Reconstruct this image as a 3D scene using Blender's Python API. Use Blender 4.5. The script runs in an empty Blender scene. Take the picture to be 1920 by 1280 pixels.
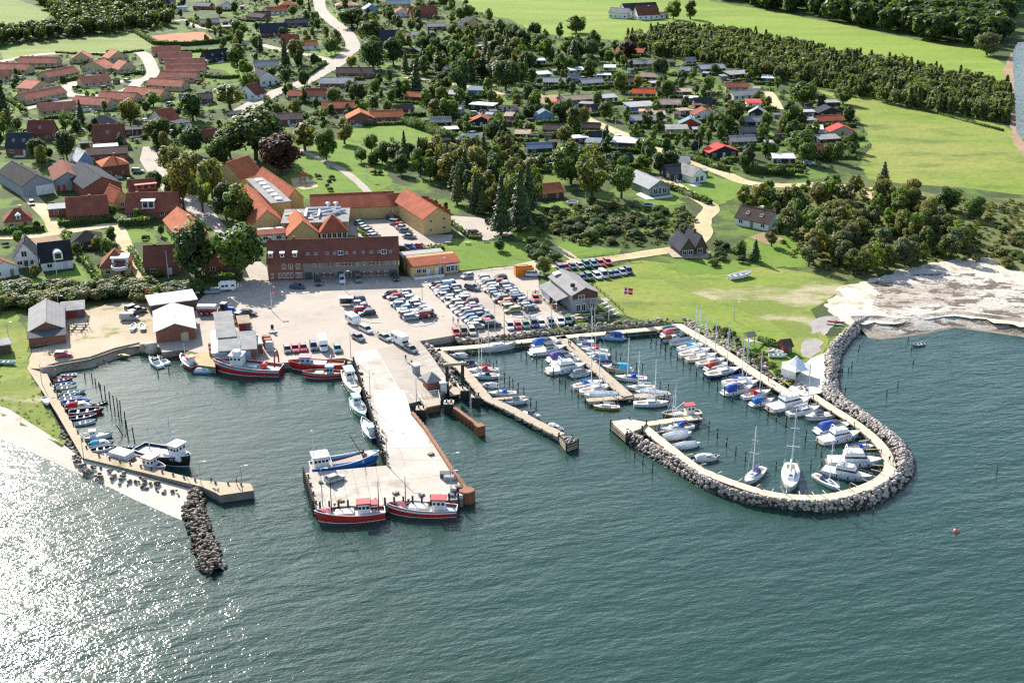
import bpy,math,random
import numpy as np
from mathutils import Vector,Matrix
from mathutils.geometry import tessellate_polygon
random.seed(11)
rng=np.random.default_rng(7)
SC=bpy.context.scene
COL=SC.collection
PI=math.pi
# camera
CAM_H,PITCH,FPX=115.0,math.radians(21.4),2400.0
cam_data=bpy.data.cameras.new('camera')
cam_data.sensor_width=36.0
cam_data.lens=FPX/1920.0*36.0
cam_data.clip_start=1.0
cam_data.clip_end=12000.0
cam=bpy.data.objects.new('camera',cam_data)
COL.objects.link(cam)
cam.location=(0,0,CAM_H)
cam.rotation_euler=(PI/2-PITCH,0,0)
SC.camera=cam
# sky, sun, exposure
SUN_EL,SUN_AZ=math.radians(30.5),math.radians(-28)
world=bpy.data.worlds.new('World')
SC.world=world
world.use_nodes=True
wn,wl=world.node_tree.nodes,world.node_tree.links
wn.clear()
sky=wn.new('ShaderNodeTexSky')
sky.sky_type='NISHITA'
sky.sun_disc=False
sky.sun_elevation=SUN_EL
sky.sun_rotation=SUN_AZ
sky.air_density=1.0
sky.dust_density=1.0
bg=wn.new('ShaderNodeBackground')
bg.inputs['Strength'].default_value=0.125
wo=wn.new('ShaderNodeOutputWorld')
wl.new(sky.outputs[0],bg.inputs['Color'])
wl.new(bg.outputs[0],wo.inputs['Surface'])
sun_data=bpy.data.lights.new('sun','SUN')
sun_data.energy=5.0
sun_data.angle=math.radians(0.53)
sun_data.color=(1.0,0.955,0.88)
sun=bpy.data.objects.new('sun',sun_data)
COL.objects.link(sun)
to_sun=Vector((math.sin(SUN_AZ)*math.cos(SUN_EL),math.cos(SUN_AZ)*math.cos(SUN_EL),math.sin(SUN_EL)))
sun.rotation_euler=to_sun.to_track_quat('Z','Y').to_euler()
sun.location=(-60,100,200)
SC.view_settings.view_transform='Standard'
SC.view_settings.look='None'
SC.view_settings.exposure=1.02
SC.view_settings.gamma=1.0
SC.view_settings.use_curve_mapping=False
SC.render.engine='CYCLES'
SC.cycles.max_bounces=5
SC.cycles.diffuse_bounces=2
SC.cycles.glossy_bounces=2
SC.cycles.transmission_bounces=2
SC.cycles.transparent_max_bounces=4
SC.cycles.caustics_reflective=False
SC.cycles.caustics_refractive=False
SC.cycles.use_denoising=False
SC.cycles.sample_clamp_indirect=4.0
SC.cycles.use_adaptive_sampling=True
SC.cycles.adaptive_threshold=0.02
SC.cycles.pixel_filter_type='BLACKMAN_HARRIS'
SC.cycles.filter_width=1.3
# geometry helpers
CP,SP=math.cos(PITCH),math.sin(PITCH)
LZ=1.5
def P(x,y,z=LZ):
 """the point at height z seen at photograph pixel x, y"""
 u,v=(x-960.0)/FPX,(y-640.0)/FPX
 d=Vector((u,CP-v*SP,-SP-v*CP))
 t=(z-CAM_H)/d.z
 return Vector((d.x*t,d.y*t,z))
def PX(p):
 """photograph pixel of a world point"""
 x,y,z=p[0],p[1],p[2]-CAM_H
 dep=y*CP-z*SP
 up=y*SP+z*CP
 return 960+FPX*x/dep,640-FPX*up/dep
def pxm(y):
 """pixels per metre across, at picture row y"""
 return CP*(y-640+FPX*SP/CP)/CAM_H
class MB:
 """collects faces for one mesh"""
 def __init__(self):
  self.v,self.f,self.m=[],[],[]
 def add(self,vs,fs,mi=0):
  n=len(self.v)
  self.v.extend([tuple(p) for p in vs])
  for f in fs:
   self.f.append(tuple(i+n for i in f));self.m.append(mi)
  return self
 def box(self,x0,x1,y0,y1,z0,z1,mi=0):
  vs=[(x0,y0,z0),(x1,y0,z0),(x1,y1,z0),(x0,y1,z0),(x0,y0,z1),(x1,y0,z1),(x1,y1,z1),(x0,y1,z1)]
  return self.add(vs,[(3,2,1,0),(4,5,6,7),(0,1,5,4),(1,2,6,5),(2,3,7,6),(3,0,4,7)],mi)
 def cbox(self,x0,x1,y0,y1,z0,z1,b=0.1,mi=0):
  """box with chamfered top rim and upright edges"""
  b=min(b,(x1-x0)/3,(y1-y0)/3,(z1-z0)/2)
  def ring(i,z):
   X0,X1,Y0,Y1=x0+i,x1-i,y0+i,y1-i
   return [(X0+b,Y0,z),(X1-b,Y0,z),(X1,Y0+b,z),(X1,Y1-b,z),(X1-b,Y1,z),(X0+b,Y1,z),(X0,Y1-b,z),(X0,Y0+b,z)]
  vs=ring(0,z0)+ring(0,z1-b)+ring(b*.7,z1)
  fs=[]
  for k in range(2):
   for i in range(8):
    j=(i+1)%8
    fs.append((k*8+i,k*8+j,k*8+8+j,k*8+8+i))
  fs.append(tuple(range(16,24)));fs.append(tuple(range(7,-1,-1)))
  return self.add(vs,fs,mi)
 def obox(self,c,ax,ay,sx,sy,z0,z1,mi=0):
  """box with a rotated footprint: centre c, unit axis ax, ay, half sizes"""
  cs=[]
  for i,j in ((-1,-1),(1,-1),(1,1),(-1,1)):
   cs.append((c[0]+ax[0]*sx*i+ay[0]*sy*j,c[1]+ax[1]*sx*i+ay[1]*sy*j))
  return self.prism(cs,z0,z1,mi)
 def prism(self,poly,z0,z1,mi=0):
  n=len(poly)
  a=sum(poly[i][0]*poly[(i+1)%n][1]-poly[(i+1)%n][0]*poly[i][1] for i in range(n))
  if a<0:
   poly=poly[::-1]
  vs=[(p[0],p[1],z0) for p in poly]+[(p[0],p[1],z1) for p in poly]
  fs=[(i,(i+1)%n,n+(i+1)%n,n+i) for i in range(n)]
  if n<=4:
   fs+=[tuple(range(n,2*n)),tuple(range(n-1,-1,-1))]
  else:
   for t in tessellate_polygon([[Vector((p[0],p[1],0)) for p in poly]]):
    a,b,c=t
    u=(poly[b][0]-poly[a][0])*(poly[c][1]-poly[a][1])-(poly[b][1]-poly[a][1])*(poly[c][0]-poly[a][0])
    if u<0:
     b,c=c,b
    fs.append((a+n,b+n,c+n))
  return self.add(vs,fs,mi)
 def tube(self,p0,p1,r0,r1=None,n=6,mi=0,cap=True):
  r1=r0 if r1 is None else r1
  p0,p1=Vector(p0),Vector(p1)
  d=(p1-p0)
  if d.length<1e-6:
   return self
  d.normalize()
  a=d.orthogonal().normalized();b=d.cross(a)
  vs=[]
  for p,r in ((p0,r0),(p1,r1)):
   for i in range(n):
    t=2*PI*i/n
    vs.append(p+(a*math.cos(t)+b*math.sin(t))*r)
  fs=[(i,(i+1)%n,n+(i+1)%n,n+i) for i in range(n)]
  if cap:
   fs+=[tuple(range(n,2*n)),tuple(range(n-1,-1,-1))]
  return self.add(vs,fs,mi)
 def path(self,pts,r,n=6,mi=0):
  for a,b in zip(pts[:-1],pts[1:]):
   self.tube(a,b,r,r,n,mi)
  return self
 def lathe(self,prof,n=12,c=(0,0,0),mi=0):
  vs=[]
  for r,z in prof:
   for i in range(n):
    t=2*PI*i/n
    vs.append((c[0]+r*math.cos(t),c[1]+r*math.sin(t),c[2]+z))
  fs=[]
  for k in range(len(prof)-1):
   for i in range(n):
    j=(i+1)%n
    fs.append((k*n+i,k*n+j,k*n+n+j,k*n+n+i))
  fs.append(tuple(range(n-1,-1,-1)))
  fs.append(tuple(range((len(prof)-1)*n,len(prof)*n)))
  return self.add(vs,fs,mi)
 def loft(self,secs,close=False,cap0=True,cap1=True,mi=0):
  """secs: list of rings (equal length); open rings unless close"""
  n=len(secs[0]);vs=[p for s in secs for p in s];fs=[]
  for k in range(len(secs)-1):
   for i in range(n if close else n-1):
    j=(i+1)%n
    fs.append((k*n+i,k*n+j,k*n+n+j,k*n+n+i))
  if cap0:fs.append(tuple(range(n-1,-1,-1)))
  if cap1:fs.append(tuple(range((len(secs)-1)*n,len(secs)*n)))
  return self.add(vs,fs,mi)
 def xf(self,M,i0=0):
  self.v[i0:]=[tuple(M@Vector(p)) for p in self.v[i0:]]
  return self
 def mesh(self,name,mats,smooth=False):
  me=bpy.data.meshes.new(name)
  me.from_pydata(self.v,[],self.f)
  if not isinstance(mats,(list,tuple)):
   mats=[mats]
  for m in mats:
   me.materials.append(m)
  if len(mats)>1:
   me.polygons.foreach_set('material_index',self.m)
  if smooth:
   me.polygons.foreach_set('use_smooth',[True]*len(me.polygons))
  me.update()
  return me
def np_mesh(name,V,F,mat,smooth=False):
 """mesh from numpy arrays: V n x 3, F m x k (k = 3 or 4)"""
 me=bpy.data.meshes.new(name)
 k=F.shape[1]
 me.vertices.add(len(V));me.vertices.foreach_set('co',np.ascontiguousarray(V,dtype=np.float32).ravel())
 me.loops.add(F.size);me.loops.foreach_set('vertex_index',np.ascontiguousarray(F,dtype=np.int32).ravel())
 me.polygons.add(len(F))
 me.polygons.foreach_set('loop_start',np.arange(0,F.size,k,dtype=np.int32))
 if smooth:
  me.polygons.foreach_set('use_smooth',np.ones(len(F),dtype=bool))
 me.materials.append(mat)
 me.update(calc_edges=True)
 return me
def tag(o,label=None,cat=None,group=None,kind=None):
 if label:o['label']=label
 if cat:o['category']=cat
 if group:o['group']=group
 if kind:o['kind']=kind
 return o
def obj(name,me,parent=None,loc=(0,0,0),rz=0.0,color=None,scale=None):
 o=bpy.data.objects.new(name,me)
 COL.objects.link(o)
 o.location=loc
 if rz:o.rotation_euler=(0,0,rz)
 if scale is not None:o.scale=(scale,scale,scale) if not isinstance(scale,(tuple,list)) else scale
 if parent is not None:o.parent=parent
 if color is not None:o.color=(color[0],color[1],color[2],1.0)
 return o
def thing(name,label,cat,group=None,loc=(0,0,0),rz=0.0,scale=None):
 o=obj(name,None,None,loc,rz,None,scale)
 o.empty_display_size=0.5
 return tag(o,label,cat,group)
def struct(name,me,parent=None,**k):
 o=obj(name,me,parent,**k)
 if parent is None:o['kind']='structure'
 return o
def place(kit,name,label,cat,group=None,loc=(0,0,0),rz=0.0,scale=None,cols=None):
 cols=cols or {}
 root=thing(name,label,cat,group,loc,rz,scale)
 for it in kit:
  o=obj(it[0],it[1],root,color=cols.get(it[2]) if it[2] else None)
  if len(it)>3:
   for s in it[3]:
    obj(s[0],s[1],o,color=cols.get(s[2]) if s[2] else None)
 return root
# materials
def _nodes(name):
 m=bpy.data.materials.new(name)
 m.use_nodes=True
 n,l=m.node_tree.nodes,m.node_tree.links
 return m,n,l,n['Principled BSDF']
def _coords(n,l,world_space):
 if world_space:
  g=n.new('ShaderNodeNewGeometry')
  return g.outputs['Position']
 t=n.new('ShaderNodeTexCoord')
 oi=n.new('ShaderNodeObjectInfo')
 a=n.new('ShaderNodeVectorMath');a.operation='ADD'
 sc=n.new('ShaderNodeMath');sc.operation='MULTIPLY';sc.inputs[1].default_value=37.0
 l.new(oi.outputs['Random'],sc.inputs[0])
 l.new(t.outputs['Object'],a.inputs[0]);l.new(sc.outputs[0],a.inputs[1])
 return a.outputs[0]
def _noise(n,l,vec,scale,detail=4.0,rough=0.55,stretch=None):
 if stretch:
  mp=n.new('ShaderNodeMapping');mp.inputs['Scale'].default_value=stretch
  l.new(vec,mp.inputs['Vector']);vec=mp.outputs[0]
 t=n.new('ShaderNodeTexNoise')
 t.inputs['Scale'].default_value=scale;t.inputs['Detail'].default_value=detail
 t.inputs['Roughness'].default_value=rough
 l.new(vec,t.inputs['Vector'])
 return t.outputs['Fac']
def _range(n,l,v,a,b,c,d):
 r=n.new('ShaderNodeMapRange')
 r.inputs['From Min'].default_value=a;r.inputs['From Max'].default_value=b
 r.inputs['To Min'].default_value=c;r.inputs['To Max'].default_value=d
 l.new(v,r.inputs['Value'])
 return r.outputs['Result']
def _mix(n,l,fac,a,b,mode='MIX'):
 m=n.new('ShaderNodeMix');m.data_type='RGBA';m.blend_type=mode
 for s,val in ((m.inputs['Factor'],fac),(m.inputs[6],a),(m.inputs[7],b)):
  if hasattr(val,'is_linked'):l.new(val,s)
  elif isinstance(val,(tuple,list)):s.default_value=(val[0],val[1],val[2],1)
  else:s.default_value=val
 return m.outputs[2]
MATS={}
def mat(name,col=None,rough=0.6,var=0.12,scale=0.8,bump=0.0,bscale=None,metal=0.0,coat=0.0,world_space=False,spec=0.4,stripe=None,dirt=0.0):
 """plain procedural material; col None takes the colour set on each object"""
 if name in MATS: return MATS[name]
 m,n,l,b=_nodes(name)
 vec=_coords(n,l,world_space)
 f=_noise(n,l,vec,scale)
 f2=_range(n,l,f,0.25,0.75,1-var,1+var)
 vm=n.new('ShaderNodeVectorMath');vm.operation='SCALE'
 if col is None:
  oi=n.new('ShaderNodeObjectInfo');l.new(oi.outputs['Color'],vm.inputs[0])
 else:
  vm.inputs[0].default_value=col
 l.new(f2,vm.inputs['Scale'])
 out=vm.outputs[0]
 if dirt:
  d=_range(n,l,_noise(n,l,vec,scale*3.1,6,.7),0.52,0.72,0,dirt)
  out=_mix(n,l,d,out,(0.05,0.045,0.035))
 l.new(out,b.inputs['Base Color'])
 b.inputs['Roughness'].default_value=rough
 b.inputs['Metallic'].default_value=metal
 b.inputs['Specular IOR Level'].default_value=spec
 if coat:
  b.inputs['Coat Weight'].default_value=coat;b.inputs['Coat Roughness'].default_value=0.05
 h=None
 if stripe:
  s=n.new('ShaderNodeSeparateXYZ');tc=n.new('ShaderNodeTexCoord')
  l.new(tc.outputs['Object'],s.inputs[0])
  mm=n.new('ShaderNodeMath');mm.operation='MULTIPLY';mm.inputs[1].default_value=stripe[1]*2*PI
  l.new(s.outputs[stripe[0]],mm.inputs[0])
  sn=n.new('ShaderNodeMath');sn.operation='SINE';l.new(mm.outputs[0],sn.inputs[0])
  bm=n.new('ShaderNodeBump');bm.inputs['Distance'].default_value=stripe[2];bm.inputs['Strength'].default_value=1.0
  l.new(sn.outputs[0],bm.inputs['Height']);h=bm.outputs[0]
 if bump:
  bm=n.new('ShaderNodeBump');bm.inputs['Distance'].default_value=bump
  l.new(_noise(n,l,vec,bscale or scale*6,5),bm.inputs['Height'])
  if h is not None:l.new(h,bm.inputs['Normal'])
  h=bm.outputs[0]
 if h is not None:l.new(h,b.inputs['Normal'])
 MATS[name]=m
 return m
def ground_mat(name,c1,c2,c3,s1=0.02,s2=0.12,s3=1.2,rough=0.95,bump=0.08,mottle=0.25,edge2=(0.42,0.6),edge3=(0.5,0.66),stretch=None,tracks=None):
 """two-scale blend of three earth or grass colours in world space"""
 if name in MATS: return MATS[name]
 m,n,l,b=_nodes(name)
 vec=_coords(n,l,True)
 a=_range(n,l,_noise(n,l,vec,s1,5,.6,stretch),edge2[0],edge2[1],0,1)
 c=_mix(n,l,a,c1,c2)
 d=_range(n,l,_noise(n,l,vec,s2,5,.65,stretch),edge3[0],edge3[1],0,1)
 c=_mix(n,l,d,c,c3)
 e=_range(n,l,_noise(n,l,vec,s3,6,.7),0.25,0.75,1-mottle,1+mottle)
 vm=n.new('ShaderNodeVectorMath');vm.operation='SCALE'
 l.new(c,vm.inputs[0]);l.new(e,vm.inputs['Scale'])
 l.new(vm.outputs[0],b.inputs['Base Color'])
 b.inputs['Roughness'].default_value=rough
 b.inputs['Specular IOR Level'].default_value=0.15
 if bump:
  bm=n.new('ShaderNodeBump');bm.inputs['Distance'].default_value=bump
  l.new(_noise(n,l,vec,s3*2.0,6,.7),bm.inputs['Height']);l.new(bm.outputs[0],b.inputs['Normal'])
 MATS[name]=m
 return m
def leaf_mat(name,dark=1.0,trans=0.5):
 if name in MATS: return MATS[name]
 m,n,l,b=_nodes(name)
 vec=_coords(n,l,True)
 f=_range(n,l,_noise(n,l,vec,0.55,3),0.3,0.7,0.8*dark,1.4*dark)
 f3=_range(n,l,_noise(n,l,vec,0.14,3),0.35,0.65,0,0.55)
 oi=n.new('ShaderNodeObjectInfo')
 warm=_mix(n,l,f3,oi.outputs['Color'],_mix(n,l,1.0,oi.outputs['Color'],(1.5,1.2,0.75),'MULTIPLY'))
 vm=n.new('ShaderNodeVectorMath');vm.operation='SCALE'
 l.new(warm,vm.inputs[0]);l.new(f,vm.inputs['Scale'])
 l.new(vm.outputs[0],b.inputs['Base Color'])
 b.inputs['Roughness'].default_value=0.55
 b.inputs['Specular IOR Level'].default_value=0.25
 tr=n.new('ShaderNodeBsdfTranslucent')
 br=_mix(n,l,1.0,vm.outputs[0],(1.25,1.5,0.6),'MULTIPLY')
 l.new(br,tr.inputs['Color'])
 mx=n.new('ShaderNodeMixShader');mx.inputs[0].default_value=trans
 l.new(b.outputs[0],mx.inputs[1]);l.new(tr.outputs[0],mx.inputs[2])
 l.new(mx.outputs[0],n['Material Output'].inputs['Surface'])
 MATS[name]=m
 return m
def water_mat():
 m,n,l,b=_nodes('sea_water')
 vec=_coords(n,l,True)
 deep=_mix(n,l,_range(n,l,_noise(n,l,vec,0.006,3),0.35,0.65,0,1),(0.016,0.050,0.041),(0.024,0.054,0.040))
 l.new(deep,b.inputs['Base Color'])
 l.new(_range(n,l,_noise(n,l,vec,0.011,4,.6,(0.45,1.0,1.0)),0.35,0.65,0.06,0.13),b.inputs['Roughness'])
 b.inputs['IOR'].default_value=1.33
 b.inputs['Specular IOR Level'].default_value=0.5
 shelter=None
 for cx,cy,rad in ((1180,700,62.0),(1480,840,34.0),(380,745,55.0)):
  c=P(cx,cy,0)
  dn=n.new('ShaderNodeVectorMath');dn.operation='DISTANCE';dn.inputs[1].default_value=c;l.new(vec,dn.inputs[0])
  v=_range(n,l,dn.outputs['Value'],rad*.55,rad*1.1,0.5,1.0)
  if shelter is None:shelter=v
  else:
   mn=n.new('ShaderNodeMath');mn.operation='MINIMUM';l.new(shelter,mn.inputs[0]);l.new(v,mn.inputs[1]);shelter=mn.outputs[0]
 h=None
 for sc,dist,st,det in ((0.045,0.5,(0.6,1.0,1.0),3.0),(0.24,0.40,(0.4,1.0,1.0),3.0),(0.85,0.215,(0.45,1.0,1.0),3.0),(2.4,0.08,(0.7,1.0,1.0),2.0)):
  bm=n.new('ShaderNodeBump');bm.inputs['Distance'].default_value=dist
  mp=n.new('ShaderNodeMapping');mp.inputs['Rotation'].default_value=(0,0,math.radians(-16));l.new(vec,mp.inputs[0])
  l.new(_noise(n,l,mp.outputs[0],sc,det,0.5,st),bm.inputs['Height'])
  l.new(shelter,bm.inputs['Strength'])
  if h is not None:l.new(h,bm.inputs['Normal'])
  h=bm.outputs[0]
 l.new(h,b.inputs['Normal'])
 return m
# land, water, sheets
M_water=water_mat()
M_garden=ground_mat('garden_ground',(0.055,0.078,0.024),(0.105,0.165,0.026),(0.045,0.06,0.022),0.045,0.11,0.9,edge2=(0.47,0.56),edge3=(0.53,0.6))
M_field=ground_mat('field_grass',(0.175,0.25,0.03),(0.135,0.21,0.026),(0.22,0.255,0.045),0.014,0.05,0.35,mottle=.2,stretch=(0.22,1,1))
M_field_pale=ground_mat('mown_field',(0.17,0.22,0.045),(0.13,0.19,0.04),(0.23,0.24,0.09),0.02,0.07,0.6,mottle=.16,stretch=(0.3,1,1))
M_meadow=ground_mat('meadow_grass',(0.16,0.22,0.03),(0.225,0.235,0.055),(0.11,0.155,0.03),0.03,0.075,0.5,mottle=.26,stretch=(0.5,1,1))
M_lawn=ground_mat('lawn_grass',(0.115,0.195,0.022),(0.145,0.215,0.03),(0.09,0.155,0.02),0.05,0.2,1.5,mottle=.15)
M_dune=ground_mat('dry_grass',(0.15,0.19,0.035),(0.36,0.31,0.19),(0.19,0.22,0.05),0.06,0.16,1.2,edge2=(0.51,0.6),edge3=(.54,.64),stretch=(0.5,1,1))
M_rough=ground_mat('rough_grass',(0.10,0.12,0.035),(0.15,0.15,0.055),(0.06,0.085,0.025),0.04,0.12,1.0)
M_asphalt=ground_mat('pale_asphalt',(0.40,0.34,0.275),(0.43,0.37,0.30),(0.345,0.295,0.245),0.03,0.10,1.6,rough=.85,bump=.01,mottle=.07)
M_road=ground_mat('road_asphalt',(0.36,0.31,0.255),(0.39,0.34,0.28),(0.30,0.26,0.215),0.05,0.2,1.6,rough=.85,bump=.01,mottle=.08)
M_concrete=ground_mat('pier_concrete',(0.47,0.42,0.35),(0.40,0.35,0.285),(0.33,0.285,0.23),0.07,0.16,0.8,rough=.8,bump=.01,mottle=.14,edge3=(.56,.66))
M_slab=ground_mat('fresh_concrete',(0.62,0.58,0.51),(0.58,0.54,0.47),(0.65,0.61,0.54),0.08,0.3,1.4,rough=.75,bump=.008,mottle=.05)
M_sandroad=ground_mat('sand_road',(0.47,0.37,0.20),(0.53,0.44,0.28),(0.41,0.32,0.18),0.06,0.25,1.5,mottle=.1)
M_sand=ground_mat('beach_sand',(0.60,0.53,0.41),(0.66,0.60,0.49),(0.44,0.37,0.26),0.05,0.3,1.6,mottle=.12,edge3=(0.58,.7))
M_seaweed=ground_mat('seaweed_beach',(0.54,0.49,0.42),(0.36,0.305,0.245),(0.15,0.122,0.095),0.09,0.30,1.1,mottle=.4,edge2=(0.44,0.60),edge3=(0.50,.56),stretch=(0.55,1.0,1),bump=.3)
M_stony=ground_mat('stony_sand',(0.52,0.45,0.35),(0.60,0.53,0.43),(0.33,0.28,0.21),0.07,0.22,1.2,mottle=.22,edge3=(.53,.62))
M_wet=ground_mat('wet_sand',(0.28,0.23,0.16),(0.33,0.275,0.2),(0.2,0.165,0.115),0.08,0.3,1.4,rough=.45)
M_puddle=ground_mat('puddle_mud',(0.33,0.29,0.24),(0.38,0.34,0.28),(0.27,0.235,0.195),0.05,0.2,1.0,rough=.25,bump=0)
M_clay=ground_mat('red_clay',(0.44,0.17,0.09),(0.48,0.19,0.10),(0.40,0.15,0.08),0.05,0.2,1.0,mottle=.06)
M_yard=ground_mat('sandy_yard',(0.42,0.335,0.225),(0.48,0.39,0.275),(0.19,0.20,0.06),0.06,0.11,1.3,edge3=(0.57,.66),mottle=.12)
M_earth=ground_mat('bare_earth',(0.28,0.19,0.115),(0.34,0.24,0.15),(0.22,0.15,0.09),0.08,0.3,1.3)
M_white=mat('white_paint_line',(0.68,0.67,0.62),.7,.1,1.5,world_space=True)
M_quaywall=mat('quay_wall',(0.20,0.17,0.135),.85,.3,0.5,.05,2.0,world_space=True)
M_rust=mat('rusty_steel',(0.22,0.088,0.038),.8,.35,0.9,.02,3.0,world_space=True)
M_wood=mat('pale_timber',(0.60,0.49,0.33),.75,.14,0.9,.01,4.0,world_space=True)
M_oldwood=mat('weathered_timber',(0.36,0.29,0.205),.8,.2,0.8,.01,4.0,world_space=True)
M_tar=mat('tarred_timber',(0.035,0.028,0.022),.8,.3,1.2,.01)
ZSTEP=[0.0]
def sheet(name,poly,m,dz=0.03,jit=0.0,step=3.0,z=LZ,parent=None):
 ZSTEP[0]+=0.0004;dz+=ZSTEP[0]
 pts=[P(x,y,z+dz) for x,y in poly]
 if jit:
  out=[]
  for a,b in zip(pts,pts[1:]+pts[:1]):
   k=min(160,max(1,int((b-a).length/step)))
   for i in range(k):
    q=a.lerp(b,i/k)
    if i:q=q+Vector((random.uniform(-jit,jit),random.uniform(-jit,jit),0))
    out.append(q)
  pts=out
 n=len(pts);fs=[]
 for t in tessellate_polygon([pts]):
  a,b,c=t
  if (pts[b].x-pts[a].x)*(pts[c].y-pts[a].y)-(pts[b].y-pts[a].y)*(pts[c].x-pts[a].x)<0:b,c=c,b
  fs.append((a,b,c))
 mb=MB();mb.add(pts,fs)
 return struct(name,mb.mesh(name,m),parent)
def ribbon(name,pts,w,m,dz=0.09,z=LZ,parent=None):
 """strip of width w metres along a pixel polyline (smoothed)"""
 ZSTEP[0]+=0.0004;dz+=ZSTEP[0]
 q=[P(x,y,z+dz) for x,y in pts]
 if len(q)>2:
  sm=[]
  for i in range(len(q)-1):
   p0,p1,p2,p3=q[max(i-1,0)],q[i],q[i+1],q[min(i+2,len(q)-1)]
   for k in range(5):
    t=k/5
    sm.append(0.5*((2*p1)+(p2-p0)*t+(2*p0-5*p1+4*p2-p3)*t*t+(3*p1-p0-3*p2+p3)*t**3))
  sm.append(q[-1]);q=sm
 L,R=[],[]
 for i,p in enumerate(q):
  d=(q[min(i+1,len(q)-1)]-q[max(i-1,0)]);d.z=0;d.normalize()
  nrm=Vector((-d.y,d.x,0))*(w/2*random.uniform(.93,1.07))
  L.append(p+nrm);R.append(p-nrm)
 k=len(q)
 mb=MB();mb.add(R+L,[(i,i+1,k+i+1,k+i) for i in range(k-1)])
 return struct(name,mb.mesh(name,m),parent)
mb=MB();mb.add([(-5000,-400,0),(5000,-400,0),(5000,9000,0),(-5000,9000,0)],[(0,1,2,3)])
struct('sea_water',mb.mesh('sea_water',M_water))
land_px=[(-700,735),(-300,752),(0,775),(25,783),(75,813),(116,836),(108,790),(52,691),(84,693),(110,684),(170,674),(215,658),(240,652),(262,648),(300,651),(304,660),(345,656),(350,667),(370,684),(402,688),(405,670),(527,681),(645,672),(664,678),(700,790),(762,757),(826,742),(846,720),(806,662),(786,640),(852,628),(868,640),(966,631),(1045,622),(1262,604),(1290,604),(1400,668),(1508,736),(1540,737),(1552,700),(1546,668),(1566,640),(1604,606),(1640,601),(1690,604),(1740,596),(1790,589),(1870,599),(2350,660),(2900,640)]
pts=[P(x,y,LZ) for x,y in land_px]
pts+=[Vector((4000,1500,LZ)),Vector((4000,7000,LZ)),Vector((-4000,7000,LZ)),Vector((-2500,700,LZ))]
mb=MB();mb.prism([(p.x,p.y) for p in pts],-3.0,LZ)
me=mb.mesh('land',M_garden);me.materials.append(M_quaywall)
for f in me.polygons:
 if abs(f.normal.z)<.5:f.material_index=1
struct('land',me)
def beach(name,dry,wet,m,z1=-0.5):
 q=[[P(a[0],a[1],a[2] if len(a)>2 else LZ+.05),None,P(b[0],b[1],0.0)] for a,b in zip(dry,wet)]
 rows=[]
 for a,_,c in q:
  d=c-a
  rows.append([a+d*-0.25+Vector((0,0,-.02)),a+d*.0+Vector((0,0,.06)),a+d*.45,a+d*.86,c,c+Vector((d.x*.5,d.y*.5,z1))])
 mb=MB();n=6;vs=[p for r in rows for p in r];fs=[]
 for k in range(len(rows)-1):
  for i in range(n-1):
   fs.append((k*n+i,k*n+n+i,k*n+n+i+1,k*n+i+1))
 mb.add(vs,[f[::-1] for f in fs]);me=mb.mesh(name,m,True);me.materials.append(M_wet)
 for k,f in enumerate(me.polygons):
  if k%(n-1)>=3:f.material_index=1
 return struct(name,me)
beach('beach_sand',[(-400,745),(0,772),(25,782),(75,812),(118,838,1.3),(160,866,1.0),(250,896,.8),(345,925,.6),(362,928,.5)],[(-400,792),(0,819),(60,847),(120,875),(162,894),(210,915),(250,935),(338,974),(356,972)],M_sand)
beach('beach_shore',[(1600,600),(1645,600),(1690,603),(1740,595),(1790,588),(1870,598),(2350,650)],[(1628,633),(1650,636),(1690,632),(1735,626),(1790,614),(1865,624),(2350,695)],M_seaweed)
beach('slipway_beach',[(84,690),(110,682),(170,672),(215,656),(262,645)],[(97,705),(115,697),(172,689),(216,673),(262,661)],M_wet)
sheet('field',[(855,-60),(870,8),(900,24),(960,38),(1005,60),(1060,70),(1110,72),(1180,76),(1250,52),(1340,60),(1600,112),(1840,158),(1900,166),(1894,132),(1850,95),(1750,82),(1600,50),(1440,20),(1330,2),(1250,-60)],M_field,.03,1.5,8)
sheet('field',[(-500,-60),(-300,60),(0,62),(70,48),(95,28),(60,8),(0,-10),(-100,-60)],M_field_pale,.03,1,8)
sheet('field',[(130,-20),(190,18),(235,22),(232,12),(180,-20)],M_field,.03,1,8)
sheet('field',[(0,92),(60,80),(160,70),(250,60),(275,70),(300,86),(270,95),(150,100),(60,106),(5,112)],M_field_pale,.03,.8,5)
sheet('meadow',[(1590,188),(1640,180),(1760,205),(1880,232),(1905,250),(1925,300),(2300,330),(2300,420),(1920,366),(1800,352),(1700,346),(1630,336),(1608,312),(1634,278),(1620,240)],M_meadow,.03,1,6)
sheet('meadow',[(1522,166),(1580,178),(1640,184),(1600,200),(1560,182)],M_meadow,.035,.6,4)
sheet('rough_ground',[(1380,360),(1620,335),(1760,365),(1920,372),(2400,430),(2400,610),(1925,540),(1870,492),(1760,490),(1580,530),(1500,510),(1460,470)],M_rough,.03,1,6)
sheet('dune_grass',[(1110,540),(1130,505),(1200,488),(1290,498),(1370,500),(1440,500),(1520,512),(1585,532),(1560,560),(1520,580),(1545,610),(1550,650),(1500,735),(1400,668),(1290,604),(1200,600),(1150,586)],M_meadow,.03,.6,4)
sheet('dune_sand_patches',[(1180,520),(1240,523),(1330,560),(1400,586),(1460,612),(1520,650),(1540,640),(1530,600),(1500,585),(1560,555),(1580,535),(1520,525),(1430,535),(1360,545),(1300,535),(1230,512)],M_dune,.05,1.2,4)
sheet('sand_flat',[(1545,570),(1580,535),(1650,520),(1700,502),(1760,490),(1850,482),(1880,500),(1960,520),(2400,560),(2400,668),(1900,608),(1790,592),(1740,598),(1690,606),(1640,604),(1600,610),(1560,600)],M_stony,.05,1.2,2)
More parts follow.
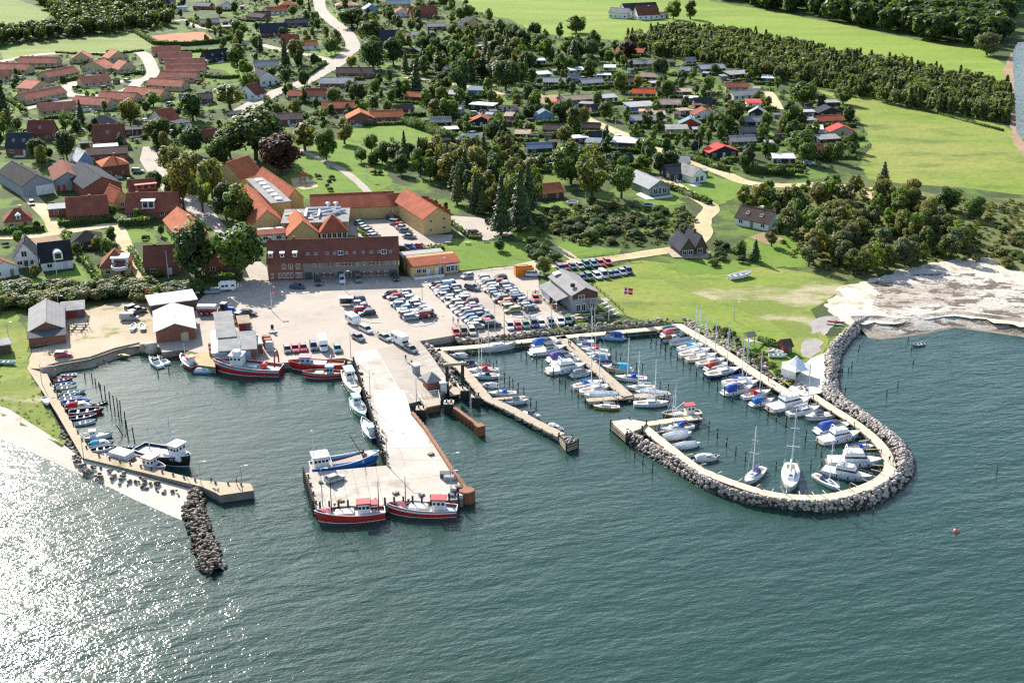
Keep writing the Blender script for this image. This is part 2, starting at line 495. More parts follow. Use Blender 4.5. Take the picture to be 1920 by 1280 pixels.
sheet('seaweed_beach',[(1640,560),(1625,530),(1660,520),(1700,508),(1760,508),(1830,512),(1870,530),(1960,540),(2400,580),(2400,650),(1930,602),(1870,590),(1790,580),(1730,590),(1660,590)],M_seaweed,.07,2.0,2)
sheet('tidal_pool',[(1512,604),(1540,594),(1570,592),(1576,600),(1556,616),(1545,630),(1538,622),(1520,626)],M_puddle,.08,.9,2)
sheet('tidal_pool',[(1506,640),(1530,634),(1546,642),(1540,658),(1520,672),(1506,668)],M_puddle,.08,.9,2)
sheet('sand_patch',[(1478,728),(1500,700),(1520,672),(1545,662),(1548,690),(1545,735),(1510,742),(1490,738)],M_slab,.085,.4,3)
sheet('lawn',[(1290,606),(1330,600),(1400,628),(1480,650),(1510,676),(1500,715),(1478,712),(1440,690),(1380,660)],M_lawn,.06,.8,2)
sheet('lawn',[(640,245),(690,238),(755,232),(800,245),(870,272),(900,290),(840,300),(760,295),(700,270),(650,262)],M_lawn,.05,.8,2)
sheet('lawn',[(555,300),(600,265),(650,262),(740,296),(720,320),(740,345),(700,362),(620,362),(585,375),(548,370),(545,340)],M_lawn,.05,.8,2)
sheet('lawn',[(820,458),(850,447),(900,450),(980,455),(1005,480),(990,493),(960,497),(865,508),(858,490)],M_lawn,.05,.8,2)
sheet('lawn',[(1030,462),(1060,455),(1110,462),(1165,466),(1160,476),(1084,485),(1050,478)],M_lawn,.05,.8,2)
sheet('lawn',[(1014,384),(1050,376),(1078,396),(1110,412),(1090,425),(1060,412),(1030,404)],M_lawn,.05,.8,2)
sheet('lawn',[(1190,372),(1255,368),(1288,380),(1215,394),(1195,386)],M_lawn,.05,.8,2)
sheet('lawn',[(1248,340),(1340,330),(1400,348),(1385,368),(1340,388),(1300,372)],M_lawn,.05,.8,2)
sheet('lawn',[(1240,500),(1280,486),(1400,490),(1440,495),(1370,512),(1290,516)],M_lawn,.055,.8,2)
sheet('lawn',[(1395,450),(1440,440),(1480,440),(1515,470),(1510,502),(1440,500),(1410,480)],M_lawn,.055,.8,2)
sheet('lawn',[(52,525),(75,518),(140,508),(142,490),(160,510),(172,528),(140,536),(60,540)],M_lawn,.05,.8,2)
sheet('lawn',[(215,437),(270,432),(290,440),(300,455),(235,455)],M_lawn,.05,.8,2)
sheet('lawn',[(285,424),(312,428),(335,470),(300,440)],M_lawn,.05,.8,2)
sheet('lawn',[(0,585),(30,582),(60,640),(52,690),(60,710),(0,725)],M_meadow,.05,.8,2)
sheet('dune_grass',[(0,720),(55,700),(80,745),(112,800),(118,835),(75,808),(0,772),(-300,750),(-300,700)],M_dune,.055,1,2)
sheet('lawn',[(0,235),(40,240),(60,250),(25,262),(0,265)],M_lawn,.05,.8,2)
for q in ([(355,100),(400,96),(430,105),(440,135),(390,128),(365,112)],[(640,92),(655,75),(665,88),(640,98)],[(575,100),(640,92),(640,106),(590,106)],[(420,120),(470,128),(480,150),(430,150)],[(15,170),(40,168),(60,185),(30,188)],[(140,160),(158,156),(172,168),(185,174),(165,177),(146,172)],[(10,182),(30,188),(50,210),(22,205)],[(605,18),(640,22),(640,35),(615,35)],[(1100,345),(1000,322),(1050,330)],[(1165,312),(1210,305),(1250,318),(1200,322)],[(1190,250),(1250,262),(1270,275),(1210,268)],[(1600,265),(1628,270),(1600,292),(1592,280)]):
 sheet('lawn',q,M_lawn,.05,.8,2)
sheet('harbour_apron',[(300,652),(304,660),(345,656),(405,669),(527,680),(645,671),(664,677),(706,655),(785,638),(852,627),(868,638),(962,627),(1050,612),(1090,594),(1062,580),(1012,545),(1008,512),(1040,494),(1000,488),(962,497),(866,511),(790,520),(748,518),(505,526),(496,505),(455,500),(420,538),(390,548),(370,566),(285,586),(286,640)],M_asphalt,.05)
sheet('ferry_lane',[(706,655),(785,637),(806,662),(846,720),(826,742),(764,757)],M_road,.075)
sheet('yard',[(110,575),(165,582),(200,570),(262,565),(300,568),(300,600),(286,640),(300,650),(262,648),(240,651),(215,657),(170,673),(112,683),(86,691),(52,690),(60,655),(120,640)],M_yard,.05,.3,3)
sheet('village_street',[(268,275),(286,275),(300,300),(328,336),(362,360),(396,392),(422,424),(445,455),(500,500),(505,528),(455,500),(405,436),(352,396),(318,372),(280,330),(262,300)],M_road,.08)
ribbon('village_road',[(440,215),(480,192),(520,172),(562,158),(600,138),(632,120),(646,104),(662,88),(650,62),(618,36),(600,14),(598,-20)],8.5,M_road)
ribbon('village_road',[(632,120),(600,108),(560,100),(520,92),(490,84)],6,M_road,.1)
ribbon('residential_road',[(0,116),(70,103),(130,100),(200,100),(262,98),(285,128),(280,145),(240,153),(160,152),(128,162),(130,178),(190,180)],7,M_road,.1)
ribbon('residential_road',[(40,205),(90,196),(140,188),(190,180),(240,168),(262,150)],6,M_road,.095)
ribbon('lane',[(328,40),(350,38),(370,50),(430,62),(460,80),(490,84)],5,M_road,.1)
ribbon('lane',[(0,445),(70,442),(120,435),(170,428),(215,425),(240,470),(275,525)],4.5,M_sandroad,.09)
ribbon('lane',[(110,440),(95,410),(72,385),(50,362)],5,M_sandroad,.10)
ribbon('footpath',[(560,280),(600,298),(640,318),(670,340),(692,362)],3,M_road,.1)
sheet('car_park',[(648,412),(700,412),(742,408),(795,440),(850,440),(846,452),(800,470),(820,478),(760,482),(745,452),(690,446),(652,440)],M_asphalt,.085)
sheet('car_park',[(842,404),(900,408),(952,420),(960,440),(900,452),(862,440)],M_asphalt,.085)
ribbon('sand_road',[(985,500),(1060,494),(1140,486),(1220,474),(1290,462),(1318,440),(1318,412),(1334,392),(1320,378),(1270,350),(1235,330)],5.5,M_sandroad)
ribbon('sand_road',[(1004,178),(1060,205),(1120,232),(1200,265),(1290,300),(1350,322),(1400,342),(1470,348),(1560,346),(1600,358)],6.0,M_sandroad)
ribbon('sand_road',[(760,145),(830,155),(890,165),(940,176),(1004,178)],5,M_sandroad,.1)
ribbon('sand_road',[(1440,172),(1452,190),(1460,205)],5,M_sandroad,.1)
ribbon('sand_path',[(1036,462),(1060,474),(1080,488)],3,M_sandroad,.1)
sheet('sandy_clearing',[(1600,352),(1650,350),(1715,364),(1735,372),(1680,376),(1620,372)],M_sandroad,.09,.6,4)
sheet('building_plot',[(1000,180),(1050,178),(1080,196),(1060,205),(1020,200)],M_earth,.09,.5,3)
sheet('gravel_terrace',[(1405,445),(1440,432),(1470,448),(1440,458)],M_earth,.085,.3,3)
sheet('tennis_court',[(280,68),(330,63),(382,60),(400,73),(345,79),(300,77)],M_clay,.10)
sheet('playground_sand',[(546,335),(575,330),(598,350),(570,356),(550,350)],M_sandroad,.1,.3,3)
sheet('plot_sand',[(52,448),(108,440),(120,455),(60,462)],M_earth,.1,.3,3)
sheet('inlet_water',[(1898,100),(1908,80),(2200,60),(2200,250),(1925,268),(1906,250),(1902,170)],M_water,.10)
sheet('inlet_shore',[(1880,130),(1898,98),(1904,170),(1908,252),(1926,272),(1926,300),(1900,270),(1890,200)],M_earth,.08,.5,4)
def prism_px(name,poly,top,m,z0=-3.0,mtop=None):
 mb=MB();mb.prism([tuple(P(x,y,top)[:2]) for x,y in poly],z0,top)
 return struct(name,mb.mesh(name,m))
pier_px=[(664,676),(726,872),(573,886),(591,953),(724,946),(868,935),(872,916),(847,885),(815,835),(792,800),(768,772),(763,757),(706,654)]
prism_px('harbour_pier',pier_px,LZ+.05,M_quaywall)
sheet('pier_deck',pier_px,M_concrete,.07)
sheet('pier_slab',[(698,731),(757,731),(766,756),(771,777),(790,806),(808,838),(740,838),(712,790)],M_slab,.085)
sheet('pier_slab',[(664,660),(706,655),(716,672),(668,680)],M_slab,.085)
hw_px=[(50,689),(88,700),(112,752),(140,800),(173,848),(378,900),(392,901),(426,904),(470,906),(476,919),(412,928),(404,923),(376,911),(155,858),(105,772)]
prism_px('harbour_wall',hw_px,LZ+.1,M_quaywall)
sheet('harbour_wall_deck',hw_px,M_yard,.12)
prism_px('jetty',[(350,667),(397,657),(404,688),(370,684)],LZ+.06,M_quaywall)
sheet('jetty_deck',[(350,667),(397,657),(404,688),(370,684)],M_sandroad,.08)
prism_px('berth_wall',[(786,637),(852,626),(853,628),(787,639)],LZ+.25,M_concrete)
def island(name,cx,cy,rx,rz,ang=0.0,n=24):
 c=P(cx,cy,LZ);mb=MB()
 ring=[(c.x+rx*math.cos(t)*math.cos(ang)-rz*math.sin(t)*math.sin(ang),c.y+rx*math.cos(t)*math.sin(ang)+rz*math.sin(t)*math.cos(ang)) for t in [2*PI*i/n for i in range(n)]]
 mb.prism(ring,LZ,LZ+.17)
 return struct(name,mb.mesh(name,M_slab))
island('traffic_island',511,622,1.25,1.25)
def kerb(pts,w=0.3):
 q=[P(x,y,LZ) for x,y in pts];mb=MB()
 for a,b in zip(q[:-1],q[1:]):
  d=(b-a).normalized();nn=Vector((-d.y,d.x,0))*w/2
  mb.prism([(a+nn)[:2],(a-nn)[:2],(b-nn)[:2],(b+nn)[:2]],LZ,LZ+.18)
 return struct('kerb',mb.mesh('kerb',M_slab))
kerb([(632,574),(650,586),(672,599),(695,605),(716,606)])
kerb([(758,600),(764,608),(778,612),(796,611),(812,606),(818,598)])
kerb([(950,582),(960,594),(975,596),(1000,594),(1012,588)])
kerb([(532,544),(545,550),(566,551),(582,548)])
def line(a,b,w=0.15,dz=.085):
 p,q=P(*a,LZ+dz),P(*b,LZ+dz)
 d=(q-p).normalized();nn=Vector((-d.y,d.x,0))*w/2
 mb=MB();mb.add([p-nn,q-nn,q+nn,p+nn],[(0,1,2,3)])
 return struct('road_marking',mb.mesh('road_marking',M_white))
for k in range(8):
 line((798+k*6.2,658+k*8.2),(784+k*6.2,661+k*8.2),.18,.1)
for k in range(7):
 line((590+k*24,535),(585+k*24,524),.12)
line((760,733),(766,735),.25,.12);line((768,738),(776,746),.15,.12)
line((706,655),(764,757),.12,.12)
# buildings
ROOF=dict(pink=('pink tiled',(0.47,0.19,0.125)),orange=('orange tiled',(0.40,0.135,0.065)),red=('red tiled',(0.33,0.098,0.055)),brownred=('dark red tiled',(0.25,0.085,0.056)),maroon=('maroon tiled',(0.18,0.068,0.047)),slate=('dark slate',(0.045,0.05,0.06)),black=('black',(0.03,0.03,0.033)),grey=('grey fibre cement',(0.27,0.26,0.25)),light=('light grey',(0.34,0.34,0.335)),white=('white',(0.56,0.555,0.54)),brown=('dark brown',(0.10,0.07,0.058)),tan=('tan',(0.36,0.275,0.20)),blue=('blue grey',(0.17,0.215,0.27)),bright=('bright orange red',(0.55,0.10,0.04)),crimson=('crimson metal',(0.50,0.07,0.06)),peach=('peach tiled',(0.52,0.31,0.2)))
WALL=dict(yellow=('yellow plaster',(0.54,0.385,0.165)),cream=('cream brick',(0.46,0.375,0.22)),brick=('red brick',(0.21,0.085,0.055)),white=('white plaster',(0.74,0.73,0.69)),black=('black timber',(0.03,0.03,0.03)),brown=('brown timber',(0.10,0.06,0.04)),redwood=('red timber',(0.24,0.045,0.03)),blue=('blue timber',(0.14,0.26,0.42)),grey=('grey timber',(0.27,0.29,0.32)),stone=('grey stone',(0.20,0.175,0.15)),tan=('tan',(0.36,0.30,0.22)),green=('grey green timber',(0.2,0.24,0.21)))
M_roof=mat('roof_tiles',None,.85,.24,0.35,.05,5.0,dirt=.25,spec=.05)
M_metalroof=mat('sheet_roof',None,.8,.14,0.3,0,spec=.04,stripe=(0,1.1,.012))
M_wall=mat('wall_plaster',None,.85,.09,0.25,0,dirt=.04)
M_frame=mat('window_frame',(0.7,0.69,0.66),.5,.06)
M_glass=mat('window_glass',(0.022,0.028,0.034),.08,.2,.5,spec=.6)
M_door=mat('door_paint',None,.5,.12)
M_paint=mat('object_paint',None,.45,.1,0.7)
M_matte=mat('object_matte',None,.85,.16,0.9)
M_steel=mat('galvanised_steel',(0.42,0.43,0.44),.45,.12,1.2,metal=.3)
M_dark=mat('black_rubber',(0.018,0.018,0.02),.8,.15)
mb=MB()
for a in ((-.5,-.42,-.5,.5),(.42,.5,-.5,.5),(-.42,.42,.42,.5),(-.42,.42,-.5,-.42),(-.03,.03,-.42,.42)):
 mb.box(a[0],a[1],-.06,.03,a[2],a[3])
ME_frame=mb.mesh('window',M_frame)
mb=MB();mb.box(-.42,.42,-.02,.02,-.42,.42);ME_pane=mb.mesh('pane',M_glass)
mb=MB()
for a in ((-.5,-.43,0,1),(.43,.5,0,1),(-.43,.43,.95,1)):
 mb.box(a[0],a[1],-.06,.03,a[2],a[3])
mb.box(-.43,.43,-.035,.02,0,.95)
ME_door=mb.mesh('door',M_door)
mb=MB();mb.tube((.34,-.07,.47),(.34,-.035,.47),.03,n=5);ME_handle=mb.mesh('handle',M_steel)
mb=MB();mb.box(-.38,.38,-.38,.38,-1.2,.75);mb.box(-.45,.45,-.45,.45,.75,.88);ME_chimney=mb.mesh('chimney',M_wall)
FOOT=[]
def win(parent,x,y,z,w,h,rz=0.0):
 f=obj('window',ME_frame,parent,(x,y,z),rz,None,(w,1.4,h))
 obj('pane',ME_pane,f)
 return f
def slope(mb,a,b,c,d,t=0.16):
 """roof slab through four top corners"""
 top=[Vector(p) for p in (a,b,c,d)]
 bot=[p-Vector((0,0,t)) for p in top]
 mb.add(top+bot,[(0,1,2,3),(7,6,5,4),(0,4,5,1),(1,5,6,2),(2,6,7,3),(3,7,4,0)])
def roof_mesh(kind,L,D,h,rise,ov=0.45,skirt=.2):
 mb=MB();x,y0,y1=L/2+ov*.7,-ov,D+ov
 sl=rise/(D/2) if kind!='front' else rise/(L/2)
 e=.05
 if kind=='gable':
  zb=h-sl*ov+e;ym=D/2;zr=h+rise+e
  slope(mb,(-x,y0,zb),(x,y0,zb),(x,ym,zr),(-x,ym,zr));slope(mb,(-x,ym,zr),(x,ym,zr),(x,y1,zb),(-x,y1,zb))
  mb.box(-x,x,ym-.14,ym+.14,zr-.1,zr+.06)
 elif kind=='front':
  X=L/2+ov;zb=h-sl*ov+e;zr=h+rise+e;Y0,Y1=-ov*.7,D+ov*.7
  slope(mb,(-X,Y1,zb),(-X,Y0,zb),(0,Y0,zr),(0,Y1,zr));slope(mb,(0,Y1,zr),(0,Y0,zr),(X,Y0,zb),(X,Y1,zb))
  mb.box(-.14,.14,Y0,Y1,zr-.1,zr+.06)
 elif kind=='hip':
  i=min(L,D)/2*.95;zb=h-.05;zr=h+rise
  if L>=D:r0,r1=(-L/2+i,D/2,zr),(L/2-i+.01,D/2,zr)
  else:r0,r1=(0,i,zr),(0,D-i+.01,zr)
  c=[(-x,y0,zb),(x,y0,zb),(x,y1,zb),(-x,y1,zb)]
  b=[(p[0],p[1],zb-.18) for p in c]
  vs=c+b+[r0,r1]
  if L>=D:f=[(0,1,9,8),(1,2,9),(2,3,8,9),(3,0,8)]
  else:f=[(0,1,8),(1,2,9,8),(2,3,9),(3,0,8,9)]
  mb.add(vs,f+[(4,5,1,0),(5,6,2,1),(6,7,3,2),(7,4,0,3),(7,6,5,4)])
 elif kind=='mono':
  zb,zt=h+e,h+rise+e
  slope(mb,(-x,y0,zb),(x,y0,zb),(x,y1,zt),(-x,y1,zt),.22)
 else:
  mb.box(-x,x,y0,y1,h+.02,h+.3)
 return mb
def wall_mesh(kind,L,D,h,rise):
 mb=MB();x=L/2
 if kind=='gable' or kind=='mono':
  vs=[]
  zs=(h,h+rise,h) if kind=='gable' else (h,h+rise/2,h+rise)
  for X in (-x,x):
   vs+=[(X,0,-.5),(X,D,-.5),(X,D,zs[2]),(X,D/2,zs[1]),(X,0,zs[0])]
  mb.add(vs,[(4,3,2,1,0),(5,6,7,8,9),(0,5,9,4),(1,2,7,6),(2,3,8,7),(3,4,9,8)])
 elif kind=='front':
  vs=[]
  for Y in (0,D):
   vs+=[(-x,Y,-.5),(x,Y,-.5),(x,Y,h),(0,Y,h+rise),(-x,Y,h)]
  mb.add(vs,[(0,1,2,3,4),(9,8,7,6,5),(1,6,7,2),(0,4,9,5),(2,7,8,3),(4,3,8,9)])
 else:
  mb.box(-x,x,0,D,-.5,h)
 return mb
def house(e,depth,h=2.5,rise=2.0,roof='orange',wall='brick',kind='gable',label=None,cat='house',name=None,group=None,wins='auto',chimney=None,skylights=0,metal=False,door=True,wz=1.45,storeys=1,z=LZ,mroof=None):
 a,b=P(e[0],e[1],z),P(e[2],e[3],z)
 ux=(b-a);L=ux.length;ux.normalize()
 uy=Vector((-ux.y,ux.x,0))
 mid=(a+b)/2
 root=thing(name or 'house',label,cat,group,mid,math.atan2(ux.y,ux.x))
 FOOT.append((mid+uy*depth/2,ux,uy,L/2,depth/2))
 w=obj('wall',wall_mesh(kind,L,depth,h,rise).mesh('wall',M_wall),root,color=WALL[wall][1])
 r=obj('roof',roof_mesh(kind,L,depth,h,rise).mesh('roof',mroof or (M_metalroof if metal else M_roof)),root,color=ROOF[roof][1])
 if chimney is not None:
  zt=h+(rise*(.75 if kind!='flat' else 0))+.6
  obj('chimney',ME_chimney,r,(chimney,depth/2+.6,zt),color=WALL[wall][1] if wall in ('brick','white','yellow') else WALL['brick'][1])
 if wins=='auto':
  n=max(1,int(L/3.2))
  for s in range(storeys):
   for i in range(n):
    if door and s==0 and i==n//2 and n>1: continue
    win(root,-L/2+(i+.5)*L/n,-.01,wz+2.7*s,min(1.5,L/n*.6),1.15)
  m=max(1,int(depth/4))
  for sx in (-1,1):
   for i in range(m):
    win(root,sx*(L/2+.01),(i+.5)*depth/m,wz,1.2,1.1,sx*PI/2)
 elif wins:
  for q in wins:
   win(root,*q) if len(q)>4 else win(root,q[0],-.01,*q[1:])
 if door:
  n=max(1,int(L/3.2));dx=-L/2+(n//2+.5)*L/n if n>1 else L*.3
  d=obj('door',ME_door,root,(dx,-.01,0),color=random.choice([(0.6,.58,.55),(.2,.05,.03),(.08,.12,.16),(.3,.2,.1)]),scale=(1.0,1.3,2.1))
  obj('handle',ME_handle,d)
 for k in range(skylights):
  if kind in ('gable',):
   t=.45;y=depth/2*t;zz=h+rise*t+.12
   f=obj('skylight',ME_frame,r,(-L/2+(k+.7)*L/(skylights+.4),y,zz),scale=(1,1.2,1.2))
   f.rotation_euler=(-(PI/2-math.atan2(rise,depth/2)),0,0)
   obj('pane',ME_pane,f)
 return root,L,ux,uy,mid
# terrace houses round the close
terr=[((286,107,339,105)),((298,119,360,117)),((310,131,384,129)),((311,142,384,141)),((298,154,366,155)),((275,168,340,172)),((230,184,300,190)),((184,194,250,197)),((134,203,200,208)),((76,219,146,213)),((50,197,126,182)),((60,176,97,166)),((92,154,150,143)),((157,166,210,160)),((153,134,200,138)),((224,139,256,135)),((135,119,172,118)),((205,118,242,114)),((34,126,105,127)),((-10,138,50,140)),((-14,154,22,151))]
tl=['first in the stepped rank beside the tennis court','second in the stepped rank by the tennis court','third in the stepped rank by the tennis court','fourth in the stepped rank by the tennis court','fifth in the stepped rank, beside a hedge','at the foot of the stepped rank, turned slightly from it','beyond the foot of the stepped rank, with dark gable','with round trees along its front hedge','behind the tall conifer, with hedge along its front','with dark carport end beside the entry road','with open porch end on the curving close','with low gable and a white parasol in its garden','backing on the curving close, with two cars at its end','standing alone on the loop lawn, with dark garage doors','with dark gable front above the loop lawn','with dark gable front beside the close entrance','with gable front and patio under the mown field','second gable front under the mown field, with white patio','long and low beside the road under the mown field','long, beside the red gabled last terrace','last of the close, with a dark red tint']
for i,e in enumerate(terr):
 lab=('long pink tiled cream brick terrace house, '+tl[i]) if i<5 else 'pink roofed terrace house '+tl[i]
 house(e,8.5,2.5,2.5 if i not in (14,15,16,17) else 3.4,'pink','cream','gable' if i not in (11,14,15,16,17) else 'front',lab,'house','terrace_house','terrace houses in the close')
# village houses: edge, depth, wall, rise, roof, wall colour, form, label, extras
VH=[((12,291,58,291),9,3.2,4.6,'slate','brick','gable','red brick house with steep slate roof and two skylights behind a dark tree',dict(skylights=2,chimney=2)),((52,264,98,264),8,3.0,4.5,'maroon','brick','gable','red brick house with maroon roof, one skylight, beside the slate roofed house',dict(skylights=1,chimney=-3)),((168,248,224,244),10,3.2,2.6,'slate','white','hip','white house with hipped slate roof and white garden parasols',dict()),((175,277,232,275),9,3.2,5.0,'maroon','brick','gable','tall maroon roofed brick house before the white hipped house',dict(skylights=1,chimney=0)),((233,256,266,254),5,2.4,.3,'slate','brown','flat','low flat roofed garden pavilion beside a white flagpole',dict()),((279,232,308,240),8,2.6,4.2,'red','white','front','white gabled house with steep red roof near the street bend',dict()),((310,236,334,244),6,2.4,.8,'slate','white','flat','flat slate roofed garage beside the red roofed white gable',dict()),((178,291,222,288),6,2.6,.3,'white','grey','flat','white flat roofed outbuilding behind the workshops',dict()),((165,306,240,302),9,3.2,1.6,'brown','brick','gable','long brown roofed building behind the workshops',dict()),((194,334,244,328),9,4.2,2.4,'orange','brick','hip','brick house with orange hipped roof beside the street',dict(chimney=1)),((148,318,176,314),8,3.2,3.0,'white','blue','front','pale blue gabled house squeezed between the workshops',dict()),((386,268,418,264),7,2.4,2.2,'maroon','brown','gable','small maroon roofed house under the big street trees',dict()),((445,184,480,188),8,2.6,4.0,'maroon','white','front','white gabled house with maroon roof beside the village road',dict()),((390,119,434,114),9,1.8,4.6,'black','black','gable','black A-frame house with long sloping roof beside a lawn',dict(skylights=2)),((338,198,400,195),9,2.6,1.8,'slate','brick','gable','dark roofed bungalow half hidden by garden trees below the terraces',dict()),((296,14,330,13),9,2.6,2.0,'slate','white','gable','slate roofed bungalow at the end of the tree belt',dict()),((330,22,352,21),6,2.6,.3,'blue','white','flat','white cabin with blue grey roof beside the lane',dict()),((362,18,392,19),9,2.6,2.0,'grey','brick','gable','grey roofed bungalow north of the lane',dict()),((410,20,440,19),9,2.6,3.0,'slate','white','front','white trimmed slate gable house north of the lane',dict()),((377,51,413,49),9,2.4,2.2,'grey','brick','gable','grey roofed brick bungalow behind the tennis court hedge',dict()),((415,59,437,58),6,2.6,.3,'light','redwood','flat','small red building with pale roof near the tennis court',dict()),((462,37,492,40),8,2.4,2.0,'brown','brick','gable','brown roofed bungalow west of the village road',dict()),((630,18,672,17),10,2.6,2.0,'peach','tan','hip','peach roofed bungalow beside the upper village road',dict()),((726,15,770,14),10,2.6,2.2,'blue','yellow','gable','yellow house with blue grey roof at the field edge',dict()),((684,25,710,24),8,2.8,3.0,'white','blue','front','pale blue gabled house near the field edge',dict()),((740,32,770,31),8,2.6,3.0,'red','white','front','red roofed white gable house near the field edge',dict()),((772,36,820,34),10,3.0,4.6,'brownred','brick','gable','big dark red roofed brick house at the field edge',dict(chimney=3)),((868,56,908,53),9,2.0,5.0,'slate','yellow','front','slate A-frame house with yellow gable at the field edge',dict()),((525,17,557,16),9,2.6,2.2,'orange','brick','hip','orange hipped bungalow west of the upper road',dict()),((502,29,540,27),9,2.6,2.4,'orange','white','gable','orange roofed white trimmed house among conifers',dict()),((478,36,508,35),8,2.6,2.0,'slate','brick','gable','slate roofed house among conifers west of the road',dict()),((538,52,583,50),9,2.6,2.2,'slate','brown','gable','dark roofed bungalow with white car port by the road',dict()),((489,70,540,68),10,3.0,4.6,'slate','brick','gable','large red brick house with slate roof above the junction',dict(chimney=2)),((527,88,558,88),8,2.6,4.0,'brownred','brick','gable','dark red steep roofed house above the junction',dict()),((560,95,597,93),8,2.8,2.0,'orange','white','gable','white house with orange roof beside the road junction',dict()),((672,53,702,52),8,2.0,4.0,'brown','brown','front','brown steep gabled house east of the upper road',dict()),((716,84,754,82),10,2.6,5.0,'slate','black','gable','tall dark slate roofed house amid big trees',dict()),((752,82,772,81),7,2.6,1.2,'tan','brown','gable','tan roofed annexe beside the tall slate house',dict()),((802,58,836,57),8,2.6,1.6,'grey','brown','gable','grey roofed bungalow below the field edge',dict()),((774,74,816,72),9,2.6,1.4,'grey','tan','gable','low grey roofed bungalow amid big trees',dict()),((478,134,524,132),9,2.6,2.4,'grey','white','gable','grey roofed bungalow with white walls above the village road',dict()),((478,163,524,158),9,2.8,4.2,'slate','white','front','white gabled house with slate roof beside the village road',dict(skylights=0)),((630,147,698,147),9,2.6,2.2,'brown','brick','gable','long brown roofed bungalow east of the junction',dict(chimney=2)),((600,166,662,166),9,2.6,2.0,'light','brick','gable','long light grey roofed bungalow east of the village road',dict()),((540,189,578,190),8,2.5,1.8,'red','brick','gable','red roofed wing of the hedge side bungalow',dict()),((572,190,616,190),9,2.6,2.6,'brownred','white','gable','dark red roofed bungalow with white gable behind the hedge',dict()),((604,214,664,213),9,2.6,2.0,'red','brick','gable','red roofed brick bungalow above the orange roofed pair',dict()),((652,235,702,233),9,2.8,2.6,'orange','brick','front','orange roofed brick bungalow wing with gable to the green',dict()),((696,231,756,229),8,2.6,2.0,'orange','brick','gable','long orange roofed brick bungalow along the green',dict()),((516,236,568,234),9,2.6,1.8,'brown','brick','gable','dark brown roofed bungalow beside the copper beech',dict()),((246,377,296,372),8,2.8,3.4,'brownred','yellow','gable','yellow house with long pale dormer beside the street',dict(chimney=-4)),((216,393,244,388),9,2.8,3.6,'red','yellow','front','yellow front gable wing of the dormer house',dict()),((238,411,334,408),9.5,2.6,4.8,'brownred','brick','gable','long dark red roofed brick house with glazed balcony dormer',dict(chimney=-5)),((128,418,204,412),9,2.5,4.6,'brownred','brick','gable','brick house with steep dark red roof and flat annexe',dict(chimney=1)),((92,408,150,404),6,2.6,.3,'light','brick','flat','flat light roofed annexe and courtyard walls beside brick house',dict()),((10,432,62,427),7,2.7,3.2,'brownred','yellow','hip','small yellow house with white dormer in dark red hipped roof',dict(chimney=1)),((27,503,73,499),9,2.9,4.4,'slate','white','front','white gabled house with arched window and slate roof',dict()),((80,509,138,502),8,3.0,4.2,'black','white','gable','white house with black roof and arched white dormer',dict()),((-14,526,36,515),7,2.6,2.4,'brownred','white','front','white house with small red roof cut by the picture edge',dict()),((138,469,193,464),8,2.4,2.2,'black','brown','hip','brown garden bungalow with black pyramid roof',dict()),((190,520,244,517),9,2.9,4.0,'brownred','yellow','hip','yellow house with dark red roof and round white balcony',dict()),((272,517,336,514),9,3.0,4.4,'maroon','brick','gable','brick house with maroon roof behind a white flagpole',dict(chimney=-2)),((309,428,336,462),9,3.0,3.4,'orange','yellow','gable','yellow long house with orange roof beside two big street trees',dict(chimney=2)),((384,514,446,512),7,2.6,2.5,'brownred','brick','gable','low brick house hidden under the big street trees',dict()),]
for e,dp,h,ri,rf,wa,kd,lab,ex in VH:
 house(e,dp,h,ri,rf,wa,kd,lab,'house','village_house','village houses',**ex)
# holiday cottages, read off enlargements (4x; offsets ox, oy)
def cottages(ox,oy,rows,zone):
 for x1,x2,yb,rf,wa,kd in rows:
  xa,xb,y=ox+x1/4,ox+x2/4,oy+yb/4
  t=random.uniform(-.035,.035)*(xb-xa)
  k=dict(g='gable',f='flat',m='mono',h='hip',r='front')[kd]
  Lm=(xb-xa)/pxm(y)
  house((xa,y-t,xb,y+t),min(9,max(5,Lm*.62)),2.4,dict(g=1.5,f=.3,m=.7,h=1.6,r=2.2)[kd],rf,wa,k,'%s cottage with %s %s roof %s'%(WALL[wa][0],ROOF[rf][0],dict(g='pitched',f='flat',m='sloping',h='hipped',r='gabled')[kd],zone),'cottage','holiday_cottage','holiday cottages '+zone,metal=rf in ('white','light','crimson','blue') and kd!='f')
cottages(960,0,[(110,250,492,'white','black','f'),(200,295,592,'white','green','m'),(440,545,562,'white','black','m'),(235,400,652,'light','black','g'),(420,505,622,'blue','grey','g'),(530,690,657,'light','black','g'),(640,740,602,'white','black','f'),(690,775,542,'white','brown','m'),(800,960,652,'brown','black','g'),(775,980,422,'red','brown','g'),(880,1050,512,'grey','brown','g'),(960,1115,612,'tan','black','g'),(905,1075,738,'bright','brown','g'),(1090,1245,724,'brown','brown','g'),(1240,1345,726,'tan','brown','m'),(1050,1120,662,'light','black','f'),(1255,1330,562,'light','grey','g'),(1310,1380,492,'grey','black','g'),(1420,1600,548,'light','black','g'),(1635,1790,592,'grey','black','m'),(1605,1770,688,'brownred','tan','g'),(1870,1960,622,'white','black','m'),(1660,1850,752,'grey','white','g'),(1760,1870,812,'crimson','white','m')],'in the upper plot rows')
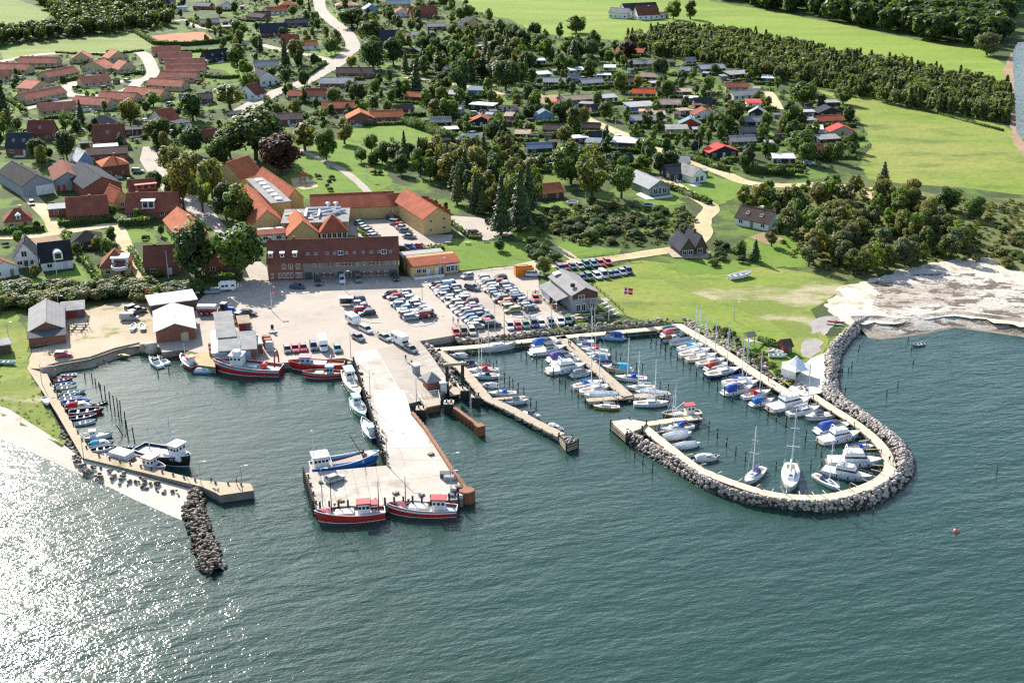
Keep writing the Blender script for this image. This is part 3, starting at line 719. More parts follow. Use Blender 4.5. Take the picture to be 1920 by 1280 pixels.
cottages(960,0,[(670,790,772,'light','black','m'),(500,600,822,'grey','black','f'),(600,720,852,'slate','redwood','g'),(880,1080,838,'light','blue','m'),(1100,1310,822,'tan','black','g'),(1290,1390,778,'white','black','f'),(1370,1500,804,'slate','redwood','g'),(1050,1150,902,'tan','brown','m'),(950,1045,882,'peach','tan','f'),(1260,1370,872,'tan','black','f'),(1370,1540,898,'brownred','white','r'),(885,1080,942,'light','black','g'),(1255,1415,972,'blue','redwood','r'),(1160,1320,1012,'grey','tan','m'),(1775,1900,888,'light','black','r'),(1715,1875,952,'grey','black','g'),(1705,1920,1034,'slate','blue','g'),(1645,1830,1102,'grey','brown','g'),(1480,1695,1184,'crimson','black','r')],'east of the sand road')
cottages(960,0,[(180,320,908,'blue','blue','r'),(0,50,862,'tan','brown','g'),(230,400,1014,'brown','brown','g'),(520,655,998,'brown','brown','g'),(20,130,1048,'tan','black','m'),(120,300,1155,'blue','black','g'),(460,570,1082,'white','black','f'),(550,655,1114,'blue','grey','m'),(590,705,1064,'slate','redwood','g'),(745,955,1115,'white','brown','m'),(1060,1335,1265,'grey','brown','g'),(70,220,1265,'light','black','m'),(740,910,1244,'slate','black','g')],'west of the sand road')
cottages(1440,0,[(270,350,884,'light','black','f'),(375,560,884,'slate','black','r'),(385,575,944,'red','brown','g'),(465,650,1028,'crimson','tan','r'),(390,540,1086,'grey','black','m'),(310,410,1012,'white','redwood','m'),(285,415,944,'grey','brown','f'),(40,200,1234,'white','black','m'),(370,540,1166,'brownred','brown','g'),(390,540,812,'grey','black','f')],'along the meadow edge')
cottages(480,0,[(1120,1260,762,'orange','brown','g'),(1050,1185,856,'brown','brown','g'),(1340,1515,746,'light','redwood','m'),(1380,1535,856,'light','tan','m'),(1590,1740,716,'blue','blue','m'),(1600,1775,832,'white','black','f'),(1310,1465,956,'grey','black','g'),(1600,1780,956,'red','black','r'),(1505,1720,1088,'blue','redwood','h'),(1400,1520,1016,'white','black','f'),(1585,1690,552,'peach','white','g'),(1130,1240,424,'grey','black','r'),(1350,1450,552,'grey','brown','g'),(1860,1920,912,'tan','brown','m'),(1760,1850,362,'light','black','m'),(1270,1400,452,'white','black','f')],'beside the hedged green')
# farm in the field
house((1141,34,1176,36),9,4.0,2.5,'grey','white','gable','white farm barn with grey roof in the green field','barn','farm_barn')
house((1172,31,1234,28),10,4.0,4.0,'slate','white','gable','long slate roofed farm range at the back of the yard','barn','farm_barn')
house((1196,38,1236,36),9,3.4,5.0,'maroon','white','gable','white farmhouse with maroon roof between the barns','house','farmhouse',chimney=2)
house((1236,36,1254,35),6,2.6,1.5,'tan','white','gable','low tan roofed outbuilding beside the farmhouse','shed','farm_shed')
# shore side houses
house((1010,376,1057,371),8,2.4,2.2,'orange','brown','gable','brown timber house with plain orange roof and chimney by the conifers','house','shore_house',chimney=-2)
house((1217,369,1256,364),16,3.0,2.4,'light','green','front','modern house with pale roof and glazed green gable on white terrace','house','shore_house',wins=[(-1.8,1.6,1.6,2.2),(0,1.7,1.4,2.6),(1.8,1.6,1.6,2.2)],door=False,metal=True)
house((1257,340,1300,336),9,2.6,2.2,'slate','black','gable','dark roofed modern house wing behind a clipped hedge','house','shore_house')
house((1298,345,1324,341),10,2.8,2.6,'grey','white','front','white glazed gable wing with four skylights','house','shore_house',wins=[(-1,1.5,1.4,2),(1,1.5,1.4,2)],door=False)
house((1378,421,1440,434),7,2.7,3.0,'brown','white','gable','white house with brown roof, two skylights and veranda near the thicket','house','shore_house',skylights=2,chimney=1)
house((1276,482,1302,480),9,2.4,3.2,'slate','brown','front','glazed gable of the slate roofed beach house on a timber deck','house','beach_house',wins=[(-1,1.2,1.5,1.5),(.9,1.2,1.5,1.5)],door=False)
house((1303,478,1324,476),9,2.4,3.4,'slate','brown','front','slate roofed second gable of the beach house with chimney','house','beach_house',wins=[(-.3,1.2,1.6,1.5)],door=False,chimney=0)
# workshops
def shed(*a,**k):
 return house(*a,**k)
shed((45,371,102,362),26,4.2,3.0,'black','grey','front','grey workshop hall with two white roller doors and skylights','workshop','workshop_hall',None,wins=None,door=False)
shed((104,359,156,354),20,4.0,2.4,'maroon','grey','front','middle workshop hall with dark red gable roof','workshop','workshop_hall',None,wins=None,door=False)
shed((160,374,230,364),26,4.0,3.0,'slate','brick','front','brick workshop hall with slate roof and skylight strips','workshop','workshop_hall',None,wins=None,door=False)
shed((58,642,122,635),17,3.0,1.9,'grey','brick','front','red boathouse with grey roof above the slipway yard','boathouse','boathouse',None,wins=[(-1.5,1.3,1,1)],metal=True)
shed((117,599,159,595),5,2.4,.5,'grey','redwood','mono','small red shed with two red doors above the slipway','shed','yard_shed',None,wins=None)
shed((294,643,367,636),15,3.0,1.7,'white','brick','front','red warehouse with bright white gable roof on the quay','warehouse','quay_warehouse',None,wins=None,metal=True,mroof=M_metalroof)
shed((413,680,481,675),10,3.0,.5,'grey','brick','mono','grey roofed fish hall with blue doors beside the trawler','warehouse','fish_hall',None,wins=None,door=False)
shed((411,659,443,656),16,3.6,.6,'grey','brick','mono','long grey roofed store behind the fish hall','warehouse','quay_store',None,wins=None,door=False)
shed((400,678,412,677),14,2.2,.4,'white','grey','mono','white lean-to along the fish hall','shed','lean_to_shed',None,wins=None,door=False)
shed((450,626,470,624),5,2.6,.3,'tan','redwood','flat','small red hut with tan roof behind the fish hall','hut','quay_hut',None,wins=None)
shed((478,664,492,662),6,2.4,.3,'white','grey','flat','white container hut at the end of the fish hall','hut','quay_hut',None,wins=None)
shed((285,594,370,582),6,3.2,.6,'white','brown','mono','open machine shed with long white roof beside the yard','shed','machine_shed',None,wins=None,door=False)
shed((-20,668,22,662),4,2.2,.3,'grey','brown','flat','low brown hut on the grass by the beach','hut','beach_hut',None,wins=None,door=False)
shed((1468,664,1484,662),2.6,2.2,1.0,'brown','redwood','gable','tiny dark red garden shed near the party tent','shed','garden_shed',None,wins=None)
shed((1029,204,1053,204),4,2.6,.2,'crimson','redwood','flat','bright red site container on the building plot','container','site_container',None,wins=None,door=False)
shed((1055,200,1116,196),8,2.8,1.4,'tan','brick','gable','half built brick house with bare tan roof and white chimney stack','house','unfinished_house',None,chimney=-8)
# the long warehouse
L0=(504,527,748,519)
r,L,ux,uy,mid=house(L0,11.5,5.4,4.6,'maroon','stone','gable','long stone warehouse with maroon roof and red shuttered windows','warehouse','long_warehouse',None,wins=None,door=False)
def lx(X): return ((480+X/4)-504)/244*L-L/2
for X in (215,265,320):win(r,lx(X),-.05,4.1,1.1,1.5)
for X in (125,180,212,240,270,310,335):win(r,lx(X),-.05,1.5,.8,1.5)
mb=MB();mb.box(-L/2-.02,lx(358),-.08,.0,-.5,5.4);obj('brick_facade',mb.mesh('brick_facade',M_wall),r,color=WALL['brick'][1])
mb=MB()
for s in (-1,1):mb.box(s*.62-.3,s*.62+.3,-.1,-.02,-.55,.55)
ME_shut=mb.mesh('shutter',M_matte)
for X in (440,490,560,615,665,720,765,815,870,930,985,1040):
 w=win(r,lx(X),-.02,4.2,.75,.95)
 if X in (560,665,720,870,930):obj('shutter',ME_shut,w,color=(.14,.035,.03),scale=(.9,.6,.8))
for X in (460,510,560,715,810,865,920,975):
 w=win(r,lx(X),-.02,1.3,.9,1.05)
 obj('shutter',ME_shut,w,color=(.16,.035,.03),scale=(1.0,.6,.9))
for X in (395,640,748,1030):
 d=obj('door',ME_door,r,(lx(X),-.02,0),color=(.05,.06,.07),scale=(2.0,1.2,2.2))
 obj('handle',ME_handle,d)
mb=MB();mb.box(-.55,.55,-.9,1.0,-.6,.6);mb.box(-.7,.7,-1.1,1.0,.6,.72)
ME_dorm=mb.mesh('dormer',M_frame)
rf=[c for c in r.children if c.name.startswith('roof')][0]
for X in (120,205,300):
 d=obj('dormer',ME_dorm,rf,(lx(X),1.6,7.1));w=obj('pane',ME_pane,d,(0,-.92,0),scale=(.8,1,.9))
sl=math.atan2(4.6,5.75)
for X in (395,455,540,595,640,685,745,810,870,930,965,1015):
 big=1.5 if X in (640,965) else .8
 f=obj('skylight',ME_frame,rf,(lx(X),1.75,5.4+1.75*.8+.12),scale=(big,1,big));f.rotation_euler=(-(PI/2-sl),0,0)
 obj('pane',ME_pane,f)
mb=MB();mb.box(-.35,.35,-.35,.35,0,1.4)
for X in (110,290):obj('chimney',mb.mesh('chimney',M_wall),rf,(lx(X),6.2,9.4),color=WALL['brick'][1])
# yellow school block: long range, gabled wing, flat hall
r,L,ux,uy,mid=house((585,415,741,408),12,4.2,3.0,'red','yellow','gable','long yellow range with red tiled roof behind the car park','hall','yellow_range',None,wins=None,door=False,chimney=None)
r,L,ux,uy,mid=house((795,442,846,435),25,5.4,3.0,'red','yellow','front','two storey yellow gabled wing with four small white windows','hall','yellow_wing',None,wins=[(-2.2,4.3,1.0,.9),(2.2,4.6,1.2,.9),(-2.2,1.6,1.0,.9),(2.2,1.8,1.2,.9)],door=False)
mb=MB()
for k in range(6):
 y=3+k*3.4
 mb.add([(3.2,y,5.6),(5.6,y,5.0),(5.6,y+2.6,5.0),(3.2,y+2.6,5.6),(3.2,y,6.9),(5.6,y,6.4)],[(0,1,5,4),(4,5,2,3),(0,4,3),(1,2,5)])
obj('roof_step',mb.mesh('roof_step',M_roof),r,color=ROOF['red'][1])
house((736,410,770,407),9,4.4,2.6,'red','yellow','gable','short red roofed link with stacked glass porch between yellow range and wing','hall','yellow_link',None,wins=[(0,3.4,2.4,1.6),(.2,1.2,1.8,1.8)],door=False)
r,L,ux,uy,mid=house((530,443,653,440),15,4.0,.3,'grey','yellow','flat','flat roofed yellow hall with silver ventilation ducts','hall','flat_hall',None,wins=None,door=False)
M_duct=mat('silver_duct',(0.62,0.63,0.64),.35,.1,metal=.4)
mb=MB()
for a,b,rr in (((-3,3,5.1),(-3,12,5.1),.45),((-3,12,5.2),(7.5,12.5,5.2),.55),((-1,6,5.0),(6,11,5.2),.4),((1,4,5),(1,12,5),.35),((3.5,5,5),(7,8.5,5),.35),((5,9,5),(9,10.5,5),.5)):
 mb.tube(a,b,rr,n=8)
obj('ventilation_duct',mb.mesh('ventilation_duct',M_duct),r)
for x,y in ((-6,4),(-7.5,9),(-5.4,10.5),(-6.2,12),(-9,8),(-1.5,3)):
 mb=MB();mb.cbox(-.7,.7,-.5,.5,0,.5,.15);obj('roof_dome',mb.mesh('roof_dome',M_frame),r,(x,y,4.3))
mb=MB();mb.lathe([(.5,0),(.5,1.6),(.75,1.7),(.75,2.2),(.2,2.5)],10);obj('roof_vent',mb.mesh('roof_vent',M_duct),r,(3.5,14,4.3));obj('roof_vent',mb.mesh('roof_vent',M_duct),r,(6.0,14.2,4.3))
house((541,457,598,452),13,2.8,4.0,'orange','yellow','front','yellow gabled house with steep orange roof before the flat hall','house','yellow_gable',None,wins=None,door=False)
r,L,ux,uy,mid=house((602,452,652,449),8,2.7,4.2,'red','white','hip','white pavilion with steep red pyramid roof and glazed sides','pavilion','pyramid_pavilion',None,wins=None,door=False)
for k in range(5):win(r,-3+k*1.55,-.03,1.4,1.3,2.1)
house((475,440,532,434),34,3.4,4.0,'red','yellow','front','long red roofed hall with gable to the terrace','hall','long_hall',None,wins=None,door=True)
r,L,ux,uy,mid=house((511,408,546,404),34,4.6,.3,'grey','yellow','flat','flat roofed sports hall with a row of white skylights','hall','sports_hall',None,wins=None,door=False)
for k in range(6):
 mb=MB();mb.cbox(-1.1,1.1,-1.5,1.5,0,.6,.2);obj('skylight',mb.mesh('skylight',M_frame),r,(0,3+k*5.3,4.9))
house((540,395,570,391),34,4.0,3.0,'red','yellow','front','narrow red roofed hall beside the playground','hall','narrow_hall',None,wins=None,door=False)
house((404,345,452,352),12,3.4,5.0,'orange','yellow','front','yellow hall with tall orange roof behind dark round trees','hall','orange_hall',None,wins=None,door=False)
house((486,456,536,452),4,2.6,.9,'brownred','white','mono','low glazed veranda under the long red hall','veranda','glazed_veranda',None,wins='auto',door=False)
r,L,ux,uy,mid=house((771,521,861,511),6,3.3,1.3,'red','yellow','mono','yellow kiosk building with red roof and white railing','kiosk','yellow_kiosk',None,wins=[(-4.8,1.7,1.3,1.2),(-3.2,1.7,1.2,1.2),(3.8,1.6,1.3,2.0),(5.2,1.6,1.3,2.0),(6.0,1.6,.9,2.0)],door=False)
for x in (-2.0,.4,1.8):
 d=obj('door',ME_door,r,(x,-.02,0),color=(.6,.6,.58) if x<1 else (.05,.06,.08),scale=(1.1,1.3,2.2));obj('handle',ME_handle,d)
mb=MB();mb.box(3.0,6.6,-.9,-.1,2.6,2.9);obj('sign_board',mb.mesh('sign_board',M_frame),r)
mb=MB();mb.box(-6.6,1.8,-2.6,-2.5,.1,.9);mb.box(-6.6,-6.5,-2.5,-.2,.1,.9);obj('railing',mb.mesh('railing',M_frame),r)
mb=MB();mb.box(-7.2,5,6.4,12,-.5,3.6);obj('rear_wing',mb.mesh('rear_wing',M_wall),r,color=WALL['yellow'][1])
mb=MB();mb.box(-7.4,5.2,6.45,12.2,3.62,3.9);obj('rear_roof',mb.mesh('rear_roof',M_metalroof),r,color=ROOF['light'][1])
# club house beside the marina
r,L,ux,uy,mid=house((1073,587,1120,581),16,5.0,1.6,'grey','grey','front','grey two storey clubhouse with brown gable top and balcony','clubhouse','club_house',None,wins=[(-1.9,1.2,1.2,2.1),(-.4,1.2,1.1,2.1),(1.6,1.4,1.1,1.6),(2.7,1.4,1.1,1.6),(-1.1,4.1,1.7,1.2)],door=False,metal=True)
mb=MB();mb.add([(-L/2,-.04,3.6),(L/2,-.04,3.6),(L/2,-.04,5.0),(0,-.04,6.55),(-L/2,-.04,5.0)],[(0,1,2,3,4)]);obj('gable_cladding',mb.mesh('gable_cladding',M_wall),r,color=(.11,.05,.035))
mb=MB();slope(mb,(-L/2-3.6,2.5,2.9),(-L/2-.02,2.5,3.9),(-L/2-.02,15.5,3.9),(-L/2-3.6,15.5,2.9));obj('lean_to_roof',mb.mesh('lean_to_roof',M_metalroof),r,color=ROOF['grey'][1])
mb=MB();mb.box(-L/2-3.2,-L/2-3.05,8.5,15.3,-.4,2.85);mb.box(-L/2-3.2,-L/2,15.1,15.25,-.4,2.9);obj('lean_to_wall',mb.mesh('lean_to_wall',M_wall),r,color=WALL['white'][1])
for k in range(3):
 mb=MB();mb.tube((-L/2-3.2,3+k*2.4,-.1),(-L/2-3.2,3+k*2.4,2.8),.09);obj('post',mb.mesh('post',M_frame),r)
mb=MB();mb.box(.6,L/2+2.6,-2.2,-.05,2.8,3.0);obj('balcony_floor',mb.mesh('balcony_floor',M_oldwood),r)
mb=MB()
for x in (.7,2.4,4.2,L/2+2.5):mb.tube((x,-2.1,3.0),(x,-2.1,4.0),.05)
mb.tube((.7,-2.1,4.0),(L/2+2.5,-2.1,4.0),.05);mb.tube((.7,-2.1,3.5),(L/2+2.5,-2.1,3.5),.03)
for x in (.7,L/2+2.5):mb.tube((x,-2.1,0),(x,-2.1,2.9),.08)
obj('balcony_railing',mb.mesh('balcony_railing',M_frame),r)
mb=MB();mb.lathe([(.1,0),(.6,.3),(.7,.8),(.5,1.1)],10);obj('roof_vent',mb.mesh('roof_vent',M_dark),r,(-2.2,3.2,5.8))
mb=MB();mb.add([(-3,13.5,6.0),(-1.3,13.5,6.45),(-1.3,15.6,6.45),(-3,15.6,6.0)],[(0,1,2,3)]);obj('roof_panel',mb.mesh('roof_panel',M_frame),r)
def by_label(t): return [o for o in COL.objects if o.get('label','').startswith(t)][0]
def rfof(o): return [c for c in o.children if c.name.startswith('roof')][0]
o=by_label('white house with black roof');q=rfof(o)
mb=MB();mb.loft([[(1.3*math.cos(t),y,1.2*math.sin(t)+1.4) for t in [PI*i/8 for i in range(9)]]+[(-1.3,y,0),(1.3,y,0)] for y in (-.6,3)],close=True)
d=obj('dormer',mb.mesh('dormer',M_frame),q,(.4,0,3.0));obj('pane',ME_pane,d,(0,-.62,1.2),scale=(1.9,1,1.8))
o=by_label('yellow house with long pale dormer');q=rfof(o)
mb=MB();mb.box(-3.4,3.4,.6,4,0,1.5);mb.box(-3.7,3.7,.2,4.2,1.5,1.7);d=obj('dormer',mb.mesh('dormer',M_wall),q,(1,0,3.5),color=ROOF['pink'][1])
for k in range(3):obj('pane',ME_pane,d,(-2.2+2.2*k,.58,.8),scale=(1.6,1,1.1))
o=by_label('long dark red roofed brick house with glazed');q=rfof(o)
mb=MB();mb.box(-1.9,1.9,.2,4,.1,2.3);mb.box(-2.2,2.2,-.2,4.2,2.3,2.5);mb.box(-2,2,-.7,.2,0,.12);d=obj('dormer',mb.mesh('dormer',M_frame),q,(-1,0,3.4))
for k in range(2):obj('pane',ME_pane,d,(-.9+1.8*k,.18,1.1),scale=(1.7,1,2.1))
o=by_label('small yellow house with white dormer');q=rfof(o)
mb=MB();mb.box(-.7,.7,.1,3,0,1.3);mb.add([(-.9,0,1.3),(.9,0,1.3),(0,0,2),(-.9,3,1.3),(.9,3,1.3),(0,3,2)],[(0,1,2),(1,4,5,2),(0,2,5,3)]);d=obj('dormer',mb.mesh('dormer',M_frame),q,(.2,0,3.0));obj('pane',ME_pane,d,(0,.08,.65),scale=(1,1,.9))
o=by_label('yellow house with dark red roof and round');q=rfof(o)
mb=MB();mb.box(-2.2,2.2,.5,4.5,0,2.0);mb.box(-2.5,2.5,.1,4.6,2.0,2.25);d=obj('dormer',mb.mesh('dormer',M_frame),q,(1.5,0,3.1));obj('pane',ME_pane,d,(0,.48,1),scale=(3.8,1,1.6))
mb=MB();mb.lathe([(2.2,0),(2.2,.15),(2.25,.16),(2.25,.95),(2.1,.95),(2.1,.2)],20);obj('balcony',mb.mesh('balcony',M_frame),o,(1.5,-1.4,2.7))
o=by_label('white gabled house with arched window')
for x,z,w,h in ((-.2,4.0,1.6,1.8),(0,1.2,1.2,2.0),(1.6,1.2,1.0,1.8)):win(o,x,-.04,z,w,h)
o=by_label('grey workshop hall')
for x,w in ((2.2,6.0),):
 mb=MB();mb.box(-w/2,w/2,-.12,-.02,.1,3.4);mb.box(-w/2,w/2,-.14,-.1,1.5,1.9);obj('roller_door',mb.mesh('roller_door',M_frame),o,(x,0,0))
q=rfof(o)
for i in range(3):
 for j in range(2):
  mb=MB();mb.box(-.9,.9,-.6,.6,0,.1);s_=obj('skylight',mb.mesh('skylight',M_frame),q,(-2.6-j*1.8+.4,12+i*4,5.75-j*1.05));s_.rotation_euler=(0,-.6,0)
o=by_label('middle workshop hall')
mb=MB();mb.box(-1.8,1.8,-.12,-.02,.1,3.2);obj('roller_door',mb.mesh('roller_door',M_frame),o,(3.0,0,0))
for x in (-3.4,-1.6):d=obj('door',ME_door,o,(x,-.02,0),color=(.35,.05,.04),scale=(1,1.3,2.1));obj('handle',ME_handle,d)
o=by_label('grey roofed fish hall')
for x in (-3.6,1.6):
 mb=MB();mb.box(-1.3,1.3,-.1,-.02,0,2.6);obj('sliding_door',mb.mesh('sliding_door',M_paint),o,(x,0,0),color=(.25,.33,.42))
o=by_label('red boathouse with grey roof')
mb=MB();mb.box(-4.2,4.2,-3.2,-.05,-.4,2.2);obj('front_annexe',mb.mesh('front_annexe',M_wall),o,color=WALL['brick'][1])
mb=MB();slope(mb,(-4.5,-3.6,2.35),(4.5,-3.6,2.35),(4.5,-.06,3.0),(-4.5,-.06,3.0));obj('annexe_roof',mb.mesh('annexe_roof',M_metalroof),o,color=(.12,.12,.12))
mb=MB();mb.box(-.9,.9,-.15,-.02,0,2.0);obj('sliding_door',mb.mesh('sliding_door',M_paint),by_label('red warehouse with bright white'),(2.1,0,0),color=(.45,.38,.24))
for nm,poly,parent in (('deck',[(1248,470),(1275,466),(1332,474),(1328,484),(1262,484)],'glazed gable of the slate'),('terrace',[(1192,366),(1216,356),(1220,372),(1260,366),(1262,370),(1212,376)],'modern house with pale roof')):
 po=by_label(parent);mw=Matrix.Translation(po.location)@Matrix.Rotation(po.rotation_euler.z,4,'Z')
 mb=MB();mb.prism([tuple((mw.inverted()@P(x,y,LZ))[:2]) for x,y in poly],-.1,.32);obj(nm,mb.mesh(nm,M_oldwood if nm=='deck' else M_slab),po)
# cars and other vehicles
M_car=mat('car_paint',None,.3,.04,.5,coat=.8,spec=.5)
M_carglass=mat('car_glass',(0.015,0.018,0.022),.05,.1,spec=.7)
M_tyre=mat('tyre_rubber',(0.02,0.02,0.02),.85,.1)
M_rim=mat('wheel_rim',(0.4,0.4,0.42),.3,.05,metal=.8)
M_lamp=mat('lamp_lens',(0.7,0.72,0.75),.1,.05)
M_redlens=mat('red_lens',(0.35,0.01,0.01),.2,.05)
def ring8(x,w,z0,z1,c=.12):
 return [(x,-w+c,z0),(x,w-c,z0),(x,w,z0+c),(x,w,z1-c),(x,w-c,z1),(x,-w+c,z1),(x,-w,z1-c),(x,-w,z0+c)]
def wheel_mesh(r=.32,w=.2):
 mb=MB();n=14
 mb.tube((0,-w/2,0),(0,w/2,0),r,n=n,mi=0)
 for s in (-1,1):mb.tube((0,s*w/2,0),(0,s*(w/2+.01),0),r*.62,n=n,mi=1)
 return mb.mesh('wheel',[M_tyre,M_rim])
ME_wheel=wheel_mesh()
ME_bigwheel=wheel_mesh(.78,.5)
mb=MB();mb.cbox(-.05,.05,-.16,.16,-.08,.08,.03);ME_head=mb.mesh('headlight',M_lamp);ME_tail=mb.mesh('tail_light',M_redlens)
def car_kit(kind):
 z=dict(hatch=1.42,estate=1.46,suv=1.66,saloon=1.40,van=1.92,pickup=1.6)[kind]
 Lh=dict(hatch=1.98,estate=2.25,suv=2.2,saloon=2.22,van=2.45,pickup=2.4)[kind]
 b=dict(hatch=.88,estate=.88,suv=1.0,saloon=.88,van=1.05,pickup=1.0)[kind]
 mb=MB()
 mb.loft([ring8(-Lh,.70,.38,b-.14),ring8(-Lh+.12,.82,.24,b),ring8(-Lh*.45,.86,.2,b+.02),ring8(.4,.86,.2,b+.02),ring8(1.0,.85,.2,b-.01),ring8(Lh-.45,.83,.22,b-.10),ring8(Lh-.1,.78,.26,b-.2),ring8(Lh,.66,.34,b-.3)],close=True)
 body=mb.mesh('body',M_car,False)
 rear0,rear1=dict(hatch=(-Lh+.12,-Lh+.5),estate=(-Lh+.1,-Lh+.38),suv=(-Lh+.1,-Lh+.35),saloon=(-1.65,-1.0),van=(-Lh+.08,-Lh+.2),pickup=(-.55,-.4))[kind]
 f0,f1=dict(hatch=(1.05,.3),estate=(1.1,.35),suv=(1.15,.45),saloon=(1.05,.35),van=(1.75,1.15),pickup=(1.2,.55))[kind]
 mb=MB()
 vs=[(rear0,-.79,b),(f0,-.79,b),(f0,.79,b),(rear0,.79,b),(rear1,-.62,z),(f1,-.62,z),(f1,.62,z),(rear1,.62,z)]
 mb.add(vs,[(4,5,6,7),(0,1,5,4),(1,2,6,5),(2,3,7,6),(3,0,4,7)])
 glass=mb.mesh('window_glass',M_carglass)
 mb=MB();mb.cbox(rear1-.04,f1+.05,-.65,.65,z-.03,z+.04,.05)
 for s in (-1,1):
  for xb,xt in ((rear0,rear1),((rear0+f0)/2,(rear1+f1)/2),(f0,f1)):
   mb.tube((xb,s*.80,b),(xt,s*.635,z),.045,n=4)
 if kind=='van':
  for s in (-1,1):mb.add([(rear0,s*.80,b),(.5,s*.80,b),(.4,s*.66,z),(rear1,s*.66,z)],[(0,1,2,3)])
 if kind=='pickup':mb.cbox(-Lh+.06,-.6,-.8,.8,b-.05,b+.12,.04)
 roof=mb.mesh('roof',M_car)
 return [('body',body,'c'),('window_glass',glass,None),('roof',roof,'c')],Lh,b
CARS={k:car_kit(k) for k in ('hatch','estate','suv','saloon','van','pickup')}
CC=dict(silver=(.34,.35,.36),white=(.62,.62,.61),black=(.02,.02,.022),grey=(.13,.135,.14),navy=(.03,.05,.12),blue=(.06,.14,.40),red=(.48,.03,.025),maroon=(.17,.02,.025),sky=(.38,.52,.66),teal=(.06,.25,.27),green=(.05,.16,.10),olive=(.36,.36,.10),cream=(.55,.5,.36),brown=(.12,.07,.05),orange=(.6,.2,.03))
CN=dict(silver='silver',white='white',black='black',grey='dark grey',navy='navy blue',blue='blue',red='red',maroon='maroon',sky='light blue',teal='teal',green='dark green',olive='olive',cream='cream',brown='brown',orange='orange')
KN=dict(hatch='hatchback',estate='estate car',suv='off-roader',saloon='saloon',van='van',pickup='pickup')
def car(x,y,hx,hy,col,kind,where,group):
 """wheelbase centre at pixel x, y, bonnet towards pixel offset hx, hy"""
 p=P(x,y);q=P(x+hx,y+hy);d=q-p
 kit,Lh,b=CARS[kind]
 r=place(kit,'parked_car' if kind!='van' else 'van','%s %s %s'%(CN[col],KN[kind],where),'car' if kind!='van' else 'van',group,p+Vector((0,0,.08)),math.atan2(d.y,d.x),random.uniform(.97,1.05),dict(c=CC[col]))
 for sx in (-Lh*.6,Lh*.62):
  for sy in (-.74,.74):obj('wheel',ME_wheel,r,(sx,sy,.30))
 for sy in (-.56,.56):
  obj('headlight',ME_head,r,(Lh-.06,sy,b-.30));obj('tail_light',ME_tail,r,(-Lh+.04,sy,b-.2))
 return r
ORD='first second third fourth fifth sixth seventh eighth ninth tenth eleventh twelfth thirteenth fourteenth fifteenth sixteenth'.split()
def car_row(a,b,cols,flip,where,group,kinds='hatch estate hatch saloon hatch suv estate hatch'.split()):
 p,q=P(*a),P(*b);d=(q-p).normalized();nrm=Vector((-d.y,d.x,0))*(1 if not flip else -1)
 n=len(cols)
 for i,c in enumerate(cols):
  k=kinds[(i*3+len(cols))%len(kinds)]
  if ':' in c:c,k=c.split(':')
  t=(i+random.uniform(-.06,.06))/max(1,n-1)
  w=p.lerp(q,t)+nrm*random.uniform(-.35,.35)
  px=PX(w);h=nrm if random.random()<.7 else -nrm
  h=Matrix.Rotation(random.uniform(-.05,.05),3,'Z')@h
  e=PX(w+h*2)
  car(px[0],px[1],e[0]-px[0],e[1]-px[1],c,k,'%s from the inland end, %s'%(ORD[i],where),group)
G='cars on the big harbour car park'
car_row((669,567),(686,591),'navy white silver red black'.split(),False,'short row beside the shelter',G)
car_row((733,556),(770,599),'black red grey black sky teal white silver silver'.split(),True,'shelter side of the curved kerb row',G)
car_row((759,553),(803,595),'silver silver white white white silver white white maroon:van'.split(),False,'marina side of the curved kerb row',G)
car_row((817,538),(896,616),'black maroon sky navy white silver white cream white silver silver black:suv blue teal cream silver'.split(),True,'kerb side of the longest row',G)
car_row((846,538),(924,613),'sky:van silver black silver white white maroon:suv white maroon white navy black red black'.split(),False,'clubhouse side of the longest row',G)
car_row((903,527),(962,585),'white white brown:suv cream silver silver grey silver grey orange maroon cream olive:estate'.split(),True,'side of the clubhouse row away from it',G)
car_row((936,527),(996,582),'black red white navy:suv silver silver silver grey navy silver black silver grey'.split(),False,'side of the clubhouse row facing it',G)
car(886,543,14,3,'grey','estate','driving between two rows of the car park',None)
car(876,521,-12,3,'silver','hatch','parked askew before the yellow kiosk',None)
car(1004,563,5,9,'red','saloon','driving past the clubhouse tables',None)
car(1000,518,14,0,'white','suv','parked beside the orange container',None)
G='cars nosed in above the rock bank'
for x,y,c,k in ((855,629,'red','hatch'),(870,628,'brown','suv'),(885,627,'cream','estate'),(956,617,'white','estate'),(971,616,'red','hatch'),(986,615,'green','hatch'),(1001,613,'navy','suv'),(1015,612,'white','saloon'),(1033,610,'navy','hatch'),(1051,608,'white','saloon'),(1065,606,'green','estate')):
 car(x,y-2,3.5,8,c,k,'nosed up to the rock bank of the marina',G)
G='cars parked on the grass lot'
for x,y,c,k in ((1051,506,'navy','estate'),(1060,505,'red','hatch'),(1073,503,'navy','saloon'),(1087,502,'silver','saloon'),(1099,500,'green','suv'),(1113,498,'teal','estate'),(1125,497,'red','estate'),(1139,495,'red','hatch')):
 car(x,y,8,7,c,k,'on the grass lot, row beside the sand road',G)
for x,y,c,k in ((1092,524,'navy','hatch'),(1104,523,'green','suv'),(1119,521,'white','estate'),(1131,519,'white','van'),(1145,518,'grey','hatch'),(1155,516,'blue','saloon'),(1167,514,'silver','hatch'),(1178,512,'navy','suv')):
 car(x,y,8,7,c,k,'on the grass lot, row beside the clubhouse',G)
G='cars behind the long warehouse'
for x,y,c,k in ((675,421,'teal','hatch'),(680,426,'sky','hatch'),(686,431,'white','estate'),(691,436,'silver','hatch'),(697,441,'white','saloon'),(703,446,'silver','hatch')):
 car(x,y,10,-3,c,k,'in the row along a low hedge behind the long warehouse',G)
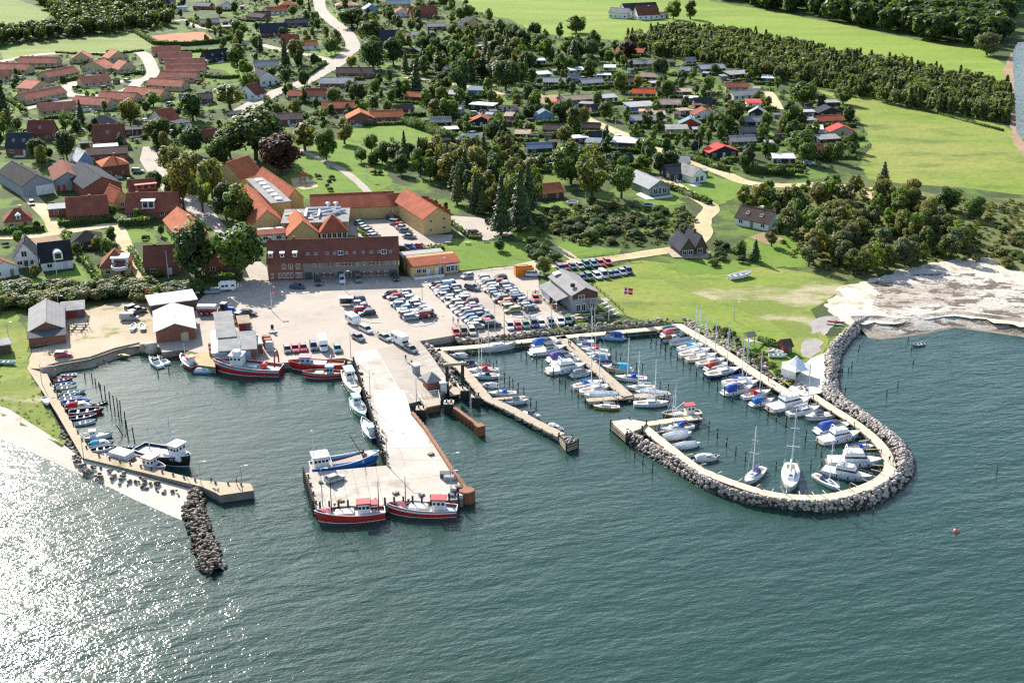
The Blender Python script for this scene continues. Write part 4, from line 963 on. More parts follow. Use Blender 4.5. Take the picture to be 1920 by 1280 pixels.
for x,y,c,k in ((737,413,'navy','suv'),(742,421,'silver','suv'),(749,426,'red','hatch'),(754,430,'white','saloon'),(760,436,'grey','saloon'),(768,447,'grey','saloon'),(757,469,'black','hatch'),(769,466,'blue','hatch'),(787,465,'red','saloon')):
 car(x,y,12,1,c,k,'beside the yellow gabled wing',G)
for x,y,c,k,w in ((922,421,'black','suv','under the conifers by the side car park'),(937,431,'red','estate','beside the conifers by the side car park'),(890,440,'maroon','estate','behind a low hedge by the side car park')):
 car(x,y,12,2,c,k,w,None)
G='cars before the long warehouse'
for x,y,c,k,h in ((558,541,'navy','saloon',(14,1)),(596,533,'black','suv',(2,7)),(642,529,'white','suv',(1,7)),(671,527,'grey','suv',(4,7)),(742,525,'black','hatch',(3,7))):
 car(x,y,h[0],h[1],c,k,'in the shade of the long warehouse',G)
for x,y,c,k,w in ((687,622,'white','estate','towing a white caravan to the ferry'),(672,637,'grey','saloon','beside the caravan queue'),(722,637,'silver','saloon','towing a small trailer to the ferry'),(771,659,'grey','estate','just below the motor home on the ferry lane')):
 car(x,y,12,6.5,c,k,w,None)
for x,y,c,k in ((539,659,'grey','hatch'),(554,657,'red','saloon'),(569,656,'red','hatch'),(588,654,'navy','suv'),(633,658,'teal','hatch')):
 car(x,y,2,8,c,k,'on the quay above the red fishing boats','cars on the trawler quay')
for x,y,hx,hy,c,k,w in ((466,591,14,1,'black','estate','at the edge of the big tree shadow'),(398,550,-14,1,'silver','estate','hitched beside a caravan under the trees'),(359,552,14,-1,'white','suv','behind the machine shed'),(258,587,12,-3,'grey','pickup','on the grass near the red excavator'),(250,581,12,-4,'black','estate','behind the silver yard van'),(119,669,14,-1,'red','hatch','on the slipway sand with a boat trailer'),(259,324,14,0,'silver','suv','beside the village street'),(197,167,12,-1,'navy','estate','before the terrace carport'),(239,154,12,1,'silver','hatch','in the terrace close'),(552,92,12,-1,'white','hatch','before the orange roofed white house'),(628,902,12,-4,'silver','hatch','alone on the pier head'),(1718,370,12,0,'white','van','in the sandy clearing'),(1130,279,6,5,'silver','hatch','in a cottage drive by the sand road'),(143,166,12,-3,'black','hatch','beside the curving terraces'),(60,384,2,8,'black','estate','on the lane by the workshops')):
 car(x,y,hx,hy,c,k,w,None)
car(243,600,14,0,'silver','van','parked by two beached dinghies in the yard',None)
mb=MB();mb.loft([ring8(-2.3,.98,.75,2.3,.25),ring8(-2.15,1.08,.45,2.52,.2),ring8(1.6,1.08,.45,2.52,.2),ring8(2.3,1.0,.6,2.1,.25)],close=True)
ME_carav=mb.mesh('body',M_paint)
mb=MB()
for s in (-1,1):
 for x in (-1.4,.2,1.2):mb.box(x-.4,x+.4,s*1.085-.01,s*1.085+.01,1.4,1.95)
mb.box(2.2,2.26,-.6,.6,1.3,1.8);mb.box(-2.3,-2.26,-.6,.6,1.4,1.9)
ME_caravwin=mb.mesh('window',M_carglass)
mb=MB();mb.tube((2.2,.3,.5),(3.4,0,.5),.05);mb.tube((2.2,-.3,.5),(3.4,0,.5),.05);mb.tube((3.1,0,0),(3.1,0,.6),.05);ME_hitch=mb.mesh('hitch',M_steel)
mb=MB();mb.cbox(-.4,.4,-.3,.3,0,.12,.04);ME_vent=mb.mesh('roof_vent',M_frame)
def caravan(x,y,hx,hy,label):
 p=P(x,y);d=P(x+hx,y+hy)-p
 r=place([('body',ME_carav,'c'),('window',ME_caravwin,None),('hitch',ME_hitch,None)],'caravan',label,'caravan',None,p+Vector((0,0,.08)),math.atan2(d.y,d.x),1.0,dict(c=(.74,.74,.73)))
 for s in (-1.02,1.02):obj('wheel',ME_wheel,r,(-.2,s,.32))
 for q in ((-1.2,0,2.5),(.6,.3,2.5)):obj('roof_vent',ME_vent,r,q)
caravan(662,607,12,6.5,'white caravan in tow on the way to the ferry')
caravan(427,545,-14,1,'white caravan parked in the tree shadow above the apron')
mb=MB();mb.loft([ring8(-3.1,1.05,.5,2.75,.15),ring8(1.0,1.05,.5,2.85,.15),ring8(2.1,1.0,1.75,2.8,.2)],close=True);mb.loft([ring8(1.0,.95,.35,1.7,.15),ring8(2.3,.92,.35,1.2,.15),ring8(2.9,.85,.35,1.0,.15)],close=True)
ME_mh=mb.mesh('body',M_paint)
mb=MB()
for s in (-1,1):
 for x in (-2.2,-.6):mb.box(x-.5,x+.5,s*1.055-.01,s*1.055+.01,1.7,2.3)
mb.add([(2.28,-.8,1.2),(2.28,.8,1.2),(1.75,.8,1.78),(1.75,-.8,1.78)],[(0,1,2,3)])
ME_mhwin=mb.mesh('window',M_carglass)
def motorhome(x,y,hx,hy,label):
 p=P(x,y);d=P(x+hx,y+hy)-p
 r=place([('body',ME_mh,'c'),('window',ME_mhwin,None)],'motor_home',label,'motor home',None,p+Vector((0,0,.08)),math.atan2(d.y,d.x),1.0,dict(c=(.72,.74,.76)))
 for sx in (-1.8,2.0):
  for s in (-.92,.92):obj('wheel',ME_wheel,r,(sx,s,.32))
 for q in ((-1.8,0,2.8),(.0,.2,2.84)):obj('roof_vent',ME_vent,r,q)
motorhome(752,647,12,7,'white motor home queuing on the ferry lane')
motorhome(606,653,2,8,'white motor home parked on the trawler quay')
def tractor(x,y,hx,hy,label):
 p=P(x,y);d=P(x+hx,y+hy)-p
 mb=MB();mb.cbox(.1,2.2,-.38,.38,.85,1.65,.12);mb.box(-1.0,.3,-.4,.4,.6,1.1);bonnet=mb.mesh('bonnet',M_paint)
 mb=MB();mb.add([(-1.1,-.75,1.1),(.3,-.75,1.1),(.3,.75,1.1),(-1.1,.75,1.1),(-1.0,-.65,2.45),(.05,-.65,2.45),(.05,.65,2.45),(-1.0,.65,2.45)],[(0,1,5,4),(1,2,6,5),(2,3,7,6),(3,0,4,7)]);cab=mb.mesh('cab_glass',M_carglass)
 mb=MB();mb.cbox(-1.15,.25,-.8,.8,2.45,2.65,.08);rf_=mb.mesh('cab_roof',M_paint)
 r=place([('bonnet',bonnet,'c'),('cab_glass',cab,None),('cab_roof',rf_,'r')],'tractor',label,'tractor','blue tractors in the yard',p+Vector((0,0,.08)),math.atan2(d.y,d.x),1.1,dict(c=(.03,.10,.36),r=(.15,.40,.62)))
 for s in (-.85,.85):obj('wheel',ME_bigwheel,r,(-.75,s,.78));obj('wheel',ME_bigwheel,r,(1.6,s*.95,.52),scale=(.67,.6,.67))
tractor(354,578,14,1,'blue tractor hitched to the tanker behind the white roof')
tractor(424,588,14,1,'blue tractor with loader beside the grey store')
tractor(451,606,14,2,'blue tractor half hidden behind the quay hut')
def tanker(x,y,hx,hy,label):
 p=P(x,y);d=P(x+hx,y+hy)-p
 mb=MB();mb.loft([ring8(-2.4,1.05,1.6,2.6,.4),ring8(2.4,1.05,1.6,2.6,.4)],close=True);a=mb.mesh('tank',M_paint)
 mb=MB();mb.loft([ring8(-2.38,1.0,.7,1.6,.3),ring8(2.38,1.0,.7,1.6,.3)],close=True);mb.tube((2.3,0,.7),(3.6,0,.6),.1);b=mb.mesh('chassis',M_paint)
 r=place([('tank',a,'w'),('chassis',b,'c')],'tank_trailer',label,'trailer','tank trailers in the yard',p+Vector((0,0,.08)),math.atan2(d.y,d.x),1.0,dict(w=(.66,.67,.68),c=(.42,.02,.02)))
 for sx in (-1.2,.3):
  for s in (-1.0,1.0):obj('wheel',ME_bigwheel,r,(sx,s,.6),scale=.78)
 mb=MB();mb.lathe([(.3,0),(.3,.12),(.1,.16)],8);h=mb.mesh('hatch',M_steel)
 for q in (-1.0,1.0):obj('hatch',h,r,(q,0,2.58))
tanker(319,583,14,0,'red and white tank trailer behind the white roofed warehouse')
tanker(389,590,14,0,'red and white tank trailer beside the grey store')
p=P(300,569);r=thing('excavator','red excavator with raised jib at the yard edge','excavator',None,p+Vector((0,0,.07)),PI*.97)
mb=MB();mb.cbox(-1.6,1.2,-1.1,1.1,.9,1.9,.15);obj('body',mb.mesh('body',M_paint),r,color=(.36,.07,.03))
mb=MB();mb.cbox(0,1.2,.1,1.0,1.9,3.0,.1);obj('cab',mb.mesh('cab',M_carglass),r)
for s in (-1.1,1.1):
 mb=MB();mb.loft([[(-1.7,-.25,0),(1.7,-.25,0),(2.0,-.25,.4),(1.7,-.25,.85),(-1.7,-.25,.85),(-2.0,-.25,.4)],[(-1.7,.25,0),(1.7,.25,0),(2.0,.25,.4),(1.7,.25,.85),(-1.7,.25,.85),(-2.0,.25,.4)]],close=True);obj('track',mb.mesh('track',M_dark),r,(0,s,0))
mb=MB();mb.tube((.9,-.4,1.6),(3.6,-.4,4.0),.22,.18,4);mb.tube((3.6,-.4,4.0),(4.2,-.4,.9),.18,.13,4);obj('jib',mb.mesh('jib',M_paint),r,color=(.42,.09,.035))
mb=MB();mb.cbox(-.5,.5,-.5,.5,-.5,.4,.15);obj('bucket',mb.mesh('bucket',M_paint),r,(4.3,-.4,.6),color=(.3,.06,.03))
def trailer(x,y,hx,hy,label,n=4.5):
 p=P(x,y);d=P(x+hx,y+hy)-p
 r=thing('boat_trailer',label,'trailer',None,p+Vector((0,0,.08)),math.atan2(d.y,d.x))
 mb=MB();mb.tube((-n/2,-.7,.5),(n/2-1,-.5,.5),.05);mb.tube((-n/2,.7,.5),(n/2-1,.5,.5),.05);mb.tube((n/2-1,-.5,.5),(n/2+.6,0,.5),.05);mb.tube((n/2-1,.5,.5),(n/2+.6,0,.5),.05)
 for k in range(4):mb.tube((-n/2+k*.9,-.68,.5),(-n/2+k*.9,.68,.5),.04)
 obj('frame',mb.mesh('frame',M_steel),r)
 for s in (-.85,.85):obj('wheel',ME_wheel,r,(-.6,s,.32),scale=.9)
trailer(85,648,14,-2,'galvanised boat trailer on the grass before the boathouse')
trailer(100,662,14,0,'empty boat trailer behind the red car on the sand')
trailer(706,629,12,6.5,'small trailer towed by the silver saloon')
p=P(984,518,LZ);q=P(1010,516,LZ)
r=thing('skip_container','orange steel container with open top at the car park edge','container',None,p+Vector((0,0,.06)),math.atan2((q-p).y,(q-p).x))
mb=MB();mb.box(-2.6,2.6,-.05,.05,0,2.3);mb.box(-2.6,2.6,2.15,2.25,0,2.3);mb.box(-2.6,-2.5,.05,2.15,0,2.3);mb.box(2.5,2.6,.05,2.15,0,2.3);mb.box(-2.5,2.5,.05,2.15,.1,.3)
obj('shell',mb.mesh('shell',M_matte),r,color=(.62,.20,.02))
mb=MB()
for k in range(7):mb.box(-2.5+k*.8,-2.38+k*.8,-.14,-.051,0,2.25)
obj('rib',mb.mesh('rib',M_matte),r,color=(.55,.16,.02))
# boats
M_gel=mat('gelcoat',None,.28,.05,.5,coat=.3,spec=.5)
M_deck=mat('boat_deck',None,.6,.1,.8)
M_canvas=mat('canvas',None,.85,.18,1.2,.03,3.0)
M_boatglass=mat('boat_glass',(0.012,0.014,0.018),.06,.1,spec=.7)
M_mast=mat('mast_alloy',(0.75,0.75,0.74),.45,.05)
M_varnish=mat('varnished_wood',(0.24,0.15,0.09),.5,.2,1.5)
M_rope=mat('rope',(0.35,0.32,0.26),.9,.1)
def hw(t,ws):
 if t<.42: return ws+(1-ws)*math.sin(t/.42*PI/2)
 u=(t-.42)/.58
 return max(.015,max(0.0,1-u**2.1)**.85)
def hull_mb(L,B,fs,fb,draft,ws,n=13,rake=.06):
 secs,g=[],[]
 for i in range(n):
  t=i/(n-1);w=B/2*hw(t,ws);zt=fs+(fb-fs)*t*t;d=draft*(1-.55*t*t)
  x=-L/2+L*t
  def xo(z): return x+L*rake*t**3*(z/max(zt,.01)-1)
  s=[(xo(zt),-w,zt),(xo(zt*.45),-w*.97,zt*.45),(xo(0),-w*.86,0),(xo(-d*.6),-w*.5,-d*.6),(xo(-d),0,-d),(xo(-d*.6),w*.5,-d*.6),(xo(0),w*.86,0),(xo(zt*.45),w*.97,zt*.45),(xo(zt),w,zt)]
  secs.append(s);g.append((xo(zt),w,zt))
 mb=MB();mb.loft(secs,cap0=True,cap1=False)
 return mb,g
def deck_mb(g,drop=.04,inset=.97):
 mb=MB();vs,fs=[],[]
 for x,w,z in g:vs+=[(x,-w*inset,z-drop),(x,0,z-drop+.04),(x,w*inset,z-drop)]
 for i in range(len(g)-1):
  a=i*3;fs+=[(a,a+3,a+4,a+1),(a+1,a+4,a+5,a+2)]
 mb.add(vs,[f[::-1] for f in fs] if False else fs)
 return mb
def rim_mb(g,w=.07,h=.06):
 mb=MB()
 for s in (-1,1):
  for a,b in zip(g[:-1],g[1:]):mb.tube((a[0],s*a[1],a[2]),(b[0],s*b[1],b[2]),h,n=5)
 a=g[0];mb.tube((a[0],-a[1],a[2]),(a[0],a[1],a[2]),h,n=5)
 return mb
def band_mb(L,B,fs,fb,ws,z0,z1,n=13,rake=.06,out=.012):
 """painted band round the hull between two heights given as share of freeboard"""
 mb=MB()
 for s in (-1,1):
  vs,fsx=[],[]
  for i in range(n):
   t=i/(n-1);w=B/2*hw(t,ws);zt=fs+(fb-fs)*t*t;x=-L/2+L*t
   for k in (z0,z1):
    f=.86+(.97-.86)*min(1,k/.45) if k<.45 else .97+.03*(k-.45)/.55
    vs.append((x+L*rake*t**3*(k-1)+(.012 if i==n-1 else 0),s*(w*f+out),zt*k))
  for i in range(n-1):fsx.append((2*i,2*i+2,2*i+3,2*i+1))
  mb.add(vs,fsx)
 return mb
def trunk(mb,x0,x1,w0,w1,z0,z1,fr=.5,bk=.1,tw=.8):
 """tapered deckhouse; x0 aft, x1 fore"""
 vs=[(x0,-w0,z0),(x1,-w1,z0),(x1,w1,z0),(x0,w0,z0),(x0+bk,-w0*tw,z1),(x1-fr,-w1*tw,z1),(x1-fr,w1*tw,z1),(x0+bk,w0*tw,z1)]
 return mb.add(vs,[(4,5,6,7),(0,1,5,4),(1,2,6,5),(2,3,7,6),(3,0,4,7)])
def pulpit(mb,g,k0,k1,h=.6):
 pts=[(x,w,z) for x,w,z in g[k0:k1]]
 for s in (-1,1):
  P2=[(x,s*w*.93,z+h) for x,w,z in pts]
  mb.path(P2,.022,4)
  for q,p in zip(P2,pts):mb.tube((p[0],s*p[1]*.93,p[2]-.03),q,.02,n=4)
 a,b=pts[-1],pts[-1];mb.tube((a[0],-a[1]*.93,a[2]+h),(a[0],a[1]*.93,a[2]+h),.022,n=4)
def sail_kit():
 mb,g=hull_mb(9,2.9,.85,1.15,.5,.62)
 K=[('hull',mb.mesh('hull',M_gel),'c',[('stripe',band_mb(9,2.9,.85,1.15,.62,.68,.8).mesh('stripe',M_gel),'k')]),('deck',deck_mb(g).mesh('deck',M_deck),'d')]
 mb=MB();trunk(mb,-1.2,2.6,.95,.55,.85,1.42,.9,.1);K.append(('cabin',mb.mesh('cabin',M_gel),'d',[('window',MB().add([(-.8,s*.93,1.02) for s in (-1,)]+[(1.2,-.78,1.05),(1.1,-.72,1.25),(-.8,-.86,1.25)]+[(-.8,.93,1.02),(1.2,.78,1.05),(1.1,.72,1.25),(-.8,.86,1.25)],[(0,1,2,3),(4,5,6,7)]).mesh('window',M_boatglass),None),('hatch',MB().box(.9,1.5,-.3,.3,1.36,1.46).mesh('hatch',M_boatglass),None)]))
 mb=MB();mb.box(-3.7,-1.25,-.62,.62,.84,.9);K.append(('cockpit',mb.mesh('cockpit',M_varnish),None))
 mb=MB();mb.tube((.9,0,1.0),(.8,0,12.4),.11,.085,6);mast=mb.mesh('mast',M_mast)
 sp=MB().tube((.85,-1.0,6.2),(.85,1.0,6.2),.045,n=4).mesh('spreader',M_mast);sp2=MB().tube((.85,-.7,9.2),(.85,.7,9.2),.04,n=4).mesh('spreader',M_mast)
 mb=MB()
 for s in (-1,1):mb.tube((.75,s*1.3,1.0),(.85,s*1.0,6.2),.016,n=3);mb.tube((.85,s*1.0,6.2),(.8,0,12.2),.016,n=3)
 mb.tube((4.3,0,1.2),(.8,0,12.0),.02,n=3);mb.tube((-4.3,0,.95),(.8,0,12.3),.016,n=3)
 K.append(('mast',mast,None,[('spreader',sp,None),('spreader',sp2,None),('stay',mb.mesh('stay',M_mast),None)]))
 mb=MB();mb.tube((.8,0,2.0),(-3.0,0,1.95),.07,.06,6);K.append(('boom',mb.mesh('boom',M_mast),None))
 mb=MB();mb.tube((.75,0,2.22),(-2.9,0,2.1),.24,.14,7);K.append(('sail_cover',mb.mesh('sail_cover',M_canvas),'s'))
 mb=MB();mb.loft([[(-1.5,1.0*math.cos(a),.9+1.0*math.sin(a)) for a in [PI*i/8 for i in range(9)]],[(-.5,.95*math.cos(a),.95+.75*math.sin(a)) for a in [PI*i/8 for i in range(9)]],[(.1,.8*math.cos(a),1.3+.12*math.sin(a)) for a in [PI*i/8 for i in range(9)]]],cap0=False,cap1=False);K.append(('spray_hood',mb.mesh('spray_hood',M_canvas),'h'))
 mb=MB();pulpit(mb,g,9,13);pulpit(mb,g,0,3);K.append(('railing',mb.mesh('railing',M_steel),None))
 return K
def motor_kit(big=False):
 L,B=8.5,3.0
 mb,g=hull_mb(L,B,.95,1.45,.45,.88,rake=.1)
 K=[('hull',mb.mesh('hull',M_gel),'c',[('stripe',band_mb(L,B,.95,1.45,.88,.6,.78,rake=.1).mesh('stripe',M_gel),'k')]),('deck',deck_mb(g,.05,.96).mesh('deck',M_deck),'d')]
 mb=MB();trunk(mb,-1.0,3.0,1.25,.55,.95,1.85,1.5,.0,.82);cab=mb.mesh('cabin',M_gel)
 mb=MB();trunk(mb,-1.05,1.5,1.02,.8,1.82,2.35,.7,.1,.85)
 K.append(('cabin',cab,'d',[('window',MB().add([(-.8,-1.235,1.25),(1.2,-.93,1.3),(.9,-.9,1.6),(-.8,-1.12,1.6),(-.8,1.235,1.25),(1.2,.93,1.3),(.9,.9,1.6),(-.8,1.12,1.6)],[(0,1,2,3),(4,5,6,7)]).mesh('window',M_boatglass),None)]))
 K.append(('windscreen',mb.mesh('windscreen',M_boatglass),None))
 mb=MB();mb.loft([[(x,1.12*math.cos(a),.95+h*max(0,math.sin(a))**.6) for a in [PI*i/8 for i in range(9)]] for x,h in ((-3.6,1.1),(-2.8,1.5),(-1.2,1.62),(-.3,1.5))],cap0=True,cap1=True);K.append(('canopy',mb.mesh('canopy',M_canvas),'s'))
 mb=MB();mb.box(-4.75,-4.2,-1.1,1.1,.28,.36);K.append(('swim_platform',mb.mesh('swim_platform',M_gel),'d'))
 mb=MB();pulpit(mb,g,7,13,.5);K.append(('railing',mb.mesh('railing',M_steel),None))
 return K
def fly_kit():
 L,B=11.5,3.8
 mb,g=hull_mb(L,B,1.15,1.75,.6,.9,rake=.1)
 K=[('hull',mb.mesh('hull',M_gel),'c',[('stripe',band_mb(L,B,1.15,1.75,.9,.82,.92,rake=.1).mesh('stripe',M_gel),'k')]),('deck',deck_mb(g,.05,.96).mesh('deck',M_deck),'d')]
 mb=MB();trunk(mb,-2.6,3.6,1.5,.7,1.1,1.9,1.4,.0,.86);trunk(mb,-2.6,1.9,1.35,1.1,2.35,2.75,.3,.0,.95)
 K.append(('cabin',mb.mesh('cabin',M_gel),'d'))
 mb=MB();trunk(mb,-2.5,2.3,1.3,1.0,1.88,2.37,.55,.05,.95);K.append(('window',mb.mesh('window',M_boatglass),None))
 mb=MB();trunk(mb,-2.2,1.2,1.2,.95,2.74,3.2,-.1,-.1,1.05);mb2=MB();K.append(('flybridge',mb.mesh('flybridge',M_gel),'d',[('seat',MB().box(-1.9,-.2,-.9,.9,3.16,3.3).mesh('seat',M_canvas),'s')]))
 mb=MB();mb.path([(-2.3,-1.2,2.7),(-2.0,-1.1,4.1),(-2.0,1.1,4.1),(-2.3,1.2,2.7)],.12,5);K.append(('radar_arch',mb.mesh('radar_arch',M_gel),'d'))
 mb=MB();mb.box(-6.3,-5.7,-1.5,1.5,.3,.4);K.append(('swim_platform',mb.mesh('swim_platform',M_varnish),None))
 mb=MB();pulpit(mb,g,6,13,.65);K.append(('railing',mb.mesh('railing',M_steel),None))
 for x in (-2.0,.6,2.4):
  mb=MB();mb.lathe([(.05,-.35),(.13,-.28),(.13,.28),(.05,.35)],6,(x,-B/2*.98,.75));K.append(('fender',mb.mesh('fender',M_dark),None))
 return K
def open_kit(motor=True):
 L,B=5.0,1.75
 mb,g=hull_mb(L,B,.55,.8,.2,.72)
 K=[('hull',mb.mesh('hull',M_gel),'c')]
 gi=[(x*.95,w*.86,.2) for x,w,z in g]
 mb=MB()
 for i in range(len(g)-1):
  for s in (-1,1):
   a,b,c,d=g[i],g[i+1],gi[i+1],gi[i]
   mb.add([(a[0],s*a[1]*.98,a[2]-.01),(b[0],s*b[1]*.98,b[2]-.01),(c[0],s*c[1],c[2]),(d[0],s*d[1],d[2])],[(0,1,2,3)])
  mb.add([(gi[i][0],-gi[i][1],.2),(gi[i+1][0],-gi[i+1][1],.2),(gi[i+1][0],gi[i+1][1],.2),(gi[i][0],gi[i][1],.2)],[(0,1,2,3)])
 K.append(('inner_floor',mb.mesh('inner_floor',M_deck),'f'))
 K.append(('gunwale',rim_mb(g,.06,.055).mesh('gunwale',M_gel),'g'))
 for x,w in ((-1.2,.72),(.1,.74),(1.3,.55)):
  mb=MB();mb.box(x-.16,x+.16,-w,w,.42,.48);K.append(('thwart',mb.mesh('thwart',M_deck),'g'))
 if motor:
  mb=MB();mb.cbox(-2.95,-2.5,-.17,.17,.55,1.1,.08);mb.tube((-2.72,0,.6),(-2.72,0,-.3),.07,n=5);K.append(('outboard_motor',mb.mesh('outboard_motor',M_dark),None))
 return K
def cabin_kit():
 K=open_kit(False)[:3];L,B=5.0,1.75
 mb=MB();trunk(mb,-.3,1.7,.68,.3,.55,1.15,.8,.05,.85);K.append(('cabin',mb.mesh('cabin',M_gel),'d',[('window',MB().add([(-.1,-.67,.78),(.8,-.55,.8),(.7,-.52,1.0),(-.1,-.62,1.0),(-.1,.67,.78),(.8,.55,.8),(.7,.52,1.0),(-.1,.62,1.0)],[(0,1,2,3),(4,5,6,7)]).mesh('window',M_boatglass),None)]))
 mb=MB();mb.loft([[(x,.72*math.cos(a),.55+h*math.sin(a)) for a in [PI*i/6 for i in range(7)]] for x,h in ((-2.1,.5),(-1.5,.8),(-.3,.85))]);K.append(('canopy',mb.mesh('canopy',M_canvas),'s'))
 mb=MB();mb.cbox(-2.95,-2.5,-.17,.17,.45,1.0,.08);mb.tube((-2.72,0,.5),(-2.72,0,-.3),.07,n=5);K.append(('outboard_motor',mb.mesh('outboard_motor',M_dark),None))
 return K
def tent_kit():
 mb,g=hull_mb(8,2.7,.85,1.2,.4,.75)
 K=[('hull',mb.mesh('hull',M_gel),'c',[('stripe',band_mb(8,2.7,.85,1.2,.75,.65,.8).mesh('stripe',M_gel),'k')]),('deck',deck_mb(g).mesh('deck',M_deck),'d')]
 mb=MB();rows=[]
 for i,(x,w,z) in enumerate(g[:11]):
  r=1.05-.06*abs(i-5);rows.append([(x,-w*.98,z-.05),(x,-w*.7,z+r*.55),(x,0,z+r),(x,w*.7,z+r*.55),(x,w*.98,z-.05)])
 mb.loft(rows);K.append(('tarpaulin',mb.mesh('tarpaulin',M_canvas),'s'))
 return K
def fisher_kit():
 mb,g=hull_mb(7.5,2.7,.95,1.5,.5,.6)
 K=[('hull',mb.mesh('hull',M_gel),'c',[('stripe',band_mb(7.5,2.7,.95,1.5,.6,.8,.99).mesh('stripe',M_gel),'k')]),('deck',deck_mb(g,.3,.95).mesh('deck',M_deck),'d'),('gunwale',rim_mb(g,.06,.06).mesh('gunwale',M_gel),'g')]
 mb=MB();mb.cbox(-2.4,-.8,-.75,.75,.7,2.5,.08);K.append(('wheelhouse',mb.mesh('wheelhouse',M_gel),'w',[('window',MB().box(-2.2,-1.8,-.77,.77,1.75,2.2).box(-1.5,-1.1,-.77,.77,1.75,2.2).box(-.82,-.78,-.6,.6,1.75,2.2).mesh('window',M_boatglass),None)]))
 mb=MB();mb.cbox(-2.6,-.6,-.9,.9,2.5,2.65,.06);K.append(('wheelhouse_roof',mb.mesh('wheelhouse_roof',M_gel),'r'))
 mb=MB();mb.cbox(-.2,1.3,-.6,.6,.75,1.15,.05);K.append(('hatch',mb.mesh('hatch',M_gel),'w'))
 mb=MB();mb.tube((1.7,0,1.0),(1.6,0,4.6),.06,.04);mb.tube((1.65,0,1.6),(-.6,0,3.2),.04);K.append(('mast',mb.mesh('mast',M_mast),None))
 return K
KITS=dict(sail=(sail_kit(),9),motor=(motor_kit(),8.5),fly=(fly_kit(),11.5),open=(open_kit(),5),row=(open_kit(False),5),cabin=(cabin_kit(),5),tent=(tent_kit(),8),fisher=(fisher_kit(),7.5))
BC=dict(white=(.72,.72,.70),navy=(.02,.035,.10),blue=(.03,.14,.45),royal=(.03,.08,.32),sky=(.28,.45,.62),red=(.45,.03,.025),cream=(.58,.48,.30),yellow=(.50,.33,.06),grey=(.25,.27,.30),pale=(.50,.52,.54),black=(.02,.02,.022),green=(.04,.26,.16),brown=(.16,.08,.04),cyan=(.08,.40,.62),purple=(.10,.08,.26),pink=(.55,.14,.16),teal=(.16,.38,.34),aqua=(.35,.55,.52))
NM=dict(sail='sailing_yacht',motor='motor_cruiser',fly='flybridge_cruiser',open='open_boat',row='rowing_boat',cabin='cabin_boat',tent='covered_boat',fisher='fishing_boat')
CT=dict(sail='yacht',motor='motorboat',fly='motorboat',open='boat',row='rowing boat',cabin='boat',tent='boat',fisher='fishing boat')
def boat(kind,s,b,c,sc,label,group=None,k=None,d='white',**ex):
 p,q=P(s[0],s[1],0),P(b[0],b[1],0);v=q-p
 kit,Ln=KITS[kind]
 cols=dict(c=BC[c],s=BC[sc],k=BC[k or c],d=BC[d],h=BC[sc],g=BC['white'],f=BC[ex.get('f','brown')],w=BC['white'],r=BC[ex.get('r','red')])
 if kind=='sail' and sc=='white':kit=[i for i in kit if i[0]!='spray_hood']
 if ex.get('nocanopy'):kit=[i for i in kit if i[0] not in ('canopy',)]
 r=place(kit,NM[kind],label,CT[kind],group,(p+q)/2,math.atan2(v.y,v.x),(lambda q_:(q_,q_*ex.get('wsc',1),q_*ex.get('wsc',1)))(v.length/Ln*ex.get('sz',1)),cols)
 return r
G='boats along the ferry side jetty'
for a in (('open',(872,660),(840,658),'white','red','small white boat with red inside at the jetty head',{'f':'red','g':'red'}),('cabin',(878,671),(843,669),'white','white','small white cabin boat below the red dinghy',{}),('motor',(893,685),(856,684),'brown','navy','brown hulled motorboat with navy and cyan canopies',{'k':'brown'}),('sail',(934,696),(874,699),'white','red','white yacht with red sail cover and red cockpit tent',{}),('sail',(937,707),(880,709),'pale','navy','grey hulled yacht moored below the red covered yacht',{'k':'navy'}),('cabin',(935,726),(899,725),'white','white','rounded white cabin boat between two jetty yachts',{}),('sail',(968,739),(914,741),'white','blue','white yacht with blue cockpit tent beside a wooden finger pier',{}),('motor',(942,756),(991,755),'white','white','white speedboat with pale blue side below the finger pier',{'k':'sky','nocanopy':True}),('motor',(978,776),(1014,785),'white','white','white motorboat alongside the outer jetty',{'nocanopy':True}),('cabin',(1028,799),(1057,811),'white','white','small white boat near the jetty end block',{})):
 boat(*a[:6],G,**a[6])
G='boats on the inland side of the middle pier'
for a in (('motor',(996,652),(1052,645),'white','blue','white cruiser under a large blue canopy at the pier root',{}),('motor',(995,665),(1061,657),'white','white','white cruiser beside the large blue canopy',{'nocanopy':True,'k':'grey'}),('motor',(1028,678),(1084,670),'white','purple','white cruiser with purple cockpit canopy',{}),('motor',(1036,686),(1094,679),'white','black','white cruiser with large dark oval window',{'nocanopy':True}),('fly',(1026,700),(1100,690),'white','sky','big white cruiser with pale blue side and stern platform',{'k':'sky'}),('motor',(1071,706),(1112,700),'white','grey','small white cruiser with grey windscreen cover',{'k':'black'}),('sail',(1073,729),(1132,719),'white','blue','white yacht with bright blue boom cover on the middle pier',{}),('sail',(1086,739),(1148,727),'cream','white','cream yacht beside the blue covered one',{}),('tent',(1158,745),(1093,747),'white','white','white boat under a white tent at the pier head',{}),('sail',(1163,766),(1110,765),'yellow','white','yellow hulled yacht lying along the pier head',{'sz':.95})):
 boat(*a[:6],G,**a[6])
G='boats on the seaward side of the middle pier'
